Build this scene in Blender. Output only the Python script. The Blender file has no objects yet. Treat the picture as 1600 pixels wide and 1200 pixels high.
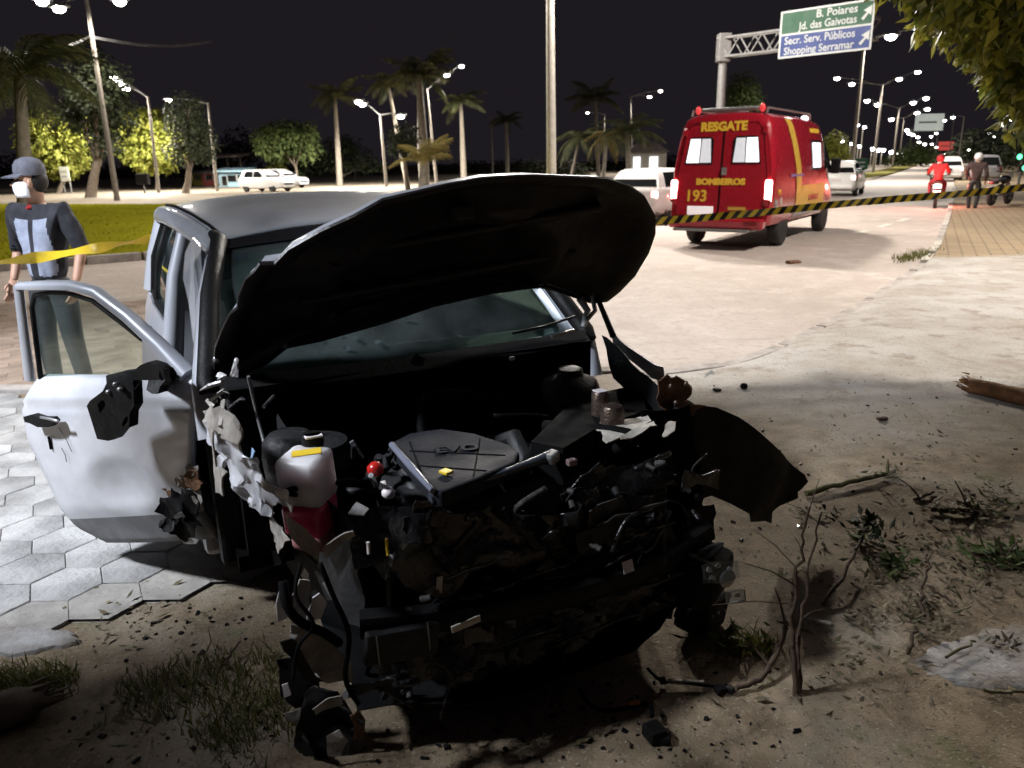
import bpy, bmesh, math, random
from mathutils import Vector, Matrix, Quaternion, noise as mnoise
from math import radians as R, sin, cos, pi, atan2, sqrt

random.seed(7)
S = bpy.context.scene
C = S.collection

# ------------------------------------------------------------------ camera, world, exposure
CAM_H, PITCH, ROLL, FPX = 1.62, R(16.1), R(1.0), 1200.0
_f = Vector((0, cos(PITCH), -sin(PITCH)))
_r0, _u0 = Vector((1, 0, 0)), Vector((0, sin(PITCH), cos(PITCH)))
_r = _r0*cos(ROLL) - _u0*sin(ROLL)
_u = _u0*cos(ROLL) + _r0*sin(ROLL)
cam = bpy.data.cameras.new('camera')
cam.sensor_width = 36
cam.lens = 36*FPX/1600
cam.clip_start, cam.clip_end = 0.05, 3000
cam.dof.use_dof = True
cam.dof.focus_distance = 2.75
cam.dof.aperture_fstop = 4.2
camo = bpy.data.objects.new('camera', cam)
C.objects.link(camo)
mw = Matrix.Identity(4)
for i in range(3):
    mw[i][0], mw[i][1], mw[i][2] = _r[i], _u[i], -_f[i]
mw[2][3] = CAM_H
camo.matrix_world = mw
S.camera = camo

W = bpy.data.worlds.new('World')
S.world = W
W.use_nodes = True
bg = W.node_tree.nodes['Background']
bg.inputs[0].default_value = (0.82, 0.68, 0.88, 1)
bg.inputs[1].default_value = 0.0150
S.view_settings.view_transform = 'Standard'
S.view_settings.look = 'None'
S.view_settings.exposure = 0
S.view_settings.gamma = 1
S.view_settings.use_curve_mapping = False
S.cycles.max_bounces = 6
S.cycles.sample_clamp_indirect = 3.0

# light powers (watts) of the street lamps, set here
P_MEDIAN, P_LEFT, P_RIGHT, P_FAR = 9800, 6200, 5300, 5800

# where things stand: a ray through a place in the photograph meets the ground, or a given forward distance
O0 = Vector((0, 0, CAM_H))
def ray(x, y):
    return _f + _r*((x-800)/FPX) - _u*((y-600)/FPX)
def G(x, y, z=0.0):
    v = ray(x, y)
    return O0 + v*((z-CAM_H)/v.z)
def at(x, y, Y):
    v = ray(x, y)
    return O0 + v*(Y/v.y)

# ------------------------------------------------------------------ object helpers
def tag(o, label=None, cat=None, group=None, kind=None):
    if label: o['label'] = label
    if cat: o['category'] = cat
    if group: o['group'] = group
    if kind: o['kind'] = kind
    return o
def thing(name, label, cat, loc=(0, 0, 0), rz=0.0, group=None):
    o = bpy.data.objects.new(name, None)
    o.empty_display_size = 0.2
    C.objects.link(o)
    o.location = loc
    o.rotation_euler = (0, 0, rz)
    return tag(o, label, cat, group)
def inst(name, me, parent=None, mat=None, loc=None):
    o = bpy.data.objects.new(name, me)
    C.objects.link(o)
    if parent is not None: o.parent = parent
    if mat is not None: o.matrix_local = mat
    elif loc is not None: o.location = loc
    return o
def copy_tree(o, parent=None):
    c = o.copy()
    C.objects.link(c)
    if parent is not None: c.parent = parent
    for ch in list(o.children):
        copy_tree(ch, c)
    return c

class MB:
    """collects shapes for one mesh"""
    def __init__(s): s.v, s.f, s.m = [], [], []
    def add(s, vs, fs, m=0):
        b = len(s.v)
        s.v += [tuple(p) for p in vs]
        s.f += [tuple(b+i for i in f) for f in fs]
        s.m += [m]*len(fs)
        return s
    def box(s, c, d, rot=None, m=0, ch=0.0):
        hx, hy, hz = d[0]/2, d[1]/2, d[2]/2
        c = Vector(c)
        if ch <= 0:
            vs = [Vector((x*hx, y*hy, z*hz)) for x in (-1, 1) for y in (-1, 1) for z in (-1, 1)]
            fs = [(0, 1, 3, 2), (4, 6, 7, 5), (0, 4, 5, 1), (2, 3, 7, 6), (0, 2, 6, 4), (1, 5, 7, 3)]
        else:
            ch = min(ch, hx*.9, hy*.9, hz*.9)
            bm = bmesh.new()
            bmesh.ops.create_cube(bm, size=1)
            for v in bm.verts: v.co = Vector((v.co.x*d[0], v.co.y*d[1], v.co.z*d[2]))
            bmesh.ops.bevel(bm, geom=bm.edges[:], offset=ch, segments=2, affect='EDGES', profile=.5)
            bm.verts.index_update()
            vs = [v.co.copy() for v in bm.verts]
            fs = [tuple(v.index for v in f.verts) for f in bm.faces]
            bm.free()
        if rot is not None:
            M3 = rot.to_matrix() if hasattr(rot, 'to_matrix') else rot
            vs = [M3 @ v for v in vs]
        return s.add([v+c for v in vs], fs, m)
    def tube(s, pts, r, n=8, m=0, cap=True, flat=1.0):
        pts = [Vector(p) for p in pts]
        k = len(pts)
        rs = list(r) if isinstance(r, (list, tuple)) else [r]*k
        t0 = (pts[1]-pts[0]).normalized()
        a = t0.orthogonal().normalized()
        vs, fs = [], []
        prev = t0
        for i, p in enumerate(pts):
            t = (pts[min(i+1, k-1)] - pts[max(i-1, 0)])
            t = t.normalized() if t.length > 1e-9 else prev
            q = prev.rotation_difference(t)
            a = (q @ a)
            a = (a - t*a.dot(t)).normalized()
            b = t.cross(a)
            prev = t
            for j in range(n):
                th = 2*pi*j/n
                vs.append(p + (a*cos(th) + b*sin(th)*flat)*rs[i])
        for i in range(k-1):
            for j in range(n):
                fs.append((i*n+j, i*n+(j+1) % n, (i+1)*n+(j+1) % n, (i+1)*n+j))
        if cap:
            fs.append(tuple(range(n-1, -1, -1)))
            fs.append(tuple((k-1)*n+j for j in range(n)))
        return s.add(vs, fs, m)
    def lathe(s, prof, n=16, axis='z', c=(0, 0, 0), m=0):
        c = Vector(c)
        vs, fs = [], []
        for (r, z) in prof:
            for j in range(n):
                th = 2*pi*j/n
                p = (r*cos(th), r*sin(th), z)
                if axis == 'y': p = (p[0], p[2], -p[1])
                elif axis == 'x': p = (p[2], p[0], p[1])
                vs.append(c+Vector(p))
        k = len(prof)
        for i in range(k-1):
            for j in range(n):
                fs.append((i*n+j, i*n+(j+1) % n, (i+1)*n+(j+1) % n, (i+1)*n+j))
        fs.append(tuple(range(n-1, -1, -1)))
        fs.append(tuple((k-1)*n+j for j in range(n)))
        return s.add(vs, fs, m)
    def plate(s, pts, off, m=0):
        """polygon (3d points) thickened by the vector off"""
        pts = [Vector(p) for p in pts]
        off = Vector(off)
        n = len(pts)
        vs = pts + [p+off for p in pts]
        fs = [tuple(range(n-1, -1, -1)), tuple(range(n, 2*n))]
        for i in range(n):
            fs.append((i, (i+1) % n, n+(i+1) % n, n+i))
        return s.add(vs, fs, m)
    def grid(s, fn, nu, nv, m=0):
        vs = [fn(i/nu, j/nv) for i in range(nu+1) for j in range(nv+1)]
        fs = [(i*(nv+1)+j, (i+1)*(nv+1)+j, (i+1)*(nv+1)+j+1, i*(nv+1)+j+1) for i in range(nu) for j in range(nv)]
        return s.add(vs, fs, m)
    def ball(s, c, r, n=10, m=0, top=1.0):
        c = Vector(c)
        r = Vector((r, r, r)) if not hasattr(r, '__len__') else Vector(r)
        vs, fs = [], []
        k = max(4, n//2)
        for i in range(k+1):
            ph = pi*i/k
            for j in range(n):
                th = 2*pi*j/n
                vs.append(c+Vector((r.x*sin(ph)*cos(th), r.y*sin(ph)*sin(th), r.z*cos(ph))))
        for i in range(k):
            for j in range(n):
                fs.append((i*n+j, (i+1)*n+j, (i+1)*n+(j+1) % n, i*n+(j+1) % n))
        return s.add(vs, fs, m)
    def mesh(s, name, mats, smooth=None):
        me = bpy.data.meshes.new(name)
        me.from_pydata(s.v, [], s.f)
        for mt in (mats if isinstance(mats, (list, tuple)) else [mats]):
            me.materials.append(mt)
        if any(s.m): me.polygons.foreach_set('material_index', s.m)
        me.update()
        if smooth is not None:
            me.polygons.foreach_set('use_smooth', [True]*len(me.polygons))
            if smooth < 179:
                me.set_sharp_from_angle(angle=R(smooth))
        return me
    def build(s, name, mats, parent=None, smooth=None, solid=0.0, recalc=False):
        me = s.mesh(name, mats, None)
        if recalc or solid:
            bm = bmesh.new()
            bm.from_mesh(me)
            bmesh.ops.remove_doubles(bm, verts=bm.verts, dist=1e-5)
            bmesh.ops.recalc_face_normals(bm, faces=bm.faces)
            if solid:
                bmesh.ops.solidify(bm, geom=bm.faces[:], thickness=solid)
            bm.to_mesh(me)
            bm.free()
        if smooth is not None:
            me.polygons.foreach_set('use_smooth', [True]*len(me.polygons))
            if smooth < 179:
                me.set_sharp_from_angle(angle=R(smooth))
        return inst(name, me, parent)

def text_mesh(body, size, mat, extrude=0.002, align='CENTER', shear=0.0, bold=0.0):
    cu = bpy.data.curves.new('lettering', 'FONT')
    cu.body, cu.size, cu.extrude, cu.align_x, cu.shear, cu.offset = body, size, extrude, align, shear, bold
    cu.align_y = 'CENTER'
    cu.resolution_u = 3
    o = bpy.data.objects.new('lettering', cu)
    C.objects.link(o)
    dg = bpy.context.evaluated_depsgraph_get()
    me = bpy.data.meshes.new_from_object(o.evaluated_get(dg))
    bpy.data.objects.remove(o)
    bpy.data.curves.remove(cu)
    me.materials.clear()
    me.materials.append(mat)
    return me
def frame(o, x, y):
    """matrix with given origin, x axis, y axis"""
    x, y = Vector(x).normalized(), Vector(y)
    z = x.cross(y).normalized()
    y = z.cross(x)
    m = Matrix.Identity(4)
    for i in range(3):
        m[i][0], m[i][1], m[i][2], m[i][3] = x[i], y[i], z[i], o[i]
    return m

# ------------------------------------------------------------------ materials
def nodes(name):
    m = bpy.data.materials.new(name)
    m.use_nodes = True
    nt = m.node_tree
    return m, nt, nt.nodes['Principled BSDF']
def N(nt, t, **kw):
    n = nt.nodes.new(t)
    for k, v in kw.items(): setattr(n, k, v)
    return n
def mat(name, col, rough=.6, metal=0., var=.25, scale=6., bump=0., bscale=None, emis=0., ecol=None, coat=0., spec=.5, col2=None, trans=0., rvar=.15, orand=0.):
    m, nt, b = nodes(name)
    tc = N(nt, 'ShaderNodeTexCoord')
    nz = N(nt, 'ShaderNodeTexNoise')
    nz.inputs['Scale'].default_value = scale
    nz.inputs['Detail'].default_value = 6
    nz.inputs['Roughness'].default_value = .62
    nt.links.new(tc.outputs['Object'], nz.inputs['Vector'])
    mx = N(nt, 'ShaderNodeMix', data_type='RGBA')
    c = tuple(col)+(1,)
    d = tuple(col2)+(1,) if col2 else tuple(x*(1-var) for x in col)+(1,)
    mx.inputs['A'].default_value = c
    mx.inputs['B'].default_value = d
    rp = N(nt, 'ShaderNodeMapRange')
    rp.inputs[1].default_value, rp.inputs[2].default_value = .38, .64
    nt.links.new(nz.outputs['Fac'], rp.inputs[0])
    nt.links.new(rp.outputs[0], mx.inputs['Factor'])
    if orand:
        oi = N(nt, 'ShaderNodeObjectInfo')
        om = N(nt, 'ShaderNodeMapRange')
        om.inputs[3].default_value, om.inputs[4].default_value = 1-orand, 1+orand*.5
        nt.links.new(oi.outputs['Random'], om.inputs[0])
        hv = N(nt, 'ShaderNodeHueSaturation')
        nt.links.new(om.outputs[0], hv.inputs['Value'])
        nt.links.new(mx.outputs['Result'], hv.inputs['Color'])
        nt.links.new(hv.outputs[0], b.inputs['Base Color'])
    else:
        nt.links.new(mx.outputs['Result'], b.inputs['Base Color'])
    rr = N(nt, 'ShaderNodeMapRange')
    rr.inputs[1].default_value, rr.inputs[2].default_value = .3, .7
    rr.inputs[3].default_value, rr.inputs[4].default_value = max(.02, rough-rvar*rough), min(1, rough+rvar*rough)
    nt.links.new(nz.outputs['Fac'], rr.inputs[0])
    nt.links.new(rr.outputs[0], b.inputs['Roughness'])
    b.inputs['Metallic'].default_value = metal
    b.inputs['Specular IOR Level'].default_value = spec
    b.inputs['Coat Weight'].default_value = coat
    b.inputs['Coat Roughness'].default_value = .06
    b.inputs['Transmission Weight'].default_value = trans
    if emis:
        b.inputs['Emission Color'].default_value = tuple(ecol or col)+(1,)
        b.inputs['Emission Strength'].default_value = emis
    if bump:
        nb = N(nt, 'ShaderNodeTexNoise')
        nb.inputs['Scale'].default_value = bscale or scale*4
        nb.inputs['Detail'].default_value = 5
        nt.links.new(tc.outputs['Object'], nb.inputs['Vector'])
        bp = N(nt, 'ShaderNodeBump')
        bp.inputs['Strength'].default_value = bump
        bp.inputs['Distance'].default_value = .02
        nt.links.new(nb.outputs['Fac'], bp.inputs['Height'])
        nt.links.new(bp.outputs[0], b.inputs['Normal'])
    return m
def leafmat(name, cols, rough=.72, trans=.25):
    """each leaf (mesh island) its own tint"""
    m, nt, b = nodes(name)
    ge = N(nt, 'ShaderNodeNewGeometry')
    cr = N(nt, 'ShaderNodeValToRGB')
    e = cr.color_ramp.elements
    e[0].color = tuple(cols[0])+(1,)
    e[1].color = tuple(cols[-1])+(1,)
    for i in range(1, len(cols)-1):
        x = e.new(i/(len(cols)-1))
        x.color = tuple(cols[i])+(1,)
    nt.links.new(ge.outputs['Random Per Island'], cr.inputs[0])
    nt.links.new(cr.outputs[0], b.inputs['Base Color'])
    b.inputs['Roughness'].default_value = rough
    if rough >= 1: b.inputs['Specular IOR Level'].default_value = 0
    tr = N(nt, 'ShaderNodeBsdfTranslucent')
    nt.links.new(cr.outputs[0], tr.inputs[0])
    ms = N(nt, 'ShaderNodeMixShader')
    ms.inputs[0].default_value = trans
    out = nt.nodes['Material Output']
    nt.links.new(b.outputs[0], ms.inputs[1])
    nt.links.new(tr.outputs[0], ms.inputs[2])
    nt.links.new(ms.outputs[0], out.inputs[0])
    return m
def glassmat(name, tint, a=.35, rough=.03):
    """window glass: mostly clear, tinted, with a gloss"""
    m, nt, b = nodes(name)
    out = nt.nodes['Material Output']
    nt.nodes.remove(b)
    t = N(nt, 'ShaderNodeBsdfTransparent')
    t.inputs[0].default_value = tuple(tint)+(1,)
    g = N(nt, 'ShaderNodeBsdfGlossy')
    g.inputs['Roughness'].default_value = rough
    g.inputs['Color'].default_value = (.9, .95, .95, 1)
    lw = N(nt, 'ShaderNodeLayerWeight')
    lw.inputs[0].default_value = .5
    pw = N(nt, 'ShaderNodeMath', operation='POWER')
    nt.links.new(lw.outputs['Facing'], pw.inputs[0])
    pw.inputs[1].default_value = 4
    fr = N(nt, 'ShaderNodeMath', operation='MULTIPLY_ADD')
    nt.links.new(pw.outputs[0], fr.inputs[0])
    fr.inputs[1].default_value, fr.inputs[2].default_value = .6, .03
    d = N(nt, 'ShaderNodeBsdfDiffuse')
    d.inputs[0].default_value = (.22, .27, .27, 1)
    tc = N(nt, 'ShaderNodeTexCoord')
    nz = N(nt, 'ShaderNodeTexNoise')
    nz.inputs['Scale'].default_value = 5
    nz.inputs['Detail'].default_value = 6
    nt.links.new(tc.outputs['Object'], nz.inputs['Vector'])
    mr = N(nt, 'ShaderNodeMapRange')
    mr.inputs[1].default_value, mr.inputs[2].default_value = .35, .75
    mr.inputs[3].default_value, mr.inputs[4].default_value = a*.25, a
    nt.links.new(nz.outputs['Fac'], mr.inputs[0])
    m1 = N(nt, 'ShaderNodeMixShader')
    nt.links.new(mr.outputs[0], m1.inputs[0])
    nt.links.new(t.outputs[0], m1.inputs[1])
    nt.links.new(d.outputs[0], m1.inputs[2])
    m2 = N(nt, 'ShaderNodeMixShader')
    nt.links.new(fr.outputs[0], m2.inputs[0])
    nt.links.new(m1.outputs[0], m2.inputs[1])
    nt.links.new(g.outputs[0], m2.inputs[2])
    nt.links.new(m2.outputs[0], out.inputs[0])
    return m

M = {}
M['silver'] = mat('silver_paint', (.47, .49, .54), .36, .28, .14, 3, coat=.6, bump=.02, bscale=300)
M['silver_dirty'] = mat('scuffed_silver_paint', (.58, .59, .63), .44, .15, .18, 4, coat=.2, col2=(.50, .50, .53), bump=.12, bscale=20)
M['bare'] = mat('torn_metal', (.55, .55, .56), .42, .45, .4, 14, bump=.5, bscale=24, col2=(.24, .22, .21))
M['primer'] = mat('torn_panel_primer', (.40, .37, .33), .6, .1, .4, 12, bump=.6, bscale=22, col2=(.20, .18, .16))
M['blackplastic'] = mat('black_plastic', (.009, .009, .0095), .55, 0, .4, 10, bump=.15, bscale=60, spec=.12)
M['blackgloss'] = mat('gloss_black', (.012, .012, .014), .22, 0, .3, 8)
M['satin'] = mat('satin_black_cover', (.018, .019, .024), .65, 0, .3, 9, bump=.1, bscale=80, spec=.12)
M['hoodinner'] = mat('hood_underside', (.013, .010, .010), .42, 0, .5, 5, bump=.6, bscale=9, spec=.4)
M['rubber'] = mat('rubber', (.008, .008, .008), .85, 0, .3, 12, spec=.04)
M['steel'] = mat('grey_steel', (.42, .42, .43), .35, .8, .3, 15, bump=.1)
M['castmetal'] = mat('cast_aluminium', (.20, .15, .12), .30, .7, .45, 18, bump=.3)
M['greypart'] = mat('dark_grey_part', (.022, .022, .023), .55, .1, .4, 14, bump=.2, spec=.3)
M['glass'] = glassmat('window_glass', (.80, .87, .85), .06)
M['windshield'] = glassmat('windscreen_glass', (.36, .43, .41), .19)
M['clear'] = glassmat('lamp_glass', (.8, .85, .88), .15)
M['whitetank'] = mat('milky_tank', (.72, .69, .70), .35, 0, .1, 8, bump=.05)
_b = M['whitetank'].node_tree.nodes['Principled BSDF']
_b.inputs['Subsurface Weight'].default_value = .85
_b.inputs['Subsurface Scale'].default_value = .09
_b.inputs['Subsurface Radius'].default_value = (1, .9, .9)
M['pinkfluid'] = mat('pink_coolant', (.62, .035, .13), .25, 0, .2, 8)
M['yellow'] = mat('yellow_label', (.75, .52, .03), .5, 0, .1, 20)
M['orange'] = mat('orange_plastic', (.75, .28, .03), .5, 0, .15, 20)
M['redcap'] = mat('red_cap', (.5, .02, .015), .25, 0, .15, 20)
M['whitelabel'] = mat('white_label', (.72, .66, .66), .5, 0, .12, 30)
M['paper'] = mat('crumpled_paper', (.62, .58, .50), .7, 0, .25, 14, bump=.3)
M['tealpaper'] = mat('teal_sticker', (.20, .46, .40), .55, 0, .3, 22, bump=.05)
M['bluepaper'] = mat('blue_sticker', (.05, .18, .45), .5, 0, .1, 22)
M['bluewire'] = mat('blue_cloth_scrap', (.28, .42, .60), .6, 0, .4, 20, bump=.4)
M['rust'] = mat('rusty_metal', (.22, .11, .055), .7, .1, .5, 14, bump=.4)
M['faintgrey'] = mat('highlight_grey_plastic', (.050, .048, .046), .6, 0, .5, 16, bump=.4, spec=.3)  # lighter grey put in for faint highlights in the crushed front
M['glint'] = mat('scratched_black_plastic', (.012, .012, .013), .28, 0, .4, 16, bump=.5, bscale=30, spec=.6)
M['seat'] = mat('dark_seat_cloth', (.05, .05, .055), .85, 0, .2, 60, bump=.2)
M['skin'] = mat('skin', (.46, .27, .19), .5, 0, .12, 9)
M['navy'] = mat('navy_uniform', (.015, .016, .024), .85, 0, .3, 14, bump=.25, bscale=30)
M['bluegrey'] = mat('pale_blue_uniform_panel', (.26, .29, .38), .75, 0, .25, 12, bump=.3, bscale=26)
M['trousers'] = mat('dark_grey_trousers', (.034, .036, .040), .85, 0, .25, 10, bump=.3, bscale=22)
M['maskwhite'] = mat('white_mask_cloth', (.8, .8, .82), .7, 0, .06, 20, bump=.1)
M['capcloth'] = mat('grey_blue_cap_cloth', (.115, .12, .15), .8, 0, .25, 20, bump=.2)
M['redcloth'] = mat('red_firefighter_cloth', (.42, .02, .025), .7, 0, .3, 16, bump=.2)
M['darkbrown'] = mat('dark_brown_jacket', (.055, .028, .024), .8, 0, .3, 16, bump=.2)
M['hair'] = mat('dark_hair', (.012, .010, .009), .6, 0, .3, 60)
M['boot'] = mat('black_boot', (.014, .014, .014), .5, 0, .2, 20)
M['ambred'] = mat('red_vehicle_paint', (.34, .010, .022), .28, 0, .14, 2.5, coat=.7, rvar=.25)
M['ambyellow'] = mat('yellow_stripe', (.62, .40, .06), .4, 0, .15, 6, coat=.2)
M['letteryellow'] = mat('yellow_lettering', (.80, .50, .05), .4, 0, .08, 20)
M['whitepaint'] = mat('white_vehicle_paint', (.78, .77, .75), .3, 0, .06, 3, coat=.5)
M['greypaint'] = mat('grey_vehicle_paint', (.34, .34, .36), .35, .2, .1, 3, coat=.5)
M['darkglass'] = mat('dark_window', (.010, .011, .012), .08, 0, .2, 3)
M['dimglass'] = mat('frosted_lit_window', (.6, .62, .66), .3, 0, .12, 9, emis=.45, ecol=(.86, .88, .95))
M['litglass'] = mat('lit_interior_window', (.7, .72, .75), .25, 0, .05, 4, emis=1.5, ecol=(.93, .95, 1))
M['taillit'] = mat('lit_tail_lamp', (.7, .05, .05), .2, 0, .05, 4, emis=15, ecol=(1, .40, .38))
M['brakelit'] = mat('lit_brake_lamp', (.7, .05, .05), .2, 0, .05, 4, emis=16, ecol=(1, .50, .40))
M['headlit'] = mat('lit_head_lamp', (.9, .9, .9), .2, 0, .05, 4, emis=14, ecol=(1, .98, .93))
M['tailoff'] = mat('red_lens', (.28, .01, .012), .15, 0, .1, 8)
M['rim'] = mat('alloy_rim', (.55, .55, .56), .3, .8, .2, 12)
M['tyre'] = mat('tyre', (.022, .021, .021), .8, 0, .25, 30, bump=.2)
M['lampwhite'] = mat('lit_street_lamp', (.9, .9, .9), .3, 0, .02, 4, emis=30, ecol=(1, .97, .92))
M['lampsoft'] = mat('lit_park_lamp', (.9, .9, .9), .3, 0, .02, 4, emis=26, ecol=(1, .93, .86))
M['greenlit'] = mat('lit_green_signal', (.1, .9, .35), .3, 0, .02, 4, emis=4.5, ecol=(.10, .9, .32))
M['pale_pole'] = mat('pale_concrete_pole', (.42, .39, .35), .75, 0, .25, 5, bump=.2)
M['gantry'] = mat('dull_grey_steel', (.17, .165, .165), .6, .2, .2, 6, bump=.1)
M['pole'] = mat('concrete_pole', (.20, .175, .145), .75, 0, .25, 5, bump=.2)
M['galv'] = mat('galvanised_steel', (.24, .24, .24), .45, .3, .2, 6, bump=.1)
M['signgreen'] = mat('green_sign', (.003, .045, .020), .7, 0, .12, 2)
M['signblue'] = mat('blue_sign', (.014, .030, .125), .7, 0, .12, 2)
M['signwhite'] = mat('white_sign_print', (.30, .31, .31), .5, 0, .05, 5)
M['bark'] = mat('grey_bark', (.17, .135, .10), .9, 0, .45, 8, bump=.6, bscale=14)
M['palmbark'] = mat('palm_trunk', (.27, .235, .19), .85, 0, .3, 5, bump=.4, bscale=10)
M['twig'] = mat('brown_twig', (.095, .060, .038), .85, 0, .5, 18, bump=.5, bscale=40)
M['redwood'] = mat('split_reddish_wood', (.27, .125, .05), .8, 0, .5, 14, bump=.7, bscale=30)
M['greentwig'] = mat('green_twig', (.11, .10, .035), .8, 0, .4, 18, bump=.4, bscale=40)
M['lf_dark'] = leafmat('dark_leaves', [(.012, .018, .006), (.022, .032, .009), (.032, .038, .012)])
M['lf_mid'] = leafmat('green_leaves', [(.035, .065, .014), (.07, .105, .022), (.11, .13, .035)])
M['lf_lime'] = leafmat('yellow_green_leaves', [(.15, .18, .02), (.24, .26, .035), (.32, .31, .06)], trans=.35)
M['lf_palm'] = leafmat('palm_leaflets', [(.035, .048, .016), (.065, .075, .025), (.10, .095, .035)])
M['doorgrey'] = mat('darker_door_grey', (.17, .17, .18), .5, .1, .3, 8, bump=.1)
M['lf_palmdry'] = leafmat('yellowing_palm_leaflets', [(.16, .15, .03), (.24, .19, .05), (.30, .20, .06)])
M['lf_near'] = leafmat('overhanging_leaves', [(.09, .12, .018), (.21, .22, .034), (.36, .33, .05), (.12, .16, .06)], rough=.35, trans=.45)
M['lf_litter'] = leafmat('fallen_leaves', [(.035, .04, .013), (.075, .065, .022), (.13, .10, .045), (.05, .034, .02), (.20, .17, .085)], rough=.7, trans=.1)
M['lf_grass'] = leafmat('grass_blades', [(.06, .08, .015), (.11, .12, .022), (.18, .15, .045)], trans=.3)
M['lf_lawn'] = leafmat('lawn_blades', [(.17, .165, .006), (.25, .235, .010), (.33, .29, .018)], trans=.3, rough=1.)
M['fieldred'] = mat('red_painted_wall', (.36, .06, .06), .7, 0, .2, 3)
M['fieldyellow'] = mat('yellow_painted_wall', (.45, .36, .05), .7, 0, .2, 3)
M['skyblue'] = mat('light_blue_painted_wall', (.33, .52, .62), .7, 0, .2, 3)
M['roofing'] = mat('weathered_roof', (.24, .20, .18), .8, 0, .3, 3)
M['cream'] = mat('cream_wall', (.55, .50, .44), .8, 0, .2, 3)
M['tapeyellow'] = mat('yellow_tape_film', (.68, .50, .03), .4, 0, .1, 20)
M['tapeblack'] = mat('black_tape_print', (.012, .012, .012), .4, 0, .1, 20)
M['whitedash'] = mat('worn_white_road_paint', (.70, .66, .58), .7, 0, .35, 8)

# ================================================================== THE SETTING
def interp(poly, x):
    for (x0, y0), (x1, y1) in zip(poly, poly[1:]):
        if x <= x1: return y0 + (y1-y0)*(x-x0)/(x1-x0)
    return poly[-1][1]
def smooth_poly(poly, n=6):
    """Catmull-Rom through the points"""
    out = []
    P = [Vector((a, b)) for a, b in poly]
    for i in range(len(P)-1):
        p0, p1, p2, p3 = P[max(i-1, 0)], P[i], P[i+1], P[min(i+2, len(P)-1)]
        for k in range(n):
            t = k/n
            q = .5*((2*p1)+(-p0+p2)*t+(2*p0-5*p1+4*p2-p3)*t*t+(-p0+3*p1-3*p2+p3)*t**3)
            out.append((q.x, q.y))
    out.append((P[-1].x, P[-1].y))
    return out
KERB = smooth_poly([(-30, 7.2), (-12, 6.1), (-8, 5.9), (-4.0, 5.75), (-1.5, 5.72), (0, 5.85), (1.63, 6.25), (2.7, 7.2), (4.6, 9.6), (7.25, 13.3), (9.4, 16.9), (14.4, 25.6), (27, 48), (60, 108), (170, 308)])
MEDIAN = smooth_poly([(-60, 2), (-30, 7), (-14, 11), (-8.4, 14.1), (-6.9, 15.2), (-2, 19), (3, 25.2), (12, 36.5), (24.6, 55), (39, 80), (60, 118), (170, 318)])
ROADZ = -0.08

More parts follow.
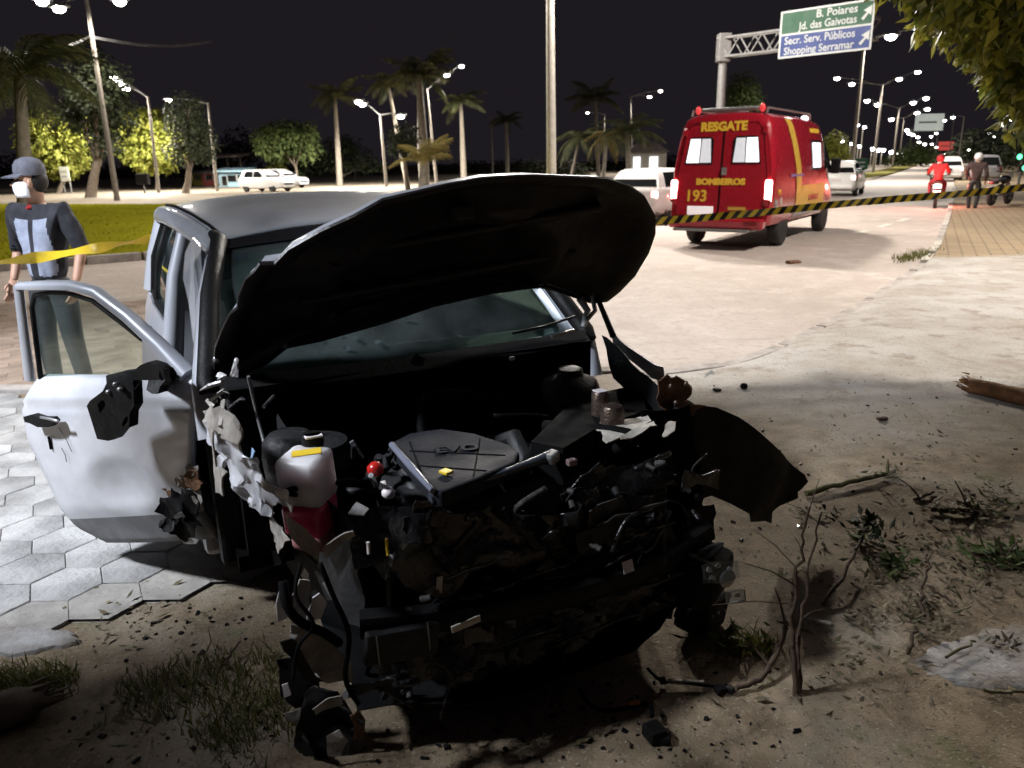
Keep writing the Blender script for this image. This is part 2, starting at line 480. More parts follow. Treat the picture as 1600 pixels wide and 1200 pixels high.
def ground_material():
    m, nt, b = nodes('dirt_and_worn_concrete')
    L = nt.links.new
    ge = N(nt, 'ShaderNodeNewGeometry')
    sp = N(nt, 'ShaderNodeSeparateXYZ')
    L(ge.outputs['Position'], sp.inputs[0])
    def noise(sc, det=6, rough=.6):
        n = N(nt, 'ShaderNodeTexNoise')
        n.inputs['Scale'].default_value, n.inputs['Detail'].default_value, n.inputs['Roughness'].default_value = sc, det, rough
        L(ge.outputs['Position'], n.inputs['Vector'])
        return n.outputs['Fac']
    def mrange(s, a, c, lo=0., hi=1.):
        r = N(nt, 'ShaderNodeMapRange')
        r.interpolation_type = 'SMOOTHSTEP'
        for i, v in enumerate((a, c, lo, hi)): r.inputs[i+1].default_value = v
        L(s, r.inputs[0])
        return r.outputs[0]
    def math_(op, a, c):
        k = N(nt, 'ShaderNodeMath', operation=op)
        for i, v in enumerate((a, c)):
            if isinstance(v, (int, float)): k.inputs[i].default_value = v
            else: L(v, k.inputs[i])
        return k.outputs[0]
    def mixc(f, a, c):
        x = N(nt, 'ShaderNodeMix', data_type='RGBA')
        L(f, x.inputs['Factor'])
        for k, v in (('A', a), ('B', c)):
            if isinstance(v, tuple): x.inputs[k].default_value = v+(1,)
            else: L(v, x.inputs[k])
        return x.outputs['Result']
    n1, n2, n3, n4 = noise(1.3), noise(7), noise(38, 4), noise(.55, 4)
    dirt = mixc(mrange(n2, .35, .65), (.150, .108, .066), (.262, .200, .130))
    dirt = mixc(mrange(n1, .50, .68), dirt, (.30, .255, .195))
    dirt = mixc(mrange(noise(2.6), .56, .70), dirt, (.115, .108, .045))
    con = mixc(mrange(n1, .38, .62), (.47, .445, .415), (.38, .345, .305))
    con = mixc(mrange(noise(3.1, 8, .7), .50, .68), con, (.27, .225, .18))
    con = mixc(mrange(noise(.8, 9, .75), .52, .66), con, (.33, .285, .24))
    # bare concrete apron towards the road, dirt washed over its edge
    yy = math_('ADD', sp.outputs['Y'], math_('MULTIPLY', math_('SUBTRACT', n4, .5), 2.6))
    f = math_('MULTIPLY', mrange(yy, 3.9, 5.7), mrange(sp.outputs['X'], .2, 1.2))
    col = mixc(f, dirt, con)
    # small brick paving on the far pavement
    mp = N(nt, 'ShaderNodeMapping')
    mp.inputs['Rotation'].default_value = (0, 0, R(28))
    L(ge.outputs['Position'], mp.inputs[0])
    br = N(nt, 'ShaderNodeTexBrick')
    br.inputs['Color1'].default_value, br.inputs['Color2'].default_value, br.inputs['Mortar'].default_value = (.36, .27, .165, 1), (.29, .22, .14, 1), (.13, .10, .07, 1)
    br.inputs['Scale'].default_value = 1
    br.inputs['Brick Width'].default_value, br.inputs['Row Height'].default_value, br.inputs['Mortar Size'].default_value = .42, .21, .018
    L(mp.outputs[0], br.inputs[0])
    f2 = math_('MULTIPLY', mrange(math_('ADD', sp.outputs['Y'], math_('MULTIPLY', n1, .8)), 12.9, 13.4), mrange(sp.outputs['X'], 6, 7))
    col = mixc(f2, col, br.outputs['Color'])
    col = mixc(math_('MULTIPLY', mrange(n3, .58, .70), .55), col, (.07, .055, .04))
    col = mixc(math_('MULTIPLY', mrange(noise(95, 2), .60, .68), .7), col, (.36, .32, .26))
    col = mixc(math_('MULTIPLY', mrange(noise(60, 2), .62, .70), .8), col, (.045, .036, .028))
    L(col, b.inputs['Base Color'])
    b.inputs['Roughness'].default_value = .85
    b.inputs['Specular IOR Level'].default_value = .35
    bp = N(nt, 'ShaderNodeBump')
    bp.inputs['Strength'].default_value, bp.inputs['Distance'].default_value = .7, .012
    L(math_('ADD', math_('MULTIPLY', n2, .5), math_('ADD', math_('MULTIPLY', n3, .6), math_('MULTIPLY', noise(140, 3), .5))), bp.inputs['Height'])
    L(bp.outputs[0], b.inputs['Normal'])
    return m

def sheet_material(name, c1, c2, c3, s=.8, hexrelief=0.0, spec=.35):
    m, nt, b = nodes(name)
    L = nt.links.new
    ge = N(nt, 'ShaderNodeNewGeometry')
    cols = []
    for sc in (s, s*6, s*40):
        n = N(nt, 'ShaderNodeTexNoise')
        n.inputs['Scale'].default_value, n.inputs['Detail'].default_value = sc, 7
        L(ge.outputs['Position'], n.inputs['Vector'])
        cols.append(n.outputs['Fac'])
    prev = None
    for f, c, lo, hi in ((cols[0], c2, .38, .62), (cols[1], c3, .50, .74), (cols[2], tuple(x*.75 for x in c1), .52, .75)):
        r = N(nt, 'ShaderNodeMapRange')
        r.inputs[1].default_value, r.inputs[2].default_value = lo, hi
        L(f, r.inputs[0])
        x = N(nt, 'ShaderNodeMix', data_type='RGBA')
        L(r.outputs[0], x.inputs['Factor'])
        if prev is None: x.inputs['A'].default_value = c1+(1,)
        else: L(prev, x.inputs['A'])
        x.inputs['B'].default_value = c+(1,)
        prev = x.outputs['Result']
    if hexrelief:
        vo = N(nt, 'ShaderNodeTexVoronoi', feature='DISTANCE_TO_EDGE')
        vo.inputs['Scale'].default_value, vo.inputs['Randomness'].default_value = 4.2, .22
        L(ge.outputs['Position'], vo.inputs['Vector'])
        r = N(nt, 'ShaderNodeMapRange')
        r.inputs[1].default_value, r.inputs[2].default_value, r.inputs[3].default_value, r.inputs[4].default_value = 0., .05, hexrelief, 0.
        L(vo.outputs['Distance'], r.inputs[0])
        x = N(nt, 'ShaderNodeMix', data_type='RGBA')
        L(r.outputs[0], x.inputs['Factor'])
        L(prev, x.inputs['A'])
        x.inputs['B'].default_value = (.12, .095, .075, 1)
        prev = x.outputs['Result']
    L(prev, b.inputs['Base Color'])
    b.inputs['Roughness'].default_value = .8 if spec else 1.
    b.inputs['Specular IOR Level'].default_value = spec
    bp = N(nt, 'ShaderNodeBump')
    bp.inputs['Strength'].default_value, bp.inputs['Distance'].default_value = .4, .02
    L(cols[2], bp.inputs['Height'])
    L(bp.outputs[0], b.inputs['Normal'])
    return m

# far ground, to the horizon
g = MB()
n = 48
ring = [(0, 0)]
vs = [(0, 40, -0.11)]
for rr in (30, 90, 220, 600, 1600):
    for j in range(n):
        vs.append((rr*cos(2*pi*j/n), 40+rr*sin(2*pi*j/n), -0.11))
fs = [(0, 1+j, 1+(j+1) % n) for j in range(n)]
for k in range(4):
    for j in range(n):
        fs.append((1+k*n+j, 1+(k+1)*n+j, 1+(k+1)*n+(j+1) % n, 1+k*n+(j+1) % n))
g.add(vs, fs)
tag(g.build('ground', sheet_material('park_earth', (.235, .20, .158), (.19, .15, .108), (.14, .125, .065), .12)), kind='structure')

# dirt and concrete lot in front
xs = [-30, -22, -16, -12, -9, -7, -6]
x = -5.2
while x < 6: xs.append(x); x += .07
xs += [6.4, 7, 7.6, 8.4, 9.4, 11, 13, 16, 20, 27, 38, 55, 80, 120, 169]
NV = 150
vs = []
for x in xs:
    ky = interp(KERB, x) - .13
    for j in range(NV+1):
        t = j/NV
        y = -5 + (ky+5)*t
        z = 0.0
        if -5.3 < x < 6.1 and y < 6:
            am = .018*max(0, min(1, (5.9-y)/1.5))
            z = am*(mnoise.fractal(Vector((x*1.1, y*1.1, 3)), .9, 2.1, 4)) + .006*mnoise.noise(Vector((x*6, y*6, 0)))
            if -4.9 < x < -.5 and y > 2.1: z = min(z, .0)*.4 - .012
        if y > ky-.7 and 1.2 < x < 6.5:
            z = -.05*((y-ky+.7)/.7)**2
        vs.append((x, y, z))
fs = [(i*(NV+1)+j, (i+1)*(NV+1)+j, (i+1)*(NV+1)+j+1, i*(NV+1)+j+1) for i in range(len(xs)-1) for j in range(NV)]
lot = MB().add(vs, fs).build('ground', ground_material(), None, 180)
tag(lot, kind='structure')
def lotz(x, y):
    if -5.3 < x < 6.1 and y < 5.9:
        am = .018*max(0, min(1, (5.9-y)/1.5))
        z = am*(mnoise.fractal(Vector((x*1.1, y*1.1, 3)), .9, 2.1, 4)) + .006*mnoise.noise(Vector((x*6, y*6, 0)))
        if -4.9 < x < -.5 and y > 2.1: z = min(z, 0)*.4-.012
        return z
    return 0.0

# road between the kerb and the median
rm = MB()
us = [(-30+ i*.6) for i in range(90)] + [24+i*4 for i in range(36)]
rv = []
for x in us:
    y0, y1 = interp(KERB, x)-.05, 0
    # far edge: straight across the road from the kerb
    y1 = interp(MEDIAN, x)+.05 if x < -2 else None
    if y1 is None: y1 = interp(MEDIAN, x)+.05
    for j in range(13):
        rv.append((x, y0+(max(y1, y0+2)-y0)*j/12, ROADZ))
fs = [(i*13+j, (i+1)*13+j, (i+1)*13+j+1, i*13+j+1) for i in range(len(us)-1) for j in range(12)]
road = rm.add(rv, fs).build('road', sheet_material('worn_road_paving', (.46, .395, .35), (.395, .335, .295), (.52, .46, .415), .35, .10))
tag(road, kind='structure')

# median: lawn on the left, narrow strip on the right
med_l = [p for p in MEDIAN if p[0] <= 3]
lawn_pts = [(x, y+.14) for x, y in med_l] + [(4.5, 29), (-2, 33), (-7, 34.6), (-16.9, 36.9), (-25.5, 39.7), (-60, 46)]
lw = MB().plate([(x, y, -.11) for x, y in lawn_pts], (0, 0, .15))
lawn = tag(lw.build('lawn', sheet_material('lawn_turf', (.175, .165, .010), (.135, .135, .010), (.21, .185, .018), .5, 0, 0), None), kind='structure')
med_r = [p for p in MEDIAN if p[0] > 2.4]
strip = [(x-.1, y+.1) for x, y in med_r] + [(x-2.0, y+1.2) for x, y in reversed(med_r)]
sb = MB()
for i in range(len(med_r)-1):
    a, b2 = med_r[i], med_r[i+1]
    sb.plate([(a[0]-.1, a[1]+.1, -.11), (b2[0]-.1, b2[1]+.1, -.11), (b2[0]-2.2, b2[1]+1.3, -.11), (a[0]-2.2, a[1]+1.3, -.11)], (0, 0, .14))
tag(sb.build('median', sheet_material('median_turf', (.13, .13, .03), (.17, .15, .05), (.25, .21, .14), .4, 0, 0)), kind='structure')
# lawn blades
def inside(x, y, poly):
    c = False
    for (x0, y0), (x1, y1) in zip(poly, poly[1:]+poly[:1]):
        if (y0 > y) != (y1 > y) and x < (x1-x0)*(y-y0)/(y1-y0)+x0: c = not c
    return c
def blades(mb, x, y, z, n, h, sp, wd):
    for _ in range(n):
        a = random.uniform(0, 2*pi)
        bx, by = x+random.gauss(0, sp), y+random.gauss(0, sp)
        hh = h*random.uniform(.5, 1.2)
        lx, ly = random.gauss(0, hh*.55), random.gauss(0, hh*.55)
        w = wd*random.uniform(.6, 1.3)
        cx, cy = cos(a)*w, sin(a)*w
        mb.add([(bx-cx, by-cy, z), (bx+cx, by+cy, z), (bx+cx*.6+lx*.4, by+cy*.6+ly*.4, z+hh*.6), (bx-cx*.6+lx*.4, by-cy*.6+ly*.4, z+hh*.6), (bx+lx, by+ly, z+hh)],
               [(0, 1, 2, 3), (3, 2, 4)])
gb = MB()
k = 0
while k < 5200:
    y = 13.5+26*random.random()**1.7
    x = random.uniform(-26, 3)
    if inside(x, y, lawn_pts):
        blades(gb, x, y, .035, 2, .055, .09, .010*(1+y/30))
        k += 1
tag(gb.build('grass', M['lf_lawn']), kind='stuff')

# kerbs, stone by stone
def kerb(name, poly, x0, x1, stone, top, wid, side, mats, low=None):
    root = tag(bpy.data.objects.new(name, None), kind='structure')
    C.objects.link(root)
    pts = [Vector((x, interp(poly, x), 0)) for x in [x0+(x1-x0)*i/400 for i in range(401)]]
    d, last, cnt = 0, pts[0], 0
    me = {}
    for p in pts[1:]:
        d = (p-last).length
        if d >= stone and cnt < 120:
            mid, t = (p+last)/2, (p-last).normalized()
            zt = top + (low(mid) if low else 0)
            key = (round(zt, 2), 'w' if mats[1] and last.x > 6.6 and random.random() < .4 else 'g')
            if key not in me:
                me[key] = MB().box((0, 0, 0), (stone-.006, wid, .24), ch=.012).mesh('kerb_stone', mats[1] if key[1] == 'w' else mats[0])
            o = inst('kerb_stone', me[key], root)
            o.location = (mid.x, mid.y, zt-.12+random.uniform(-.006, .006))
            o.rotation_euler = (random.uniform(-.01, .01), random.uniform(-.01, .01), atan2(t.y, t.x)+random.uniform(-.012, .012))
            last = p
            cnt += 1
    return root
kstone = mat('kerb_concrete', (.43, .385, .35), .85, 0, .35, 5, bump=.4)
kwhite = mat('whitewashed_kerb', (.60, .56, .49), .8, 0, .35, 6, bump=.3)
def drop(p):   # lowered at the driveway
    return -.084*max(0, min(1, (p.x-.3)/1.2))*max(0, min(1, (7.6-p.x)/1.2))
kerb('kerb', KERB, -9, 24, .95, .012, .13, 0, (kstone, kwhite), drop)
kerb('kerb', MEDIAN, -15, 30, .95, .075, .13, 0, (kstone, None))

# hexagonal pavers: white ones on the pavement, brown ones on the road
def hexpavers(rootname, region, r, z, matn, limit, base_col, struct=True):
    """r = centre to corner; nearest ones are parts, the rest one joined part"""
    cells = []
    dx, dy = r*1.5, r*sqrt(3)
    i0, i1 = -60, 60
    for i in range(-90, 90):
        for j in range(-40, 80):
            x, y = i*dx-.07, j*dy + (dy/2 if i % 2 else 0)
            if region(x, y): cells.append((x, y))
    cells.sort(key=lambda c: c[0]**2+c[1]**2)
    def hexm(sc):
        k = MB()
        o = [Vector((cos(R(60*q))*r*sc, sin(R(60*q))*r*sc, 0)) for q in range(6)]
        vs = [p+Vector((0, 0, -.03)) for p in o]+[p+Vector((0, 0, -.004)) for p in o]+[p*.972 for p in o]
        fs = [(q, (q+1) % 6, 6+(q+1) % 6, 6+q) for q in range(6)]+[(6+q, 6+(q+1) % 6, 12+(q+1) % 6, 12+q) for q in range(6)]+[(12, 13, 14, 15, 16, 17)]
        k.add(vs, fs)
        return k
    mes = [hexm(s).mesh('paver', matn) for s in (.990, .993, .988)]
    jm = MB()
    for x, y in cells:
        jm.add([(x+cos(R(60*q))*r*1.01, y+sin(R(60*q))*r*1.01, z-.009) for q in range(6)], [(0, 1, 2, 3, 4, 5)])
    root = tag(bpy.data.objects.new(rootname, None), kind='structure')
    C.objects.link(root)
    tag(jm.build('joint_sand', mat('joint_sand', (.34, .32, .29), .9, 0, .3, 9, bump=.3), root), kind='stuff')
    rest = MB()
    for q, (x, y) in enumerate(cells):
        zz = z+random.uniform(-.003, .003)
        if rootname == 'pavement':
            lo_ = 2.45+.15*sin(x*4)+.28*max(0, x+2.2)
            dd = min((y-lo_)/.40, (-.85-.25*sin(y*3)-x)/.40)
            if dd < 1: zz -= .024*(1-dd)*random.uniform(.5, 1.1)
        if q < limit:
            o = inst('paver', random.choice(mes), root)
            o.location = (x, y, zz)
            o.rotation_euler = (random.uniform(-.009, .009), random.uniform(-.009, .009), random.choice(range(6))*pi/3)
        else:
            k = hexm(.982)
            rest.add([(a+x, b+y, c+zz) for a, b, c in k.v], k.f)
    if rest.v: tag(rest.build('paver_field', matn, root), kind='stuff')
    return root
pavwhite = mat('pale_concrete_paver', (.46, .45, .435), .8, 0, .5, 2.4, bump=.5, bscale=40, orand=.22)
pavbrown = mat('brown_road_paver', (.385, .290, .225), .8, 0, .4, 1.6, bump=.5, bscale=40, orand=.22)
def r_white(x, y):
    return -4.7 < x < -.85-.25*sin(y*3) and 2.45+.15*sin(x*4)+.28*max(0, x+2.2) < y < interp(KERB, x)-.22
def r_brown(x, y):
    return -7.5 < x < -.9 and interp(KERB, x)+.24 < y < 10.2
hexpavers('pavement', r_white, .146, .012, pavwhite, 300, None)
hexpavers('road', r_brown, .146, ROADZ+.016, pavbrown, 300, None)

# faint lane dashes
dash = MB()
for a, c2 in (((1336, 365), (1356, 360)), ((1374, 355), (1392, 350)), ((1404, 346), (1420, 341.5)), ((1296, 305), (1318, 304)), ((1365, 301), (1385, 300)), ((1405, 299), (1425, 298))):
    p, q = G(*a, ROADZ), G(*c2, ROADZ)
    t = (q-p).normalized()
    nn = Vector((-t.y, t.x, 0))*.09
    zz = Vector((0, 0, .006))
    dash.add([p-nn+zz, q-nn+zz, q+nn+zz, p+nn+zz], [(0, 1, 2, 3)])
tag(dash.build('road_marking', M['whitedash']), kind='structure')
# pale broken concrete slab lower right, and worn cement patches lower left
def patch(pxs, mt, th, jag, seed):
    random.seed(seed)
    P = [G(*p) for p in pxs]
    out = []
    for a, b2 in zip(P, P[1:]+P[:1]):
        for k in range(7):
            q = a.lerp(b2, k/7)
            out.append(Vector((q.x+random.gauss(0, jag), q.y+random.gauss(0, jag), 0)))
    c = sum(out, Vector())/len(out)
    mb = MB()
    n = len(out)
    rings = []
    for s, zt in ((1.03, -.02), (1., .002+th), (.97, .006+th), (.6, .008+th), (.25, .009+th)):
        rings.append([c+(p-c)*s+Vector((0, 0, zt)) for p in out])
    vs = [v for rg in rings for v in rg]
    fs = [(k*n+i, k*n+(i+1) % n, (k+1)*n+(i+1) % n, (k+1)*n+i) for k in range(4) for i in range(n)]+[tuple(4*n+i for i in range(n))]
    return tag(mb.add(vs, fs).build('concrete_slab', mt, None, 60), kind='structure')
slabm = mat('pale_cement_slab', (.40, .39, .38), .85, 0, .5, 4, col2=(.20, .17, .135), bump=.4, bscale=50)
patch([(1380, 1040), (1470, 1000), (1560, 975), (1680, 985), (1700, 1090), (1600, 1080), (1500, 1068)], slabm, -.003, .016, 3)
patch([(-120, 1000), (0, 975), (110, 985), (125, 1003), (40, 1020), (-100, 1030)], slabm, -.002, .01, 4)
random.seed(11)

# ------------------------------------------------------------------ street lamps
def head_mesh(s, lens):
    hb = MB().box((0, 0, .06*s), (.62*s, .26*s, .10*s), ch=.03*s).mesh('lamp_head', M['galv'])
    lb = MB()
    lb.ball((0, 0, -.02*s), (.20*s, .15*s, .14*s), 12)
    return hb, lb.mesh('lamp_glass', lens, 180)
def lamp(label, base, top, heads, power, group=None, s=1.3, lens='lampwhite', r=(.14, .08), color=(1, .93, .84), aim=None, polemat='pole', name='street_lamp', blend=.35, cone=168):
    base, top = Vector(base), Vector(top)
    root = thing(name, label, 'street lamp', base, 0, group)
    MB().tube([(0, 0, -.12), (top-base)*.5, top-base], [r[0], (r[0]+r[1])/2, r[1]], 10).build('pole', M[polemat], root, 60)
    hm, lm = head_mesh(s, M[lens])
    ar = MB()
    for h in heads:
        h = Vector(h)-base
        t = top-base
        mid = t.lerp(h, .5)+Vector((0, 0, .12))
        ar.tube([t-Vector((0, 0, .1)), mid, h+Vector((0, 0, .07*s))], [.05, .045, .035], 6)
        d = h-t
        o = inst('lamp_head', hm, root)
        o.location = h
        o.rotation_euler = (0, 0, atan2(d.y, d.x))
        l2 = inst('lamp_glass', lm, o)
    if heads: ar.build('arm', M['galv'], root, 60)
    if power:
        for h in heads[:2] if isinstance(power, (int, float)) else heads:
            ld = bpy.data.lights.new('lamp_light', 'SPOT')
            ld.energy = power
            ld.color = color
            ld.spot_size = R(cone)
            ld.spot_blend = blend
            ld.shadow_soft_size = .42
            lo = bpy.data.objects.new('lamp_light', ld)
            C.objects.link(lo)
            lo.parent = root
            lo.location = Vector(h)-base+Vector((0, 0, -.22*s))
            if aim: lo.rotation_euler = (Vector(aim)-Vector(h)).to_track_quat('-Z', 'Y').to_euler()
    return root
GL = 'tall avenue lamps with bright heads'
# the tall pole right behind the wreck (its heads are above the picture)
b = at(862, 278, 25.5); b.z = -.05
lamp('tall pale lamp pole behind the wrecked car, rising out of the picture', b, (b.x-.05, b.y, 10.2),
     [(b.x+2.0, b.y-1.2, 10.5), (b.x-2.0, b.y+1.2, 10.5), (b.x+3.6, b.y-2.2, 10.6), (b.x-3.6, b.y+2.1, 10.6)], P_MEDIAN, r=(.17, .10), polemat='pale_pole')
b = at(183, 312, 45); b.z = -.08
tl = at(134, -8, 45)
lamp('leaning lamp pole on the lawn behind the man in the cap', b, tl, [at(187, 1, 44.5), at(92, 12, 45), at(66, 1, 45)], P_FAR, r=(.17, .09), s=1.7)
def avenue(pole_px, Y, top_y, heads, label, power):
    b = at(pole_px[0], pole_px[1], Y)
    t = at(pole_px[2], top_y, Y)
    t.x = b.x
    b.z = -.08
    return lamp(label, b, t, [at(hx, hy, Y) for hx, hy in heads], power, GL, s=(1.7 if Y < 60 else 1.35)*min(1.6, max(1, Y/80)))
avenue((1329, 280, 1336), 52, 62, [(1392, 56), (1438, 46), (1290, 62)], 'avenue lamp whose pole passes behind the right part of the green and blue sign', P_FAR)
avenue((1364, 270, 1367), 80, 132, [(1331, 131), (1405, 123), (1434, 112), (1308, 122)], 'second avenue lamp right of the ambulance, with four white heads', P_FAR)
avenue((1394, 264, 1398), 112, 168, [(1371, 163), (1427, 160), (1447, 153), (1355, 157)], 'third avenue lamp, left of the far white sign', P_FAR)
avenue((1403, 262, 1408), 140, 184, [(1433, 176), (1449, 170), (1393, 186)], 'fourth avenue lamp, just left of the far white sign', P_FAR)
farq = [((1418, 258, 1420), 170, 198, [(1417, 203), (1426, 210)]), ((1428, 256, 1429), 200, 205, [(1420, 208), (1434, 214)]), ((1438, 255, 1440), 235, 215, [(1436, 222), (1445, 225)]),
        ((1452, 254, 1453), 270, 205, [(1463, 208), (1455, 213)]), ((1458, 253, 1460), 300, 222, [(1456, 225), (1463, 230)]), ((1470, 252, 1470), 330, 236, [(1468, 238), (1475, 241)])]
for a, q_ in zip(farq, ('nearest', 'second nearest', 'third nearest', 'fourth', 'fifth', 'farthest')): avenue(*a, q_+' of the small far avenue lamps in the glare where the road ends', 0)
# row along the right pavement
ORD = ['nearest', 'second nearest', 'third nearest', 'fourth nearest', 'fifth', 'sixth', 'seventh', 'eighth', 'ninth', 'farthest']
for (hx, hy, Y) in ((1581, 186, 120), (1567, 195, 132), (1552, 213, 190), (1547, 208, 175), (1538, 218, 215), (1530, 224, 240), (1521, 229, 275), (1512, 234, 310), (1502, 240, 360), (1496, 244, 420)):
    h = at(hx, hy, Y)
    lamp(ORD.pop(0)+' lamp in the row receding along the right side of the avenue', (h.x+2, h.y, -.08), (h.x+2, h.y, h.z+.1), [h], P_FAR if hx == 1567 else 0, 'lamps in a row along the right pavement', s=1.5*Y/130, r=(.12, .07))
for hx, hy, Y in ((1489, 183, 105), (1476, 188, 130)):
    h = at(hx, hy, Y)
    lamp('small lamp just right of the far white sign, '+('upper one' if hx == 1489 else 'lower one'), (h.x+1.5, h.y, -.08), (h.x+1.5, h.y, h.z+.1), [h], 0, 'two small lamps by the far white sign', s=1.1, r=(.11, .06))
# low bright row at the end of the park
ORD2 = ['leftmost', 'second from left', 'third from left', 'third from right', 'second from right', 'rightmost', 'lower right one', 'lower middle one', 'leftmost', 'upper left one', 'upper right one']
for i, (hx, hy) in enumerate(((1364, 232), (1372, 234), (1380, 234), (1393, 237), (1406, 240), (1415, 243), (1343, 228), (1331, 224), (1316, 220), (1340, 195), (1351, 198))):
    Y = 150 if i < 6 else 120
    h = at(hx, hy, Y)
    big = i < 6
    lamp(ORD2[i]+(' lamp of the low glaring row left of the far road' if big else ' of the small far park lamps right of the ambulance'), (h.x, h.y+.5, -.1), (h.x, h.y+.5, h.z+.2), [h], 0,
         'glaring low lamps' if big else 'small park lamps right of the ambulance', s=2.3 if big else 1.5, r=(.10, .07))
# park lamps on the left
GP = 'lamps of the park'
def park(base_px, Y, top, heads, label, power, s=1.5, rr=(.13, .07)):
    b = at(base_px[0], base_px[1], Y); b.z = -.1
    return lamp(label, b, at(top[0], top[1], Y), [at(hx, hy, Y) for hx, hy in heads], power, GP, s=s, lens='lampsoft', r=rr)
park((246, 285), 58, (231, 150), [(178, 120), (190, 130), (197, 138)], 'park lamp with three heads over the lit yellow-green almond tree', 8500, 1.3)
park((603, 281), 64, (594, 178), [(560, 158), (566, 162), (626, 181)], 'park lamp with a crooked arm left of the tall palm cluster', 9000, 1.5)
park((682, 280), 66, (667, 138), [(698, 117), (721, 103)], 'park lamp in front of the tallest palm', 6000, 1.1)
park((338, 287), 60, (325, 160), [(264, 156)], 'slim leaning park lamp pole left of the blue kiosk', 8500, 1.1)
park((988, 268), 100, (985, 150), [(1015, 151), (1032, 142)], 'park lamp beside the fringed palms left of the ambulance', 5000, 1.2)
park((945, 275), 110, (945, 178), [(918, 176)], 'faint park lamp seen through the palm fronds', 4000, .9)
park((770, 278), 95, (767, 182), [], 'bare thin pole between two palms', 0)
park((555, 285), 90, (554, 254), [], 'short white post on the park edge', 0, rr=(.08, .07))
# lamps outside the picture that light the near ground: left pavement, right pavement
lamp('street lamp on the pavement to the left of the wreck', (-7.2, 1.2, 0), (-7.2, 1.2, 6.6), [(-6.3, .75, 6.7)], P_LEFT, color=(.86, .91, 1.0), cone=64, blend=.35, aim=(-3.4, 3.9, 0))
lamp('street lamp on the pavement to the right of the driveway', (10.6, 10.6, 0), (10.6, 10.6, 8.8), [(8.8, 9.4, 9.0)], P_RIGHT, color=(1, .93, .85))

# ================================================================== TREES AND PALMS
def leafquad(mb, p, nrm, up, L, w):
    nrm = nrm.normalized()
    s = nrm.cross(up)
    if s.length < 1e-3: s = nrm.orthogonal()
    s.normalize()
    u = s.cross(nrm)
    a = p
    mb.add([a, a+u*L*.45+s*w*.5, a+u*L+nrm*L*.12, a+u*L*.45-s*w*.5], [(0, 1, 2, 3)])
def crown(mb, blobs, n, L, hang=.5):
    wt = [b[1][0]*b[1][1]*b[1][2] for b in blobs]
    for _ in range(n):
        c, r = random.choices(blobs, wt)[0]
        while True:
            d = Vector((random.gauss(0, 1), random.gauss(0, 1), random.gauss(0, 1)))
            if d.length > .1: break
        d.normalize()
        k = random.random()**.45
        p = Vector(c)+Vector((d.x*r[0]*k, d.y*r[1]*k, d.z*r[2]*k))
        # clumps: keep only where a noise field is high, so gaps show
        if mnoise.noise(p*(1.6/max(.4, r[0]*.55))) < -.12: continue
        nr = d*.6+Vector((random.gauss(0, .5), random.gauss(0, .5), .6+random.gauss(0, .4)))
        up = Vector((random.gauss(0, 1), random.gauss(0, 1), -hang*1.6))
        leafquad(mb, p, nr, up, L*random.uniform(.6, 1.25), L*random.uniform(.35, .6))
def tree(label, base, blobs, trunk_r, n, L, leaf, group=None, bark='bark', lean=None, name='leafy_tree', hang=.5):
    base = Vector(base)
    root = thing(name, label, 'tree', base, 0, group)
    lb = [(Vector(c)-base, r) for c, r in blobs]
    top = sum((c for c, r in lb), Vector())/len(lb)
    low = min(c.z-r[2] for c, r in lb)
    fork = Vector((top.x*.6, top.y*.6, max(low*.9, .8)))
    tm = MB()
    w = Vector((random.gauss(0, .06), random.gauss(0, .06), 0))*fork.z*.4
    tm.tube([(0, 0, -.15), (0, 0, .1), fork*.5+w, fork], [trunk_r*1.5, trunk_r*1.1, trunk_r*.9, trunk_r*.75], 9)
    for c, r in lb:
        mid = fork.lerp(c, .55)+Vector((0, 0, r[2]*.12))
        tm.tube([fork-Vector((0, 0, trunk_r)), mid, c+Vector((0, 0, r[2]*.3))], [trunk_r*.55, trunk_r*.32, trunk_r*.12], 6)
        for q in range(3):
            e = c+Vector((random.uniform(-.7, .7)*r[0], random.uniform(-.7, .7)*r[1], random.uniform(-.2, .6)*r[2]))
            tm.tube([mid, mid.lerp(e, .6)+Vector((0, 0, .1*r[2])), e], [trunk_r*.25, trunk_r*.14, trunk_r*.05], 5)
    tm.build('trunk', M[bark], root, 60)
    cm = MB()
    crown(cm, lb, n, L, hang)
    cm.build('crown', M[leaf], root)
    return root
def tp(label, base_px, Y, blobs_px, trunk_r, n, L, leaf, group=None, dpt=1.0, **kw):
    """blobs given as (x, y, rx, ry) as seen, at forward distance Y"""
    b = at(base_px[0], base_px[1], Y)
    b.z = -.1
    s = Y*1.04/FPX
    bl = []
    for (x, y, rx, ry) in blobs_px:
        yy = Y+random.uniform(-.5, .5)*rx*s
        c = at(x, y, yy)
        bl.append((c, (rx*s, rx*s*dpt, ry*s)))
    return tree(label, b, bl, trunk_r, n, L, leaf, group, **kw)

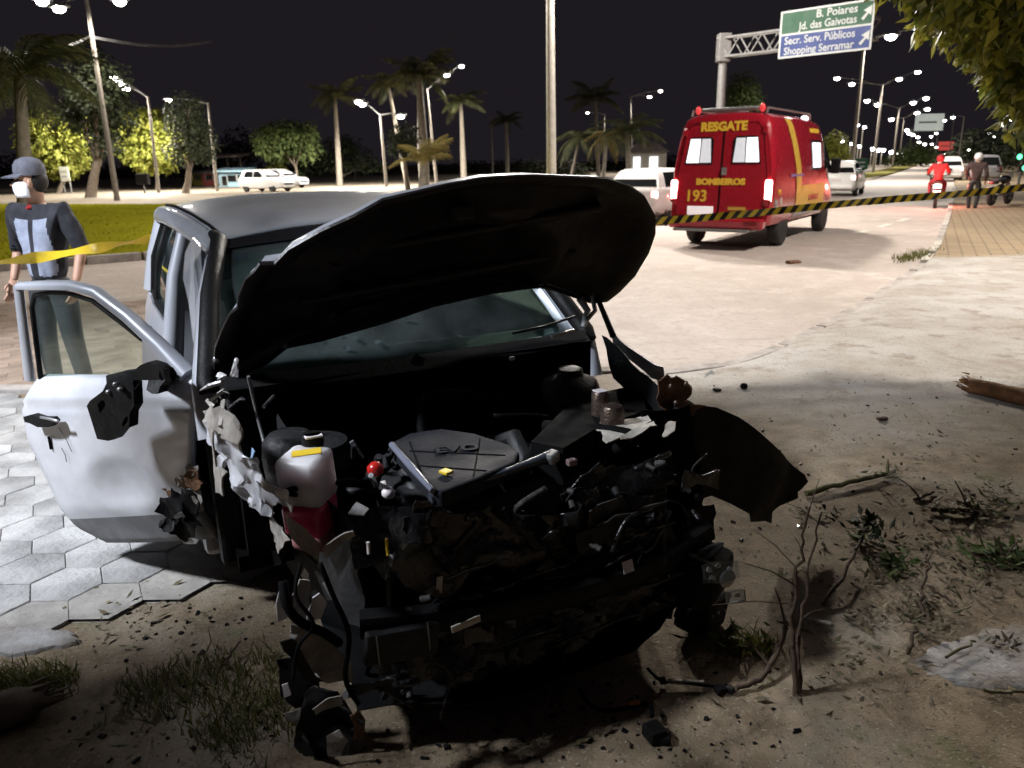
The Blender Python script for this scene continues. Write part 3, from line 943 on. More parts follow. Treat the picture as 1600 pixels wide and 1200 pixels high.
# leaves of a palm: three shared meshes
def frond_mesh(L, droop, leaf, seed, wide=.55, dens=26):
    random.seed(seed)
    mb = MB()
    pts = []
    for i in range(dens+1):
        t = i/dens
        pts.append(Vector((L*(t-.18*droop*t*t), .0, L*(.42*t-droop*.85*t*t))))
    vs, fs = [], []
    mb.tube([pts[k] for k in range(0, dens+1, 4)], [.035*L/2.4*(1-.8*k/dens) for k in range(0, dens+1, 4)], 4)
    for i in range(2, dens+1):
        t = i/dens
        ll = L*wide*.55*(sin(pi*min(1, t*.92+.10)))**.7
        tan = (pts[min(i+1, dens)]-pts[i-1]).normalized()
        for sd in (-1, 1):
            d = (tan*.75+Vector((0, sd, 0))+Vector((0, 0, -.35-.5*t*random.random()))).normalized()
            p = pts[i]
            w = tan*.028*L/2
            e = p+d*ll*random.uniform(.8, 1.1)
            m2 = p+d*ll*.5+Vector((0, 0, .05*ll))
            mb.add([p-w*.6, p+w*.6, m2+w, m2-w, e+Vector((0, 0, -.22*ll))], [(0, 1, 2, 3), (3, 2, 4)])
    return mb.mesh('frond', M[leaf])
FR = {}
def palm(label, base, top, L, nf, leaf='lf_palm', r=(.22, .15), group=None, spread=(.15, 1.25), bulge=1.0, droop=.7, rot=0):
    base, top = Vector(base), Vector(top)
    root = thing('palm_tree', label, 'palm tree', base, 0, group)
    t = top-base
    MB().tube([(0, 0, -.2), (0, 0, .2), t*.35, t*.6, t*.92, t], [r[0]*1.5, r[0]*1.15, r[0]*bulge, (r[0]+r[1])*.5*bulge, r[1], r[1]*.8], 10).build('trunk', M['palmbark'], root, 60)
    ms = []
    for v in range(3):
        key = (leaf, round(droop+v*.22, 2), v)
        if key not in FR: FR[key] = frond_mesh(2.4, droop+v*.22, leaf, 40+v)
        ms.append(FR[key])
    for i in range(nf):
        o = inst('frond', random.choice(ms), root)
        el = spread[0]+(spread[1]-spread[0])*((i+.5)/nf)
        o.location = t-Vector((0, 0, .12+.25*el*.4))
        s = L/2.4*random.uniform(.85, 1.12)
        o.scale = (s, s, s)
        o.rotation_mode = 'XYZ'
        o.rotation_euler = (random.uniform(-.25, .25), -1.0+el+random.uniform(-.14, .14), rot+i*2.399+random.uniform(-.25, .25))
    return root
def pp(label, base_px, Y, top_px, Lpx, nf, **kw):
    b, t = at(base_px[0], base_px[1], Y), at(top_px[0], top_px[1], Y)
    b.z = -.1
    return palm(label, b, t, Lpx*Y*1.04/FPX, nf, **kw)

# left edge: big dark palm with a bare trunk behind the man's head
pp('big dark palm behind the capped man, cut by the left edge of the picture', (38, 312), 34, (30, 110), 125, 20, leaf='lf_palm', r=(.30, .22), droop=.8)
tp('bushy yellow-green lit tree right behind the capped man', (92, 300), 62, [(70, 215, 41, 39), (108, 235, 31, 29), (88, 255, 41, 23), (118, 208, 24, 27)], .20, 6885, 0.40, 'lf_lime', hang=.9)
tp('tall dark tree between the capped man and the leaning lamp pole', (142, 302), 52, [(150, 130, 48, 42), (120, 175, 34, 30), (178, 178, 36, 34), (140, 90, 28, 24), (160, 220, 30, 22)], .32, 6460, 0.36, 'lf_dark')
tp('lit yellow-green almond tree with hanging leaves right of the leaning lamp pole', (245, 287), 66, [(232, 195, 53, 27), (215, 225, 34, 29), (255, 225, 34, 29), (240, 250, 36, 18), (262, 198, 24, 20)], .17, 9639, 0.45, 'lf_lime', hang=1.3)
tp('dark tree just right of the lit almond tree', (290, 296), 56, [(292, 190, 32, 44), (312, 225, 28, 30), (280, 235, 22, 24)], .24, 4080, 0.32, 'lf_dark')
tp('dark low tree left of the bright green leafy tree', (372, 284), 92, [(372, 225, 26, 26), (350, 240, 24, 20), (388, 240, 20, 20)], .2, 2550, 0.43, 'lf_dark')
tp('bright green leafy tree above the parked cars', (468, 292), 72, [(450, 212, 41, 23), (478, 222, 24, 29), (425, 220, 29, 25), (486, 198, 12, 11), (440, 238, 36, 13)], .13, 6885, 0.43, 'lf_mid', hang=1.1)
tp('round green shrub behind the parked cars', (432, 286), 80, [(432, 268, 20, 13), (418, 272, 12, 10)], .08, 1190, 0.30, 'lf_lime')
tp('small shrub with reddish wall behind, right of the parked cars', (468, 290), 80, [(470, 277, 9, 10)], .06, 442, 0.29, 'lf_mid')
pp('slim palm with a feathery dark crown left of the crooked park lamp', (531, 288), 72, (523, 150), 48, 16, r=(.24, .16), droop=.5)
tp('wide dark bushy tree at the foot of the slim palm', (528, 287), 84, [(520, 240, 40, 24), (556, 248, 30, 20), (490, 255, 28, 18), (580, 258, 22, 12), (540, 225, 22, 14)], .22, 4760, 0.43, 'lf_dark')
pp('tallest palm, a broad dark crown over a pale trunk', (663, 284), 60, (655, 118), 66, 22, r=(.34, .2), droop=.55, bulge=1.15)
pp('dark palm left of the tallest palm, lower crown', (636, 284), 68, (606, 130), 46, 16, r=(.20, .14), droop=.6)
pp('young yellow-green palm standing in front of the tallest palm', (658, 296), 44, (662, 250), 62, 11, leaf='lf_palmdry', r=(.20, .16), spread=(.05, .75), droop=.55, rot=.5)
tp('small rounded dark tree behind the young yellow-green palm', (637, 286), 52, [(632, 212, 24, 20), (624, 232, 18, 14)], .16, 1530, 0.29, 'lf_dark')
pp('palm with a thin pale trunk right of the tallest palm', (725, 280), 74, (720, 158), 42, 16, r=(.26, .16), droop=.55)
pp('small palm left of the tall pale lamp pole', (793, 277), 92, (791, 188), 32, 14, r=(.22, .15), droop=.6)
tp('far dark tree mass left of the tall pale lamp pole', (760, 276), 140, [(745, 262, 46, 10), (800, 262, 46, 12), (690, 266, 40, 9), (585, 266, 40, 10)], .3, 3740, 0.65, 'lf_dark')
tp('dark shrubs at the foot of the tall pale lamp pole', (842, 276), 100, [(835, 262, 26, 14), (875, 262, 30, 16), (905, 266, 20, 10)], .12, 2210, 0.43, 'lf_dark')
pp('feathery palm just right of the tall pale lamp pole', (892, 276), 72, (905, 215), 50, 13, r=(.16, .12), droop=.95)
pp('tall dark palm behind the feathery palms', (935, 275), 92, (930, 155), 52, 16, r=(.22, .15), droop=.5)
pp('broad feathery palm with yellowing lower leaves, left of the ambulance', (984, 272), 50, (980, 205), 64, 14, leaf='lf_palm', r=(.17, .13), droop=.7, rot=.8)
pp('slim fringed palm leaning beside the broad feathery palm', (942, 276), 58, (948, 212), 44, 12, leaf='lf_palmdry', r=(.14, .11), droop=1.0)
tp('dark tree behind the ambulance roof, under the sign gantry', (1158, 270), 60, [(1158, 140, 26, 26), (1145, 160, 20, 20), (1175, 158, 18, 22)], .2, 2720, 0.32, 'lf_mid')
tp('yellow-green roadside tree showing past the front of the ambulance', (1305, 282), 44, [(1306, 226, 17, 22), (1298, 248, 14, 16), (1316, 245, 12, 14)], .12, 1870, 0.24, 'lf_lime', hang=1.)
tp('trees along the median by the green road sign', (1420, 262), 130, [(1425, 240, 22, 16), (1445, 244, 20, 14), (1400, 250, 18, 8)], .2, 2550, 0.65, 'lf_mid')
tp('dark hedge of trees on the right beyond the far cars', (1545, 262), 110, [(1530, 222, 34, 22), (1560, 228, 34, 26), (1590, 235, 30, 30), (1505, 240, 24, 12)], .3, 5780, 0.58, 'lf_dark')
tp('green tree by the traffic signal at the right edge', (1592, 280), 62, [(1585, 235, 30, 26), (1612, 225, 34, 34)], .2, 3060, 0.32, 'lf_dark')
tp('far dark trees closing the end of the avenue', (1475, 256), 330, [(1470, 240, 30, 12), (1500, 246, 26, 8), (1440, 246, 30, 8)], .3, 1530, 1.44, 'lf_dark')
for i, (x, y, rx, ry) in enumerate(((20, 262, 60, 26), (200, 268, 60, 16), (330, 262, 50, 20), (450, 264, 60, 16), (960, 262, 60, 14), (1040, 258, 40, 16))):
    tp(['dark far bushes behind the man in the cap', 'dark far bushes behind the lit almond tree', 'dark far bushes behind the kiosks', 'dark far bushes behind the parked cars', 'dark far bushes behind the feathery palms', 'dark far bushes just left of the ambulance'][i],
       (x, 276, ), 150, [(x, y, rx, ry), (x+rx*.6, y+2, rx*.6, ry*.8), (x-rx*.6, y+2, rx*.6, ry*.8)], .25, 2210, 0.79, 'lf_dark', name='bush')

# overhanging tree at the upper right: trunk outside the picture on the right pavement
base = Vector((7.6, 5.6, 0))
bl = []
for (x, y, Y, r) in ((1525, -85, 5.6, .55), (1590, 5, 5.5, .48), (1640, 95, 5.7, .46), (1690, 45, 5.6, .66), (1472, -62, 6.0, .40), (1652, 160, 5.9, .38), (1620, -80, 5.2, .66), (1580, 62, 6.2, .34), (1412, -22, 6.0, .22), (1730, 140, 5.6, .56), (1515, 0, 5.9, .34), (1600, 120, 6.4, .26), (1480, 28, 6.2, .24), (1545, 60, 6.3, .26)):
    c = at(x, y, Y)
    bl.append((c, (r, r*1.1, r*.75)))
for c, r in (((6.3, 6.68, 5.0), (.9, .24, .5)), ((5.5, 6.66, 5.2), (.8, .24, .5)), ((7.1, 6.6, 4.8), (.8, .24, .5)), ((4.55, 5.85, 5.0), (.45, .32, .4)), ((4.2, 5.7, 5.2), (.35, .28, .35)), ((7.9, 6.6, 5.3), (.8, .5, .6))):
    bl.append((Vector(c), r))  # unseen crown clumps added to shade the lot and the engine bay
tree('leafy tree overhanging the upper right corner of the picture', base, bl, .16, 27000, .125, 'lf_near', hang=1.2)
# unseen tree added at left, crown shaped to shade the ground and car roof
bl = [(Vector(c), r) for c, r in (((-3.95, 1.0, 3.5), (.55, .5, .35)), ((-3.6, 1.35, 3.05), (.45, .4, .25)), ((-4.2, .6, 3.9), (.6, .6, .4)), ((-3.7, .5, 3.3), (.6, .5, .35)), ((-3.4, .2, 3.6), (.7, .6, .4)), ((-3.75, 1.36, 3.3), (.50, .22, .2)), ((-3.6, 1.2, 3.1), (.32, .2, .2)), ((-3.0, 2.75, 3.3), (.50, .36, .22)), ((-2.75, 2.6, 3.2), (.40, .32, .26)), ((-2.95, 2.85, 3.5), (.50, .36, .26)), ((-2.5, 2.75, 3.35), (.40, .34, .26)), ((-4.3, 1.3, 3.6), (.4, .22, .2)))]
tree('unseen small street tree added left of the photographer to shade ground and car roof', (-4.0, .55, 0), bl, .07, 5600, .13, 'lf_near', hang=1.)

# ================================================================== BUILDINGS, SIGNS
def kiosk(label, px, Y, wpx, hpx, wallm, roofm, windows, awning=None, name='kiosk'):
    b = at(px[0], px[1], Y)
    b.z = -.1
    s = Y*1.04/FPX
    w, h = wpx*s, hpx*s
    root = thing(name, label, 'kiosk', b, R(8))
    MB().box((0, 1.5, h/2), (w, 3, h), ch=.03).build('wall', M[wallm], root)
    MB().plate([(-w/2-.3, -.5, h), (w/2+.3, -.5, h), (w/2+.3, 3.3, h+.25), (-w/2-.3, 3.3, h+.25)], (0, 0, .12)).build('roof', M[roofm], root)
    for (fx, fw, z0, z1) in windows:
        wb = MB().box((fx*w/2, -.02, h*(z0+z1)/2), (fw*w, .08, h*(z1-z0)), ch=.01).build('window', M['darkglass'], root)
        fr = MB()
        for sx in (-1, 1): fr.box((fx*w/2+sx*fw*w/2, -.05, h*(z0+z1)/2), (.07, .1, h*(z1-z0)+.1))
        fr.build('frame', M['signwhite'], wb)
    return root
kiosk('red painted kiosk under the long park roof', (328, 286), 78, 20, 17, 'fieldred', 'roofing', [(0, .5, .45, .85)])
kiosk('yellow painted kiosk left of the red one', (309, 286), 80, 15, 16, 'fieldyellow', 'roofing', [(0, .5, .45, .85)])
kiosk('light blue kiosk beside the parked cars', (366, 286), 72, 42, 21, 'skyblue', 'skyblue', [(-.62, .18, .1, .75), (-.1, .3, .35, .8), (.55, .3, .35, .8)])
sb = at(330, 262, 84)
root = thing('shelter', 'long low roof on posts over the painted kiosks', 'shelter', (sb.x, sb.y, -.1), R(8))
s = 84*1.04/FPX
MB().plate([(-66*s, -1.5, 2.55), (48*s, -1.5, 2.7), (48*s, 3.5, 3.0), (-66*s, 3.5, 2.85)], (0, 0, .22)).build('roof', M['roofing'], root)
for fx in (-60, -30, 0, 26, 44):
    MB().tube([(fx*s, -1, 0), (fx*s, -1, 2.62)], .07, 8).build('post', M['pole'], root)
hb = at(1012, 270, 84)
root = thing('house', 'small cream house with a low hipped roof behind the white hatchback', 'house', (hb.x, hb.y, -.1), R(-6))
s = 84*1.04/FPX
MB().box((0, 2, 1.25), (52*s, 4, 2.5), ch=.02).build('wall', M['cream'], root)
w = 30*s
MB().add([(-w, -.5, 2.5), (w, -.5, 2.5), (w, 4.5, 2.5), (-w, 4.5, 2.5), (-w*.4, 2, 3.6), (w*.4, 2, 3.6)], [(0, 1, 5, 4), (1, 2, 5), (2, 3, 4, 5), (3, 0, 4), (3, 2, 1, 0)]).build('roof', M['roofing'], root)
for fx, fw in ((-16, 10), (8, 12)):
    wb = MB().box((fx*s, -.03, 1.35), (fw*s, .1, 1.4), ch=.01).build('window', M['litglass'], root)
    MB().box((fx*s, -.07, .62), (fw*s+.1, .12, .08)).build('sill', M['cream'], wb)
def panel_sign(label, px, Y, wpx, hpx, mt, bottom_px, rows=2, name='road_sign', rz=0, cat='sign'):
    c = at(px[0], px[1], Y)
    s = Y*1.04/FPX
    w, h = wpx*s, hpx*s
    root = thing(name, label, cat, (c.x, c.y, -.1), rz)
    MB().box((0, 0, c.z+.1), (w, .08, h), ch=.02).build('panel', mt, root)
    tm = MB()
    for k in range(rows):
        zz = c.z+.1+h*(.5-(k+1)/(rows+1))
        tm.box((-.05*w, -.046, zz), (w*.62, .006, h*.10))
    tm.build('lettering', M['signwhite'], root)
    for sx in (-.36, .36):
        MB().tube([(sx*w, .08, 0), (sx*w, .08, c.z+h*.45)], .05, 8).build('post', M['galv'], root)
    return root
panel_sign('small green direction sign on posts in the median', (1345, 257), 70, 21, 17, M['signgreen'], 280)
ws = M['signwhite']
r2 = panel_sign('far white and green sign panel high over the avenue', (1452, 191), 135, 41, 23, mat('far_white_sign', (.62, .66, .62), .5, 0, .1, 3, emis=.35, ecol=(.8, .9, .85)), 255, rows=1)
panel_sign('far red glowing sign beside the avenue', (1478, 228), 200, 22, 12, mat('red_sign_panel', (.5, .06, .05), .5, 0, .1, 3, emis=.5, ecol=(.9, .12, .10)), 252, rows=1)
panel_sign('small white notice board under the lit tree behind the capped man', (101, 272), 60, 13, 20, mat('white_notice', (.65, .66, .55), .6, 0, .15, 3), 290, rows=2, name='notice_board')
b = at(225, 292, 58); b.z = -.1
root = thing('park_bin', 'dark litter box on a post on the lawn edge', 'litter bin', b)
MB().box((0, 0, 1.0), (.85, .5, .75), ch=.05).build('box', M['blackplastic'], root)
MB().tube([(0, 0, 0), (0, 0, .65)], .06, 8).build('post', M['galv'], root)
# traffic signal glowing green
b = at(1598, 262, 42)
root = thing('traffic_signal', 'traffic signal glowing green at the right edge', 'traffic light', (b.x, b.y, -.1))
MB().tube([(0, .15, 0), (0, .15, b.z+.9)], .07, 8).build('pole', M['galv'], root)
for z in (245, 262):
    q = at(1591 if z == 245 else 1599, z, 42)
    hb = MB().box((q.x-b.x, 0, q.z+.1), (.34, .22, .36), ch=.03).build('housing', M['blackplastic'], root)
    MB().ball((q.x-b.x, -.12, q.z+.1), (.14, .05, .14), 12).build('lens', M['greenlit'], hb, 180)
# wires strung from the leaning lamp pole
wm = MB()
for dz in (0, .25):
    a, b2, c = at(60, 72+dz*6, 46), at(140, 56+dz*10, 45), at(330, 63+dz*10, 62)
    pts = [a.lerp(b2, k/6)-Vector((0, 0, .25*sin(pi*k/6))) for k in range(6)]+[b2.lerp(c, k/10)-Vector((0, 0, .4*sin(pi*k/10))) for k in range(11)]
    wm.tube(pts, .02, 4)
tag(wm.build('power_cable', M['galv']), 'pair of thin power cables strung from the leaning lamp pole', 'cable')

# sign gantry
Yg = 30.0
pb = at(1120, 270, Yg); pb.z = -.05
top = at(1119, 58, Yg)
root = thing('sign_gantry', 'grey steel gantry post with a lattice arm carrying the green and blue road sign', 'sign gantry', pb)
tz = top.z-pb.z
MB().tube([(0, 0, 0), (0, 0, tz+.05)], [.17, .15], 14).build('post', M['gantry'], root, 60)
endp = at(1372, 38, Yg-3.6)
ad = Vector((endp.x-pb.x, endp.y-pb.y, 0))
AL = ad.length
ad.normalize()
z1, z0 = tz-.05, tz-.68
def ap(t, z, off=0.0): return Vector((ad.x*t-ad.y*off, ad.y*t+ad.x*off, z))
for off in (-.16, .16):
    for z in (z0, z1):
        MB().tube([ap(-.2, z, off), ap(AL, z+.04, off)], .045, 6).build('chord', M['gantry'], root)
k = 0
for off in (-.16, .16):
    t = -.15
    while t < AL-.4:
        a, b2 = (z0, z1) if k % 2 else (z1, z0)
        MB().tube([ap(t, a, off), ap(t+.42, b2, off)], .028, 5).build('brace', M['gantry'], root)
        t += .42
        k += 1
MB().box((0, 0, (z0+z1)/2), (.45, .45, .95), ch=.03).build('collar', M['gantry'], root)
# the sign: two panels
c00, c10, c11, c01 = at(1221, 93, Yg-1.35), at(1363, 79, Yg-3.45), at(1366, 3, Yg-3.45), at(1223, 19, Yg-1.35)
xd = (c10-c00); xd.z = 0
w = xd.length
xd.normalize()
zc0 = (c00.z+c10.z)/2-.05
h = ((c01.z-c00.z)+(c11.z-c10.z))/2
mid = (c00+c10)/2
sg = thing('direction_sign', 'large overhead direction sign, green panel above a blue panel with white lettering and arrows', 'road sign', (mid.x-.45*sin(-atan2(xd.y, xd.x)), mid.y-.62, zc0), atan2(xd.y, xd.x))
hg = h*.50
MB().box((0, 0, hg/2), (w, .06, hg-.02), ch=.02).build('blue_panel', M['signblue'], sg)
MB().box((0, 0, hg+(h-hg)/2), (w, .06, h-hg-.02), ch=.02).build('green_panel', M['signgreen'], sg)
fr = MB()
for z in (.03, hg, h-.03): fr.box((0, -.034, z), (w, .012, .06))
for x in (-w/2+.03, w/2-.03): fr.box((x, -.037, h/2), (.06, .012, h))
fr.build('border', M['signwhite'], sg)
for txt, z, al, x, sz in (('B. Poiares', hg+(h-hg)*.70, 'RIGHT', w*.33, .33), ('Jd. das Gaivotas', hg+(h-hg)*.28, 'RIGHT', w*.33, .33), ('Secr. Serv. Públicos', hg*.72, 'LEFT', -w*.44, .33), ('Shopping Serramar', hg*.28, 'LEFT', -w*.44, .33)):
    me = text_mesh(txt, sz, M['signwhite'], .003, al, bold=.004)
    wd = max(v.co.x for v in me.vertices)-min(v.co.x for v in me.vertices)
    lim = w*.76
    k = min(1., lim/wd) if al == 'LEFT' else min(1., w*.62/wd)
    o = inst('lettering', me, sg)
    o.location = (x, -.036, z)
    o.rotation_euler = (R(90), 0, 0)
    o.scale = (k, 1, 1)
for z in (hg+(h-hg)*.5, hg*.52):
    a = .24
    pts = [(-.5*a, -.7*a), (.2*a, 0.0), (-.25*a, .25*a), (.8*a, .8*a), (.75*a, -.45*a), (.4*a, -.15*a), (-.2*a, -.95*a)]
    MB().plate([(w*.41+px, -.034, z+pz) for px, pz in pts], (0, -.01, 0)).build('arrow', M['signwhite'], sg)

# ================================================================== VEHICLES
def cut(o, cutter_mb):
    """open round wheel arches in a body"""
    c = cutter_mb.build('arch_cutter', M['rubber'])
    md = o.modifiers.new('arches', 'BOOLEAN')
    md.object, md.operation, md.solver = c, 'DIFFERENCE', 'EXACT'
    dg = bpy.context.evaluated_depsgraph_get()
    me = bpy.data.meshes.new_from_object(o.evaluated_get(dg))
    o.modifiers.clear()
    old = o.data
    o.data = me
    bpy.data.meshes.remove(old)
    bpy.data.objects.remove(c)
    me.polygons.foreach_set('use_smooth', [True]*len(me.polygons))
    me.set_sharp_from_angle(angle=R(32))
WHEELS = {}
def wheel(parent, x, y, r, w, name='wheel'):
    key = (round(r, 3), round(w, 3))
    if key not in WHEELS:
        ty = MB().lathe([(r*.62, -w/2), (r*.9, -w/2), (r*.99, -w*.36), (r, -w*.2), (r, w*.2), (r*.99, w*.36), (r*.9, w/2), (r*.62, w/2)], 28, 'y').mesh('tyre', M['tyre'], 40)
        rb = MB().lathe([(r*.60, -w*.40), (r*.64, -w*.45), (r*.64, w*.45), (r*.60, w*.40)], 28, 'y')
        for k in range(5):
            a = 2*pi*k/5
            for sy in (-1, 1):
                rb.plate([(sin(a-.22)*r*.12, sy*w*.38, cos(a-.22)*r*.12), (sin(a-.13)*r*.61, sy*w*.40, cos(a-.13)*r*.61), (sin(a+.13)*r*.61, sy*w*.40, cos(a+.13)*r*.61), (sin(a+.22)*r*.12, sy*w*.38, cos(a+.22)*r*.12)], (0, sy*.02, 0))
        rb.lathe([(r*.15, -w*.42), (r*.17, -w*.40), (r*.17, w*.40), (r*.15, w*.42)], 14, 'y')
        hb = MB().lathe([(r*.58, -w*.22), (r*.58, w*.22)], 24, 'y').mesh('brake_disc', M['greypart'], 40)
        WHEELS[key] = (ty, rb.mesh('rim', M['rim'], 40), hb)
    ty, rm_, hb = WHEELS[key]
    o = inst(name, ty, parent, loc=(x, y, r))
    inst('rim', rm_, o)
    inst('brake_disc', hb, o)
    return o
def loft(mb, st, ring, closed=True):
    """st: list of stations, ring(station) -> points of a closed ring"""
    rings = [ring(s) for s in st]
    n = len(rings[0])
    vs = [p for r in rings for p in r]
    fs = [(i*n+j, i*n+(j+1) % n, (i+1)*n+(j+1) % n, (i+1)*n+j) for i in range(len(rings)-1) for j in range(n)]
    fs.append(tuple(range(n-1, -1, -1)))
    fs.append(tuple((len(rings)-1)*n+j for j in range(n)))
    return mb.add(vs, fs)
def quadwin(a, b, c, d, off, inset=0.0):
    """window pane from four corners pushed out along off"""
    P = [Vector(p) for p in (a, b, c, d)]
    ce = sum(P, Vector())/4
    return MB().plate([p.lerp(ce, inset)-Vector(off)*.4 for p in P], Vector(off)*1.4)

# ---------------- red rescue van
ra = (G(1215, 383, ROADZ)+G(1088, 378, ROADZ))/2
amb = thing('rescue_van', 'red high roofed firefighter rescue van with yellow stripes, seen from behind', 'ambulance', (ra.x-.02, ra.y, ROADZ), R(56))
def aring(s):
    x, hw, zb, zt, hwt, lean = s
    k = (zt-zb)/(2.52-.42)
    Z = lambda z: zb+(z-.42)*k
    half = [(.80*hw, Z(.42)), (.96*hw, Z(.47)), (hw, Z(.62)), (hw*1.005, Z(1.0)), (hw, Z(1.35)), (hw*.985+hwt*.015, Z(1.5)), (hw*.5+hwt*.5, Z(1.98)), (hwt, Z(2.30)), (hwt*.93, Z(2.43)), (hwt*.75, Z(2.50)), (hwt*.35, Z(2.535))]
    pts = [(x+lean*(z-1.2), -y, z) for y, z in half]+[(x+lean*(z-1.2), y, z) for y, z in reversed(half)]
    return [Vector(p) for p in pts]
ast = [(-1.10, .955, .46, 2.42, .80, .085), (-1.04, .985, .43, 2.50, .84, .075), (-.9, .99, .42, 2.52, .86, .04), (-.3, .99, .42, 2.53, .865, 0), (.6, .99, .42, 2.53, .865, 0), (1.6, .99, .42, 2.53, .865, 0), (2.5, .99, .42, 2.51, .86, 0), (2.95, .985, .42, 2.46, .84, 0), (3.2, .98, .42, 2.36, .82, 0), (3.75, .97, .42, 1.72, .80, 0), (4.0, .95, .42, 1.36, .78, 0), (4.35, .90, .42, 1.20, .74, 0), (4.52, .80, .44, 1.05, .66, 0), (4.58, .70, .50, .92, .58, 0)]
body = loft(MB(), ast, aring).build('body', M['ambred'], amb, 35, recalc=True)
cm = MB()
WB, AR = 3.55, .36
for wx in (0, WB): cm.lathe([(.43, -1.2), (.43, 1.2)], 28, 'y', (wx, 0, .37))
cut(body, cm)
MB().box((1.7, 0, .55), (5.2, 1.55, .34)).build('underbody', M['rubber'], amb)
for wx in (0, WB):
    for sy in (-1, 1):
        wheel(amb, wx, sy*.845, AR, .23)
def rx(z): return -1.10+.085*(z-1.2)
# rear doors with their windows
for sy in (-1, 1):
    d = MB()
    d.plate([(rx(.62)-.004, sy*.012, .62), (rx(.62)-.004, sy*.86, .64), (rx(1.4)-.004, sy*.87, 1.4), (rx(2.2)-.004, sy*.735, 2.22), (rx(2.36)-.004, sy*.62, 2.34), (rx(2.36)-.004, sy*.012, 2.36)], (-.016, 0, 0))
    dr = d.build('rear_door', M['ambred'], amb, None, recalc=True)
    def wp(y, z, o=.022): return (rx(z)-o, sy*y, z)
    wf = MB().plate([wp(.19, 1.60), wp(.74, 1.60), wp(.72, 1.68), wp(.66, 2.06), wp(.61, 2.10), wp(.24, 2.10), wp(.19, 2.04)], (-.010, 0, 0)).build('window', M['blackgloss'], dr)
    p1 = MB()
    p0_ = MB().plate([wp(.215, 1.63, .034), wp(.44, 1.63, .034), wp(.42, 2.07, .034), wp(.25, 2.07, .034)], (-.004, 0, 0))
    p1.plate([wp(.46, 1.63, .034), wp(.71, 1.63, .034), wp(.645, 2.07, .034), wp(.445, 2.07, .034)], (-.004, 0, 0))
    inst('rear_window_pane', p1.mesh('rear_window_pane', M['litglass']), dr)
    inst('rear_window_pane', p0_.mesh('rear_window_pane', M['dimglass']), dr)
    gp__ = [(rx(z_)-.021, sy*y_, z_) for y_, z_ in ((.012, .62), (.86, .64), (.87, 1.4), (.735, 2.22), (.62, 2.34), (.012, 2.36), (.012, .62))]
    MB().tube(gp__, .006, 5).build('door_gap', M['rubber'], dr)
    MB().box((rx(.92)-.006, sy*.925, .92), (.072, .125, .07), ch=.02).build('reverse_lamp', M['tailoff'], amb)
MB().box((rx(1.45)-.035, -.06, 1.47), (.03, .10, .14), ch=.01).build('door_handle', M['steel'], amb)
for z in (.9, 2.2):
    for sy in (-1, 1):
        MB().box((rx(z)-.02, sy*(.90 if z < 1.5 else .77), z), (.05, .08, .12), ch=.01).build('door_hinge', M['ambred'], amb)
for sy in (-1, 1):
    MB().box((rx(1.05)-.005, sy*.925, 1.10), (.07, .13, .42), ch=.03).build('tail_lamp', M['taillit'], amb)
MB().box((rx(.8)-.03, .36, .73), (.02, .52, .17), ch=.004).build('licence_plate', mat('lit_plate', (.75, .74, .74), .5, 0, .1, 8, emis=.5, ecol=(1, .9, .9)), amb)
bm_ = MB().box((rx(.5)-.09, 0, .50), (.24, 1.86, .20), ch=.05)
bm_.build('rear_bumper', M['ambred'], amb)
MB().box((rx(.5)-.13, .05, .38), (.30, 1.5, .05), ch=.015).build('rear_step', M['galv'], amb)
MB().box((rx(.5)-.2, -.7, .52), (.02, .26, .10), ch=.004).build('reflector', M['tailoff'], amb)
def rear_text(t, sz, y, z, m, bold=.0, k=1.):
    me = text_mesh(t, sz, m, .002, bold=bold)
    o = inst('lettering', me, amb)
    o.matrix_local = frame((rx(z)-.028, y, z), (0, -1, 0), (.085, 0, 1)) @ Matrix.Diagonal((k, 1, 1, 1))
rear_text('RESGATE', .22, .02, 2.28, M['letteryellow'], .012)
rear_text('BOMBEIROS', .155, .0, 1.27, M['letteryellow'], .010, 1.15)
rear_text('193', .30, .46, 1.0, M['letteryellow'], .008)
# emblem seen as a small yellow badge low on the right door
MB().box((rx(.78)-.026, -.36, .78), (.006, .34, .06)).build('reflective_strip', M['ambyellow'], amb)
# right side: diagonal and lower yellow bands, window, lettering
SP = [(.42, .80*.99), (.47, .96*.99), (.62, .99), (1.0, .995), (1.35, .99), (1.5, .988), (1.98, .9275), (2.31, .865), (2.44, .805), (2.51, .65)]
def sidey(z, x=1.):
    for (z0, y0), (z1, y1) in zip(SP, SP[1:]):
        if z <= z1: return -(y0+(y1-y0)*(z-z0)/(z1-z0))-.007
    return -.6
def sideband(name, outline, m, n=14):
    """band on the right flank, outline: list of (z, x0, x1)"""
    mb = MB()
    vs, fs = [], []
    for z, x0, x1 in outline:
        vs += [(x0, sidey(z), z), (x1, sidey(z), z)]
    k = len(outline)
    fs = [(2*i, 2*i+1, 2*i+3, 2*i+2) for i in range(k-1)]
    mb.add(vs, fs)
    b2 = MB().add([(a, b-.004, c) for a, b, c in vs], fs)
    b2.build(name, m, amb)
sideband('yellow_stripe', [(z, .62-.62*((z-.95)/1.45)**1.5 if z > .95 else .62, 1.02-.62*((z-.95)/1.45)**1.5 if z > .95 else 1.02) for z in [.62+.06*i for i in range(31)]], M['ambyellow'])
sideband('yellow_side_band', [(z, 1.025, 3.06) for z in (.62, .75, .9, 1.0, 1.14)], M['ambyellow'])
sideband('grey_skirt', [(z, .5, 3.06) for z in (.46, .54, .615)], M['steel'])
sideband('blue_line', [(z, .10, 1.1) for z in (1.33, 1.385)], mat('blue_grey_line', (.12, .12, .30), .4, 0, .1, 5))
sideband('window_frame', [(z, 1.78, 2.62) for z in (1.44, 1.6, 1.8, 2.05)], M['blackgloss'])
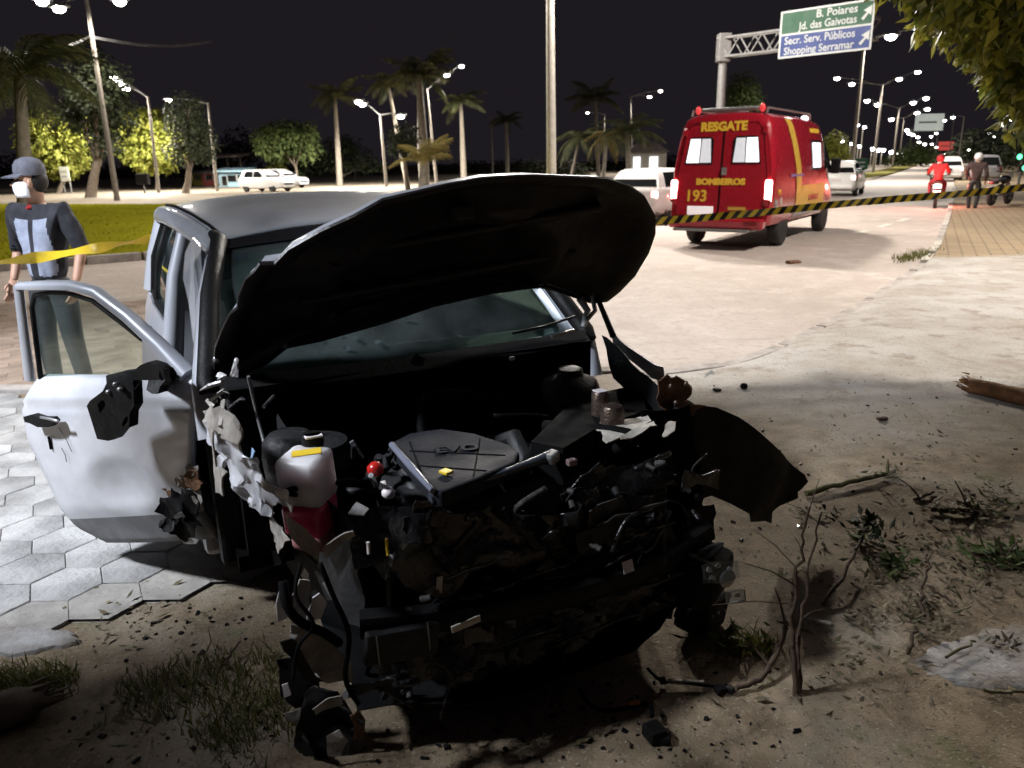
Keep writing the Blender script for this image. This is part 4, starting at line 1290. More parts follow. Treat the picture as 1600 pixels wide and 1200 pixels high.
b2 = MB().add([(x, sidey(z)-.012, z) for z in (1.48, 1.7, 2.0) for x in (1.84, 2.19, 2.22, 2.56)], [(0, 1, 5, 4), (4, 5, 9, 8), (2, 3, 7, 6), (6, 7, 11, 10)])
b2.build('side_window_pane', M['litglass'], amb)
sideband('cab_window', [(z, 2.95, 3.0+(2.05-z)*1.0) for z in (1.45, 1.6, 1.8, 2.05)], M['darkglass'])
sideband('roof_badge', [(z, 1.75, 2.55) for z in (2.20, 2.25, 2.29)], M['letteryellow'])
me = text_mesh('BOMBEIROS', .16, M['ambred'], .002, bold=.006)
o = inst('lettering', me, amb, frame((2.05, -1.006, .86), (1, 0, 0), (0, 0, 1)))
for t, sz, x, z, m in (('FR', .17, -.80, .86, M['signwhite']), ('193', .12, -.62, 1.06, M['letteryellow'])):
    o = inst('lettering', text_mesh(t, sz, m, .002, bold=.008), amb, frame((x, -1.002, z), (1, 0, 0), (0, 0, 1)))
em = MB().lathe([(.08, 0), (.08, .006)], 18, 'y', (-.46, -1.001, .88))
em.build('emblem', mat('pale_emblem', (.5, .45, .40), .5, 0, .4, 30), amb)
for sy in (-1, 1):
    mm = MB().box((3.42, sy*1.13, 1.50), (.14, .20, .34), ch=.04).build('mirror', M['blackplastic'], amb)
    MB().tube([(3.45, sy*.96, 1.44), (3.42, sy*1.08, 1.46)], .03, 6).build('mirror_arm', M['blackplastic'], mm)
# roof: rear rail, light bar, red beacons, vent
lb = MB().box((-.75, 0, 2.60), (.16, 1.1, .07), ch=.02).build('roof_light_bar', M['galv'], amb)
for y in (-.62, .62):
    MB().ball((-.80, y, 2.60), (.055, .055, .08), 12).build('red_beacon', mat('lit_red_beacon', (.6, .02, .02), .2, 0, .05, 4, emis=.5, ecol=(1, .08, .09)), amb, 180)
MB().box((-.2, .15, 2.59), (.6, .5, .12), ch=.04).build('roof_vent', M['galv'], amb)
rl = MB()
for y in (-.72, .72): rl.tube([(-.85, y, 2.50), (-.8, y, 2.60), (2.3, y, 2.60), (2.4, y, 2.48)], .022, 6)
rl.build('roof_rail', M['steel'], amb)
MB().ball((2.6, -.55, 2.52), (.12, .09, .07), 12).build('roof_lamp', M['litglass'], amb, 180)
MB().box((3.3, 0, 1.95), (.01, 1.3, .4), rot=Quaternion((0, 1, 0), R(-50))).build('windscreen', M['darkglass'], amb)

# ---------------- ordinary cars
def car(label, loc, rz, paint, Lc=4.0, H=1.5, tail='tailoff', head='clear', kind='hatch', group=None):
    root = thing('parked_car' if tail == 'tailoff' else 'car', label, 'car', loc, rz, group)
    hw = .84
    xr, xf = -.72, Lc-.72
    wb = Lc*.615
    zb = .95
    def ring(s):
        x, w, z0, z1 = s
        half = [(w*.8, z0), (w*.96, z0+.06), (w, z0+.2), (w*1.01, z0+(z1-z0)*.6), (w*.985, z1-.06), (w*.93, z1), (w*.5, z1+.015)]
        return [Vector((x, -y, z)) for y, z in half]+[Vector((x, y, z)) for y, z in reversed(half)]
    st = [(xr, hw*.86, .38, .86), (xr+.06, hw*.93, .30, .96), (xr+.3, hw*.99, .24, zb+.03), (0, hw, .22, zb+.02), (wb*.5, hw, .22, zb), (wb*.8, hw, .22, zb-.02), (wb, hw, .22, zb-.07), (xf-.35, hw*.96, .24, .82), (xf-.1, hw*.86, .28, .72), (xf, hw*.74, .36, .62)]
    bd = loft(MB(), st, ring).build('body', M[paint], root, 35, recalc=True)
    cm2 = MB()
    for wx in (0, wb): cm2.lathe([(.36, -1.2), (.36, 1.2)], 24, 'y', (wx, 0, .31))
    cut(bd, cm2)
    for wx in (0, wb):
        for sy in (-1, 1): wheel(root, wx, sy*.73, .30, .19)
    MB().box((wb/2, 0, .42), (Lc*.9, 1.2, .3)).build('underbody', M['rubber'], root)
    # greenhouse
    xb, xt0, xt1, xw = xr+.10, xr+.42, wb*.50, wb*.86
    yb, yt = hw*.93, hw*.70
    A = {}
    gr = MB()
    vs = []
    sts = [(xb, xt0), (xb+.35, xt0+.18), (wb*.30, wb*.28), (xw-.3, xt1-.1), (xw, xt1)]
    rings = []
    for k, (x0, x1) in enumerate(sts):
        dz = 0 if k in (0, 4) else .035
        rings.append([(x0, -yb, zb-.03), (x0*.45+x1*.55, -(yb*.42+yt*.58), zb+(H-zb)*.55), (x1, -yt, H-.05), (x1, -yt*.8, H-.005+dz*.6), (x1, 0, H+dz), (x1, yt*.8, H-.005+dz*.6), (x1, yt, H-.05), (x0*.45+x1*.55, yb*.42+yt*.58, zb+(H-zb)*.55), (x0, yb, zb-.03)])
    n = 9
    vs = [p for r in rings for p in r]
    fs = [(i*n+j, i*n+j+1, (i+1)*n+j+1, (i+1)*n+j) for i in range(4) for j in range(n-1)]+[tuple(range(n)), tuple(4*n+j for j in range(n))]
    gr.add(vs, fs).build('roof', M[paint], root, 40, recalc=True)
    def lerp(p, q, t): return Vector(p).lerp(Vector(q), t)
    def sp(k, t, sy):   # point on the side between belt and roof edge
        r0 = rings[k]
        p = lerp(r0[0], r0[1], t/.55) if t < .55 else lerp(r0[1], r0[2], (t-.55)/.45)
        return Vector((p.x, p.y*(1 if sy < 0 else -1), p.z))
    for sy in (-1, 1):
        off = Vector((0, sy*.010, .003))
        for a, b2, ta, tb in ((1, 2, .10, .04), (2, 3, .04, .02)):
            mb = MB()
            P = [sp(a, .12, sy).lerp(sp(b2, .12, sy), ta), sp(b2, .12, sy).lerp(sp(a, .12, sy), tb), sp(b2, .55, sy).lerp(sp(a, .55, sy), tb), sp(b2, .92, sy).lerp(sp(a, .92, sy), tb), sp(a, .92, sy).lerp(sp(b2, .92, sy), ta), sp(a, .55, sy).lerp(sp(b2, .55, sy), ta)]
            mb.plate([p-off*.5 for p in P], off*1.5)
            mb.build('side_window', M['darkglass'], root, recalc=True)
        MB().box((xw-.30, sy*.93, zb+.10), (.11, .16, .12), ch=.03).build('mirror', M[paint], root)
        MB().box((wb*.33, sy*(hw*1.005), zb-.17), (.17, .02, .035), ch=.008).build('door_handle', M[paint], root)
    r0, r4 = rings[0], rings[4]
    for (rg, nm, sx) in ((r0, 'rear_window', -1), (r4, 'windscreen', 1)):
        off = Vector((sx*.012, 0, .008))
        P = [lerp(rg[0], rg[1], .28), lerp(rg[1], rg[2], .72), lerp(rg[7], rg[6], .72), lerp(rg[8], rg[7], .28)]
        P = [Vector((p.x, p.y*.92, p.z)) for p in P]
        MB().plate([p-off*.5 for p in P], off*1.5).build(nm, M['darkglass'], root, recalc=True)
    for sy in (-1, 1):
        MB().box((xr+.05, sy*hw*.80, .80), (.10, .20, .20), ch=.04).build('tail_lamp', M[tail], root)
        MB().box((xf-.13, sy*hw*.70, .66), (.14, .26, .13), ch=.04).build('head_lamp', M[head], root)
    MB().box((xr-.005, 0, .70), (.02, .44, .12), ch=.004).build('licence_plate', M['whitelabel'], root)
    MB().box((xr+.0, 0, .42), (.10, hw*1.66, .16), ch=.04).build('rear_bumper', M[paint], root)
    MB().box((xf-.02, 0, .52), (.05, .9, .12), ch=.02).build('grille', M['blackplastic'], root)
    MB().box((xf-.03, 0, .36), (.09, hw*1.4, .14), ch=.04).build('front_bumper', M[paint], root)
    return root
def place(px, Y=None):
    p = G(*px, ROADZ) if Y is None else at(px[0], px[1], Y)
    return (p.x, p.y, ROADZ)
a = R(54)
p = G(1046, 349, ROADZ)
car('white hatchback with lit rear lamps standing left of the red rescue van', (p.x-.73*sin(a)-.1, p.y+.73*cos(a), ROADZ), a, 'whitepaint', 4.1, 1.45, tail='brakelit')
p = G(1349, 306, ROADZ)
a = R(60)
car('silver white car ahead of the rescue van with its bright rear', (p.x-.73*sin(a)-.4, p.y+.73*cos(a), ROADZ), a, 'whitepaint', 4.0, 1.5, head='headlit', tail='taillit')
p = at(1494, 281, 52)
car('far white car with red tail lamps beyond the red motorcyclist', (p.x-.6, p.y, ROADZ), R(66), 'whitepaint', 4.2, 1.55, tail='taillit')
p = at(1553, 279, 50)
car('far pale grey estate car beyond the standing motorcyclist', (p.x-.6, p.y, ROADZ), R(64), 'greypaint', 4.3, 1.62)
p = at(394, 303, 58)
car('white parked car half hidden by the wreck roof, its rear corner glaring', (p.x+.2, p.y, -.11), R(-28), 'whitepaint', 4.1, 1.5)
p = at(432, 299, 66)
car('grey parked car behind the glaring white one', (p.x-.4, p.y, -.11), R(-25), 'greypaint', 4.2, 1.5, tail='taillit')

# ---------------- motorcycles
def motorcycle(label, loc, rz, tank, lit):
    root = thing('motorcycle', label, 'motorcycle', loc, rz)
    for x in (-.66, .66):
        wheel(root, x, 0, .30, .11)
    MB().tube([(.66, 0, .30), (.50, 0, .78), (.44, 0, .98)], [.035, .04, .035], 8).build('fork', M['steel'], root)
    MB().tube([(.36, -.36, 1.06), (.42, -.2, 1.03), (.45, 0, 1.0), (.42, .2, 1.03), (.36, .36, 1.06)], .018, 8).build('handlebar', M['blackplastic'], root)
    for y in (-.26, .26):
        MB().tube([(.42, y, 1.03), (.42, y*1.2, 1.2)], .008, 5).ball((.41, y*1.25, 1.22), (.02, .07, .045), 8).build('mirror', M['blackplastic'], root)
    MB().ball((.18, 0, .80), (.30, .15, .14), 14).build('fuel_tank', M[tank], root, 180)
    MB().box((-.30, 0, .80), (.66, .26, .10), ch=.045).build('seat', M['seat'], root)
    MB().box((.05, 0, .46), (.42, .26, .32), ch=.06).build('engine', M['greypart'], root)
    MB().tube([(.5, 0, .85), (.1, 0, .66), (-.25, 0, .62), (-.66, 0, .32)], .03, 6).tube([(.45, 0, .8), (.2, 0, .35), (-.2, 0, .3), (-.25, 0, .62)], .025, 6).build('frame', M['blackplastic'], root)
    MB().tube([(.1, -.14, .34), (-.3, -.17, .32), (-.85, -.2, .42)], [.03, .045, .055], 10).build('exhaust', M['steel'], root, 60)
    MB().box((-.66, 0, .72), (.38, .20, .09), ch=.04).build('rear_fairing', M[tank], root)
    MB().ball((.56, 0, .90), (.09, .10, .10), 12).build('head_lamp', M['clear'], root, 180)
    MB().box((-.87, 0, .72), (.06, .20, .12) if lit else (.05, .14, .08), ch=.02).build('tail_lamp', M['brakelit' if lit else 'tailoff'], root)
    MB().box((-.90, 0, .52), (.01, .2, .14)).build('licence_plate', M['whitelabel'], root)
    return root
ml = G(1470, 325, ROADZ)
motorcycle('red motorcycle with a blazing tail lamp ridden by the person in red', (ml.x, ml.y+.4, ROADZ), R(62), 'redcloth', True)
ld = bpy.data.lights.new('tail_glow', 'POINT'); ld.energy = 150; ld.color = (1, .18, .14); ld.shadow_soft_size = .06
lo = bpy.data.objects.new('tail_glow', ld); C.objects.link(lo)
lo.location = (ml.x-.97*cos(R(62)), ml.y+.4-.99*sin(R(62)), ROADZ+.74)
mk = G(1561, 327, ROADZ)
motorcycle('dark motorcycle parked at the kerb beside the person with the white helmet', (mk.x+.35, mk.y+.6, 0.02), R(38), 'blackgloss', False)

# ================================================================== PEOPLE
def skin(vs, es, root, sub=2):
    me = bpy.data.meshes.new('skin')
    me.from_pydata([v[0] for v in vs], es, [])
    o = bpy.data.objects.new('skin', me)
    C.objects.link(o)
    md = o.modifiers.new('skin', 'SKIN')
    md.use_smooth_shade = True
    ly = me.skin_vertices[0].data
    for i, v in enumerate(vs):
        r = v[1]
        ly[i].radius = (r, r) if not isinstance(r, tuple) else r
        ly[i].use_root = (i == root)
    s2 = o.modifiers.new('sub', 'SUBSURF')
    s2.levels = s2.render_levels = sub
    dg = bpy.context.evaluated_depsgraph_get()
    out = bpy.data.meshes.new_from_object(o.evaluated_get(dg))
    bpy.data.objects.remove(o)
    bpy.data.meshes.remove(me)
    out.materials.clear()
    return out
def person(label, loc, rz, J, top, trousers, head='cap', panel=None, name='person'):
    """J: joints by name. Faces local -Y."""
    root = thing(name, label, 'person', loc, rz)
    V3 = Vector
    order = ['pelvis', 'waist', 'chest', 'neck', 'head0', 'head1', 'lsh', 'lel', 'lwr', 'rsh', 'rel', 'rwr', 'lhip', 'lkn', 'lan', 'lto', 'rhip', 'rkn', 'ran', 'rto']
    rad = dict(pelvis=.125, waist=.115, chest=(.15, .115), neck=.052, head0=.072, head1=.085, lsh=.056, lel=.042, lwr=.028, lhip=.082, lkn=.054, lan=.036, lto=.03)
    for a in ('sh', 'el', 'wr', 'hip', 'kn', 'an', 'to'): rad['r'+a] = rad['l'+a]
    E = [('pelvis', 'waist'), ('waist', 'chest'), ('chest', 'neck'), ('neck', 'head0'), ('head0', 'head1')]
    for s in 'lr': E += [('chest', s+'sh'), (s+'sh', s+'el'), (s+'el', s+'wr'), ('pelvis', s+'hip'), (s+'hip', s+'kn'), (s+'kn', s+'an'), (s+'an', s+'to')]
    ix = {k: i for i, k in enumerate(order)}
    thin = lambda k, r: tuple(x*.72 for x in r) if isinstance(r, tuple) else (r*(.5 if k in ('pelvis', 'lhip', 'rhip') else .74) if k in ('pelvis', 'waist', 'lsh', 'rsh', 'lhip', 'rhip', 'lkn', 'rkn') else r)
    bme = skin([(J[k], thin(k, rad[k])) for k in order], [(ix[a], ix[b2]) for a, b2 in E], 0)
    # hands and face joined into the body mesh
    mb = MB()
    mb.v = [tuple(v.co) for v in bme.vertices]
    mb.f = [tuple(p.vertices) for p in bme.polygons]
    mb.m = [0]*len(mb.f)
    for s in 'lr':
        w, e = V3(J[s+'wr']), V3(J[s+'el'])
        d = (w-e).normalized()
        sd = V3((0, -1, 0)) if abs(d.z) > .6 else V3((1, 0, 0))
        sd = (sd-d*sd.dot(d)).normalized()
        nn = d.cross(sd)
        mb.tube([w-d*.02, w+d*.03, w+d*.075, w+d*.09], [.026, .038, .042, .030], 10, flat=.55)
        for k, (of, ln) in enumerate(((-.030, .060), (-.010, .072), (.010, .076), (.030, .068))):
            q = w+d*.08+sd*of
            mb.tube([q, q+d*ln*.5+nn*.006, q+d*ln*.85+nn*.02, q+d*ln+nn*.03], [.0095, .009, .008, .005], 6)
        q = w+d*.025+sd*.035
        mb.tube([q, q+sd*.022+d*.03, q+sd*.026+d*.06], [.011, .010, .006], 6)
    h0, h1 = V3(J['head0']), V3(J['head1'])
    hc = h0.lerp(h1, .6)
    fw = V3(J.get('face', (0, -1, 0))).normalized()
    sdv = fw.cross(V3((0, 0, 1))).normalized()
    mb.ball(hc+V3((0, 0, .015))-fw*.012, (.077, .095, .112), 14)
    mb.tube([hc+fw*.085+V3((0, 0, .012)), hc+fw*.112-V3((0, 0, .02)), hc+fw*.09-V3((0, 0, .03))], [.010, .017, .012], 6)
    for sg_ in (-1, 1):
        mb.ball(hc+sdv*.082*sg_-V3((0, 0, .01)), (.014, .022, .032), 8)
        mb.ball(hc+sdv*.032*sg_+fw*.083+V3((0, 0, .022)), (.014, .010, .008), 8)
    mb.ball(hc+fw*.085-V3((0, 0, .058)), (.024, .010, .008), 8)
    mb.build('body', M['skin'], root, 180)
    # clothes
    def cloth(nm, keys, grow, m, edges, rootk, ends=()):
        ends = ends or {}
        kk = {k: i for i, k in enumerate(keys)}
        vs = []
        for k in keys:
            r = rad[k]
            r = (r[0]+grow, r[1]+grow) if isinstance(r, tuple) else r+grow
            vs.append((J[k] if k not in ends else ends[k], r))
        me2 = skin(vs, [(kk[a], kk[b2]) for a, b2 in edges], kk[rootk], 4 if panel and nm == 'jacket' else 3)
        me2.materials.append(m)
        return inst(nm, me2, root)
    J['hem'] = tuple(V3(J['pelvis'])-V3((0, 0, .07)))
    sh = cloth('jacket', ['pelvis', 'waist', 'chest', 'lsh', 'lel', 'lwr', 'rsh', 'rel', 'rwr', 'neck'], .020, M[top],
               [('pelvis', 'waist'), ('waist', 'chest'), ('chest', 'lsh'), ('lsh', 'lel'), ('lel', 'lwr'), ('chest', 'rsh'), ('rsh', 'rel'), ('rel', 'rwr'), ('chest', 'neck')], 'pelvis',
               {'lwr': tuple(V3(J['lel']).lerp(V3(J['lwr']), J.get('sleeve', .9))), 'rwr': tuple(V3(J['rel']).lerp(V3(J['rwr']), J.get('sleeve', .9))), 'neck': tuple(V3(J['chest']).lerp(V3(J['neck']), .8)), 'pelvis': J['hem']})
    for v in sh.data.vertices:
        q_ = v.co*9
        v.co += v.normal*(.012*mnoise.noise(q_)+.008*mnoise.noise(Vector((q_.x*2.2, q_.y*2.2, q_.z*.9))))
    if panel:
        me2 = sh.data
        me2.materials.append(M[panel])
        for p in me2.polygons:
            c = p.center
            if p.normal.y < -.25 and .022 < abs(c.x) < .132+.012*mnoise.noise(c*7) and J['pelvis'][2]+.02 < c.z < J['chest'][2]+.05: p.material_index = 1
    cloth('trousers', ['pelvis', 'waist', 'lhip', 'lkn', 'lan', 'rhip', 'rkn', 'ran'], .020, M[trousers], [('pelvis', 'waist'), ('pelvis', 'lhip'), ('lhip', 'lkn'), ('lkn', 'lan'), ('pelvis', 'rhip'), ('rhip', 'rkn'), ('rkn', 'ran')], 'pelvis', {'waist': tuple(V3(J['pelvis']).lerp(V3(J['waist']), .5))})
    for s in 'lr':
        an, to = V3(J[s+'an']), V3(J[s+'to'])
        bt = MB().tube([an+V3((0, .02, .05)), an+V3((0, .01, -.02)), an.lerp(to, .45)-V3((0, 0, .02)), to], [.055, .058, .050, .040], 10)
        bt.build('boot', M['boot'], root, 60)
    q = Quaternion((0, 0, 1), atan2(fw.y, fw.x))
    if head == 'cap':
        cp = MB()
        for i in range(6):
            pass
        prof = [(.099, 0), (.103, .03), (.098, .07), (.075, .105), (.035, .122), (.004, .126)]
        cb = MB().lathe(prof, 20)
        base = hc+V3((0, 0, .045))-fw*.006
        cb.v = [tuple(V3(v)+base) for v in cb.v]
        bb = []
        up = V3((0, 0, 1))
        n0 = 10
        top_, bot_ = [], []
        for i in range(n0+1):
            th = -1.15+2.3*i/n0
            rr = .10
            d = fw*cos(th)+sdv*sin(th)
            bb.append(base+d*rr+up*.012)
        outer = [base+fw*(.10+.085*cos((-1.15+2.3*i/n0)*1.25))*1.0*cos((-1.15+2.3*i/n0)*.72)+sdv*sin(-1.15+2.3*i/n0)*.098-up*.012*1 for i in range(n0+1)]
        vs = bb+outer
        fs = [(i, i+1, n0+2+i, n0+1+i) for i in range(n0)]
        cb.add(vs, fs)
        cb.add([v-up*.006 for v in vs], [tuple(reversed(f)) for f in fs])
        cb.build('cap', M['capcloth'], root, 50)
        mk_ = MB()
        def fn(u, v):
            th = (u-.5)*2.9
            z = -.105+.108*v
            rr = .086+.010*sin(pi*v)+.016*max(0, cos(th*1.1))*(.4+.6*v)
            return hc+fw*cos(th)*rr*1.06+sdv*sin(th)*rr*.93+V3((0, 0, z))
        mk_.grid(fn, 14, 6)
        MB().tube([hc+fw*.03+sdv*.05-V3((0, 0, .165)), hc+fw*.05-V3((0, 0, .185)), hc+fw*.03-sdv*.05-V3((0, 0, .165))], .014, 8).build('red_collar', M['redcloth'], root, 60)
        mk_.build('face_mask', M['maskwhite'], root, 180, solid=.004)
        hr = MB().ball(hc-fw*.026+V3((0, 0, .012)), (.086, .086, .098), 16)
        hr.build('hair', M['hair'], root, 180)
    else:
        hl = MB().ball(hc+V3((0, 0, .02)), (.125, .14, .13), 16).build('helmet', M[head], root, 180)
        MB().grid(lambda u, v: hc+fw*cos((u-.5)*2)*.142+sdv*sin((u-.5)*2)*.128+V3((0, 0, -.04+.08*v)), 10, 3).build('visor', M['darkglass'], hl, 180, solid=.004)
    return root
stand = dict(pelvis=(0, 0, .93), waist=(0, .005, 1.10), chest=(0, .01, 1.30), neck=(0, .0, 1.47), head0=(0, -.015, 1.55), head1=(0, -.02, 1.64),
             lsh=(.20, .01, 1.41), lel=(.275, .045, 1.13), lwr=(.275, -.06, .90), rsh=(-.20, .01, 1.41), rel=(-.275, .045, 1.13), rwr=(-.27, -.06, .90),
             lhip=(.095, 0, .88), lkn=(.125, -.02, .49), lan=(.145, .02, .09), lto=(.165, -.13, .035), rhip=(-.095, 0, .88), rkn=(-.12, -.01, .49), ran=(-.15, .03, .09), rto=(-.19, -.115, .035), sleeve=.15)
J = dict(stand)
J['face'] = (-.75, -.66, 0)
pf = G(70, 612)
person('man in cap and white mask, dark uniform with pale blue front, behind the open door', (pf.x+.20, pf.y+.0, ROADZ+.02), R(-14), J, 'navy', 'trousers', 'cap', 'bluegrey')
J = dict(stand)
J.update(lel=(.27, -.08, 1.16), lwr=(.20, -.25, 1.02), sleeve=.92, lan=(.09, .02, .09), lto=(.1, -.13, .035), ran=(-.09, .02, .09), rto=(-.1, -.13, .035))
ps = G(1530, 329, ROADZ)
person('person in a dark brown jacket and white helmet standing beside the parked dark motorcycle', (ps.x-.25, ps.y, ROADZ), R(150), J, 'darkbrown', 'boot', 'whitepaint')
ride = dict(pelvis=(0, .0, .90), waist=(0, -.03, 1.06), chest=(0, -.09, 1.27), neck=(0, -.12, 1.44), head0=(0, -.15, 1.51), head1=(0, -.17, 1.60),
            lsh=(.19, -.09, 1.37), lel=(.30, -.20, 1.16), lwr=(.30, -.46, 1.10), rsh=(-.19, -.09, 1.37), rel=(-.30, -.20, 1.16), rwr=(-.30, -.46, 1.10),
            lhip=(.10, -.02, .88), lkn=(.22, -.40, .78), lan=(.20, -.18, .40), lto=(.21, -.34, .34), rhip=(-.10, -.02, .88), rkn=(-.22, -.40, .78), ran=(-.20, -.18, .40), rto=(-.21, -.34, .34), sleeve=.92)
rr_ = R(62)
person('motorcyclist in red clothes and red helmet riding away with a blazing tail lamp', (ml.x-.25*cos(rr_), ml.y+.4-.25*sin(rr_), ROADZ), rr_+R(90), ride, 'redcloth', 'redcloth', 'redcloth')

# ================================================================== THE WRECK
TA = R(-63.0)
TX, TY = -1.12, 4.33
_c, _s = cos(TA), sin(TA)
def w2l(p): 
    dx, dy = p[0]-TX, p[1]-TY
    return Vector((_c*dx+_s*dy, -_s*dx+_c*dy, p[2]))
OL = w2l(O0)
def rl(x, y):
    v = ray(x, y)
    return Vector((_c*v.x+_s*v.y, -_s*v.x+_c*v.y, v.z))
def CL(x, y, ax, val):
    r = rl(x, y)
    return OL + r*((val-OL[ax])/r[ax])
def CP(x, y, p0, n):
    r = rl(x, y)
    n = Vector(n)
    return OL + r*((Vector(p0)-OL).dot(n)/r.dot(n))
wreck = thing('wrecked_car', 'wrecked silver hatchback with crushed black front, bonnet torn up and one door hanging open', 'car', (TX, TY, 0), TA)

def poly_fill(outer, holes=()):
    bm = bmesh.new()
    es = []
    for loop in [outer]+list(holes):
        vs = [bm.verts.new(p) for p in loop]
        es += [bm.edges.new((vs[i], vs[(i+1) % len(vs)])) for i in range(len(vs))]
    bmesh.ops.triangle_fill(bm, use_beauty=True, use_dissolve=False, edges=es)
    return bm
def bm_obj(bm, name, mats, parent, smooth=None):
    me = bpy.data.meshes.new(name)
    bm.to_mesh(me)
    bm.free()
    for m_ in (mats if isinstance(mats, (list, tuple)) else [mats]): me.materials.append(m_)
    if smooth is not None:
        me.polygons.foreach_set('use_smooth', [True]*len(me.polygons))
        if smooth < 179: me.set_sharp_from_angle(angle=R(smooth))
    return inst(name, me, parent)
def holed_plate(name, outer, holes, off, m_, parent, smooth=40):
    bm = poly_fill(outer, holes)
    r = bmesh.ops.extrude_face_region(bm, geom=bm.faces[:])
    bmesh.ops.translate(bm, vec=Vector(off), verts=[g_ for g_ in r['geom'] if isinstance(g_, bmesh.types.BMVert)])
    bmesh.ops.recalc_face_normals(bm, faces=bm.faces)
    return bm_obj(bm, name, m_, parent, smooth)
def crumpled(name, outer, amp, m_, parent, seed=0, th=.004, cuts=2, fold=9., smooth=50):
    """torn sheet metal: filled outline, subdivided, creased"""
    bm = poly_fill(outer)
    bmesh.ops.subdivide_edges(bm, edges=bm.edges[:], cuts=cuts, use_grid_fill=True)
    o = Vector((seed*3.1, seed*1.7, seed))
    for v in bm.verts:
        p = v.co*fold+o
        d = Vector((mnoise.noise(p), mnoise.noise(p+Vector((7, 0, 0))), mnoise.noise(p+Vector((0, 9, 0)))))
        q = v.co*fold*2.7+o
        v.co += d*amp + Vector((mnoise.noise(q), mnoise.noise(q+Vector((3, 3, 0))), mnoise.noise(q+Vector((0, 5, 5)))))*amp*.4
    bmesh.ops.recalc_face_normals(bm, faces=bm.faces)
    bmesh.ops.solidify(bm, geom=bm.faces[:], thickness=th)
    return bm_obj(bm, name, m_, parent, smooth)

# ---- body shell
def belt(x): return .93+.035*max(0, .6-x)
def hw_(x): return .825+.055*max(0, min(1, (1.2-x)/1.2))-(.10*((-.35-x)/.40)**2 if x < -.35 else 0)-(.03*((x-1.0)/.65)**2 if x > 1.0 else 0)
def side(x, z, sy):
    zb = belt(x)
    t = (z-.22)/(zb-.22)
    w = hw_(x)*(.945+.062*sin(pi*min(1, max(0, t*.93+.04)))-.02*max(0, t-.9)*10*.5)
    return Vector((x, sy*w, z))
RE = [(1.05, .585, 1.335), (.85, .615, 1.375), (.55, .655, 1.41), (.2, .690, 1.43), (-.15, .705, 1.425), (-.45, .695, 1.395), (-.70, .66, 1.32)]
def roof_edge(x, sy):
    P = RE
    for a, b2 in zip(P, P[1:]):
        if x >= b2[0] or b2 is P[-1]:
            t = (x-a[0])/(b2[0]-a[0])
            return Vector((x, sy*(a[1]+(b2[1]-a[1])*t), a[2]+(b2[2]-a[2])*t))
def panel(name, x0, x1, sy, z0, m_, parent, arch=None, nu=14, nv=9, inset=0.0, th=.012, sm=60):
    mb = MB()
    vs, fs = [], []
    for i in range(nu+1):
        x = x0+(x1-x0)*i/nu
        for j in range(nv+1):
            p = side(x, z0+(belt(x)-z0)*j/nv, sy)
            p.y -= sy*inset
            vs.append(p)
    for i in range(nu):
        for j in range(nv):
            c = (vs[i*(nv+1)+j]+vs[(i+1)*(nv+1)+j+1])/2
            if arch and (c.x-arch)**2+(c.z-.29)**2 < .34**2: continue
            fs.append((i*(nv+1)+j, (i+1)*(nv+1)+j, (i+1)*(nv+1)+j+1, i*(nv+1)+j+1))
    mb.add(vs, fs)
    return mb.build(name, m_, parent, sm, solid=th)
SV = M['silver']
panel('rear_quarter_panel', -.72, -.015, -1, .22, SV, wreck, arch=0.0)
rd = panel('rear_door', .0, .575, -1, .26, SV, wreck, inset=-.003)
hd = MB().box((.10, -.842, .84), (.17, .03, .035), ch=.012)
hd.build('handle', M['blackplastic'], rd)
panel('left_side_panel', -.72, 1.62, 1, .22, SV, wreck, arch=0.0, nu=30)
MB().box((1.0, -.77, .25), (.95, .10, .14), ch=.03).build('sill', SV, wreck)
# tailgate and rear
tg = MB()
def rearfn(u, v):
    z = .26+(1.32-.26)*v
    x = -.72-.05*sin(pi*min(1, v*1.25))+ (.10*((v-.65)/.35) if v > .65 else 0)
    w = hw_(-.72)*(1-.22*max(0, (v-.66)/.34))
    a = (u-.5)*2
    return Vector((x-.09*(1-a*a), a*w, z))
tg.grid(rearfn, 12, 10).build('tailgate', SV, wreck, 60, solid=.01)
# roof with a dented front right corner
def rooffn(u, v):
    x = 1.05-1.75*u
    e0, e1 = roof_edge(x, -1), roof_edge(x, 1)
    a = (v-.5)*2
    p = e0.lerp(e1, v)
    p.z += .062*(1-abs(a)**2.6)*(1-.15*u)
    p.x += .075*(1-a*a)*(1-u)**2
    d = (p-Vector((.93, -.43, 1.38))).length
    p.z -= .038*max(0, 1-d/.16)**1.3
    return p
rf = MB().grid(rooffn, 30, 26).build('roof', SV, wreck, 180, solid=.012)
for sy in (-1, 1):
    pts = [roof_edge(x, sy)+Vector((0, -sy*.02, .012)) for x in (1.0, .85, .55, .2, -.15, -.4)]
    MB().tube(pts, .007, 6).build('roof_gutter', M['blackplastic'], rf, 60)
# side rail (cant rail) over the doors
for sy in (-1, 1):
    pts = [roof_edge(x, sy)+Vector((0, sy*.012, -.035)) for x in (1.05, .95, .85, .55, .2, -.15, -.42, -.56)]
    MB().tube(pts, [.032, .042, .046, .046, .046, .046, .042, .034], 10, flat=.8).build('roof_rail', SV, wreck, 60)
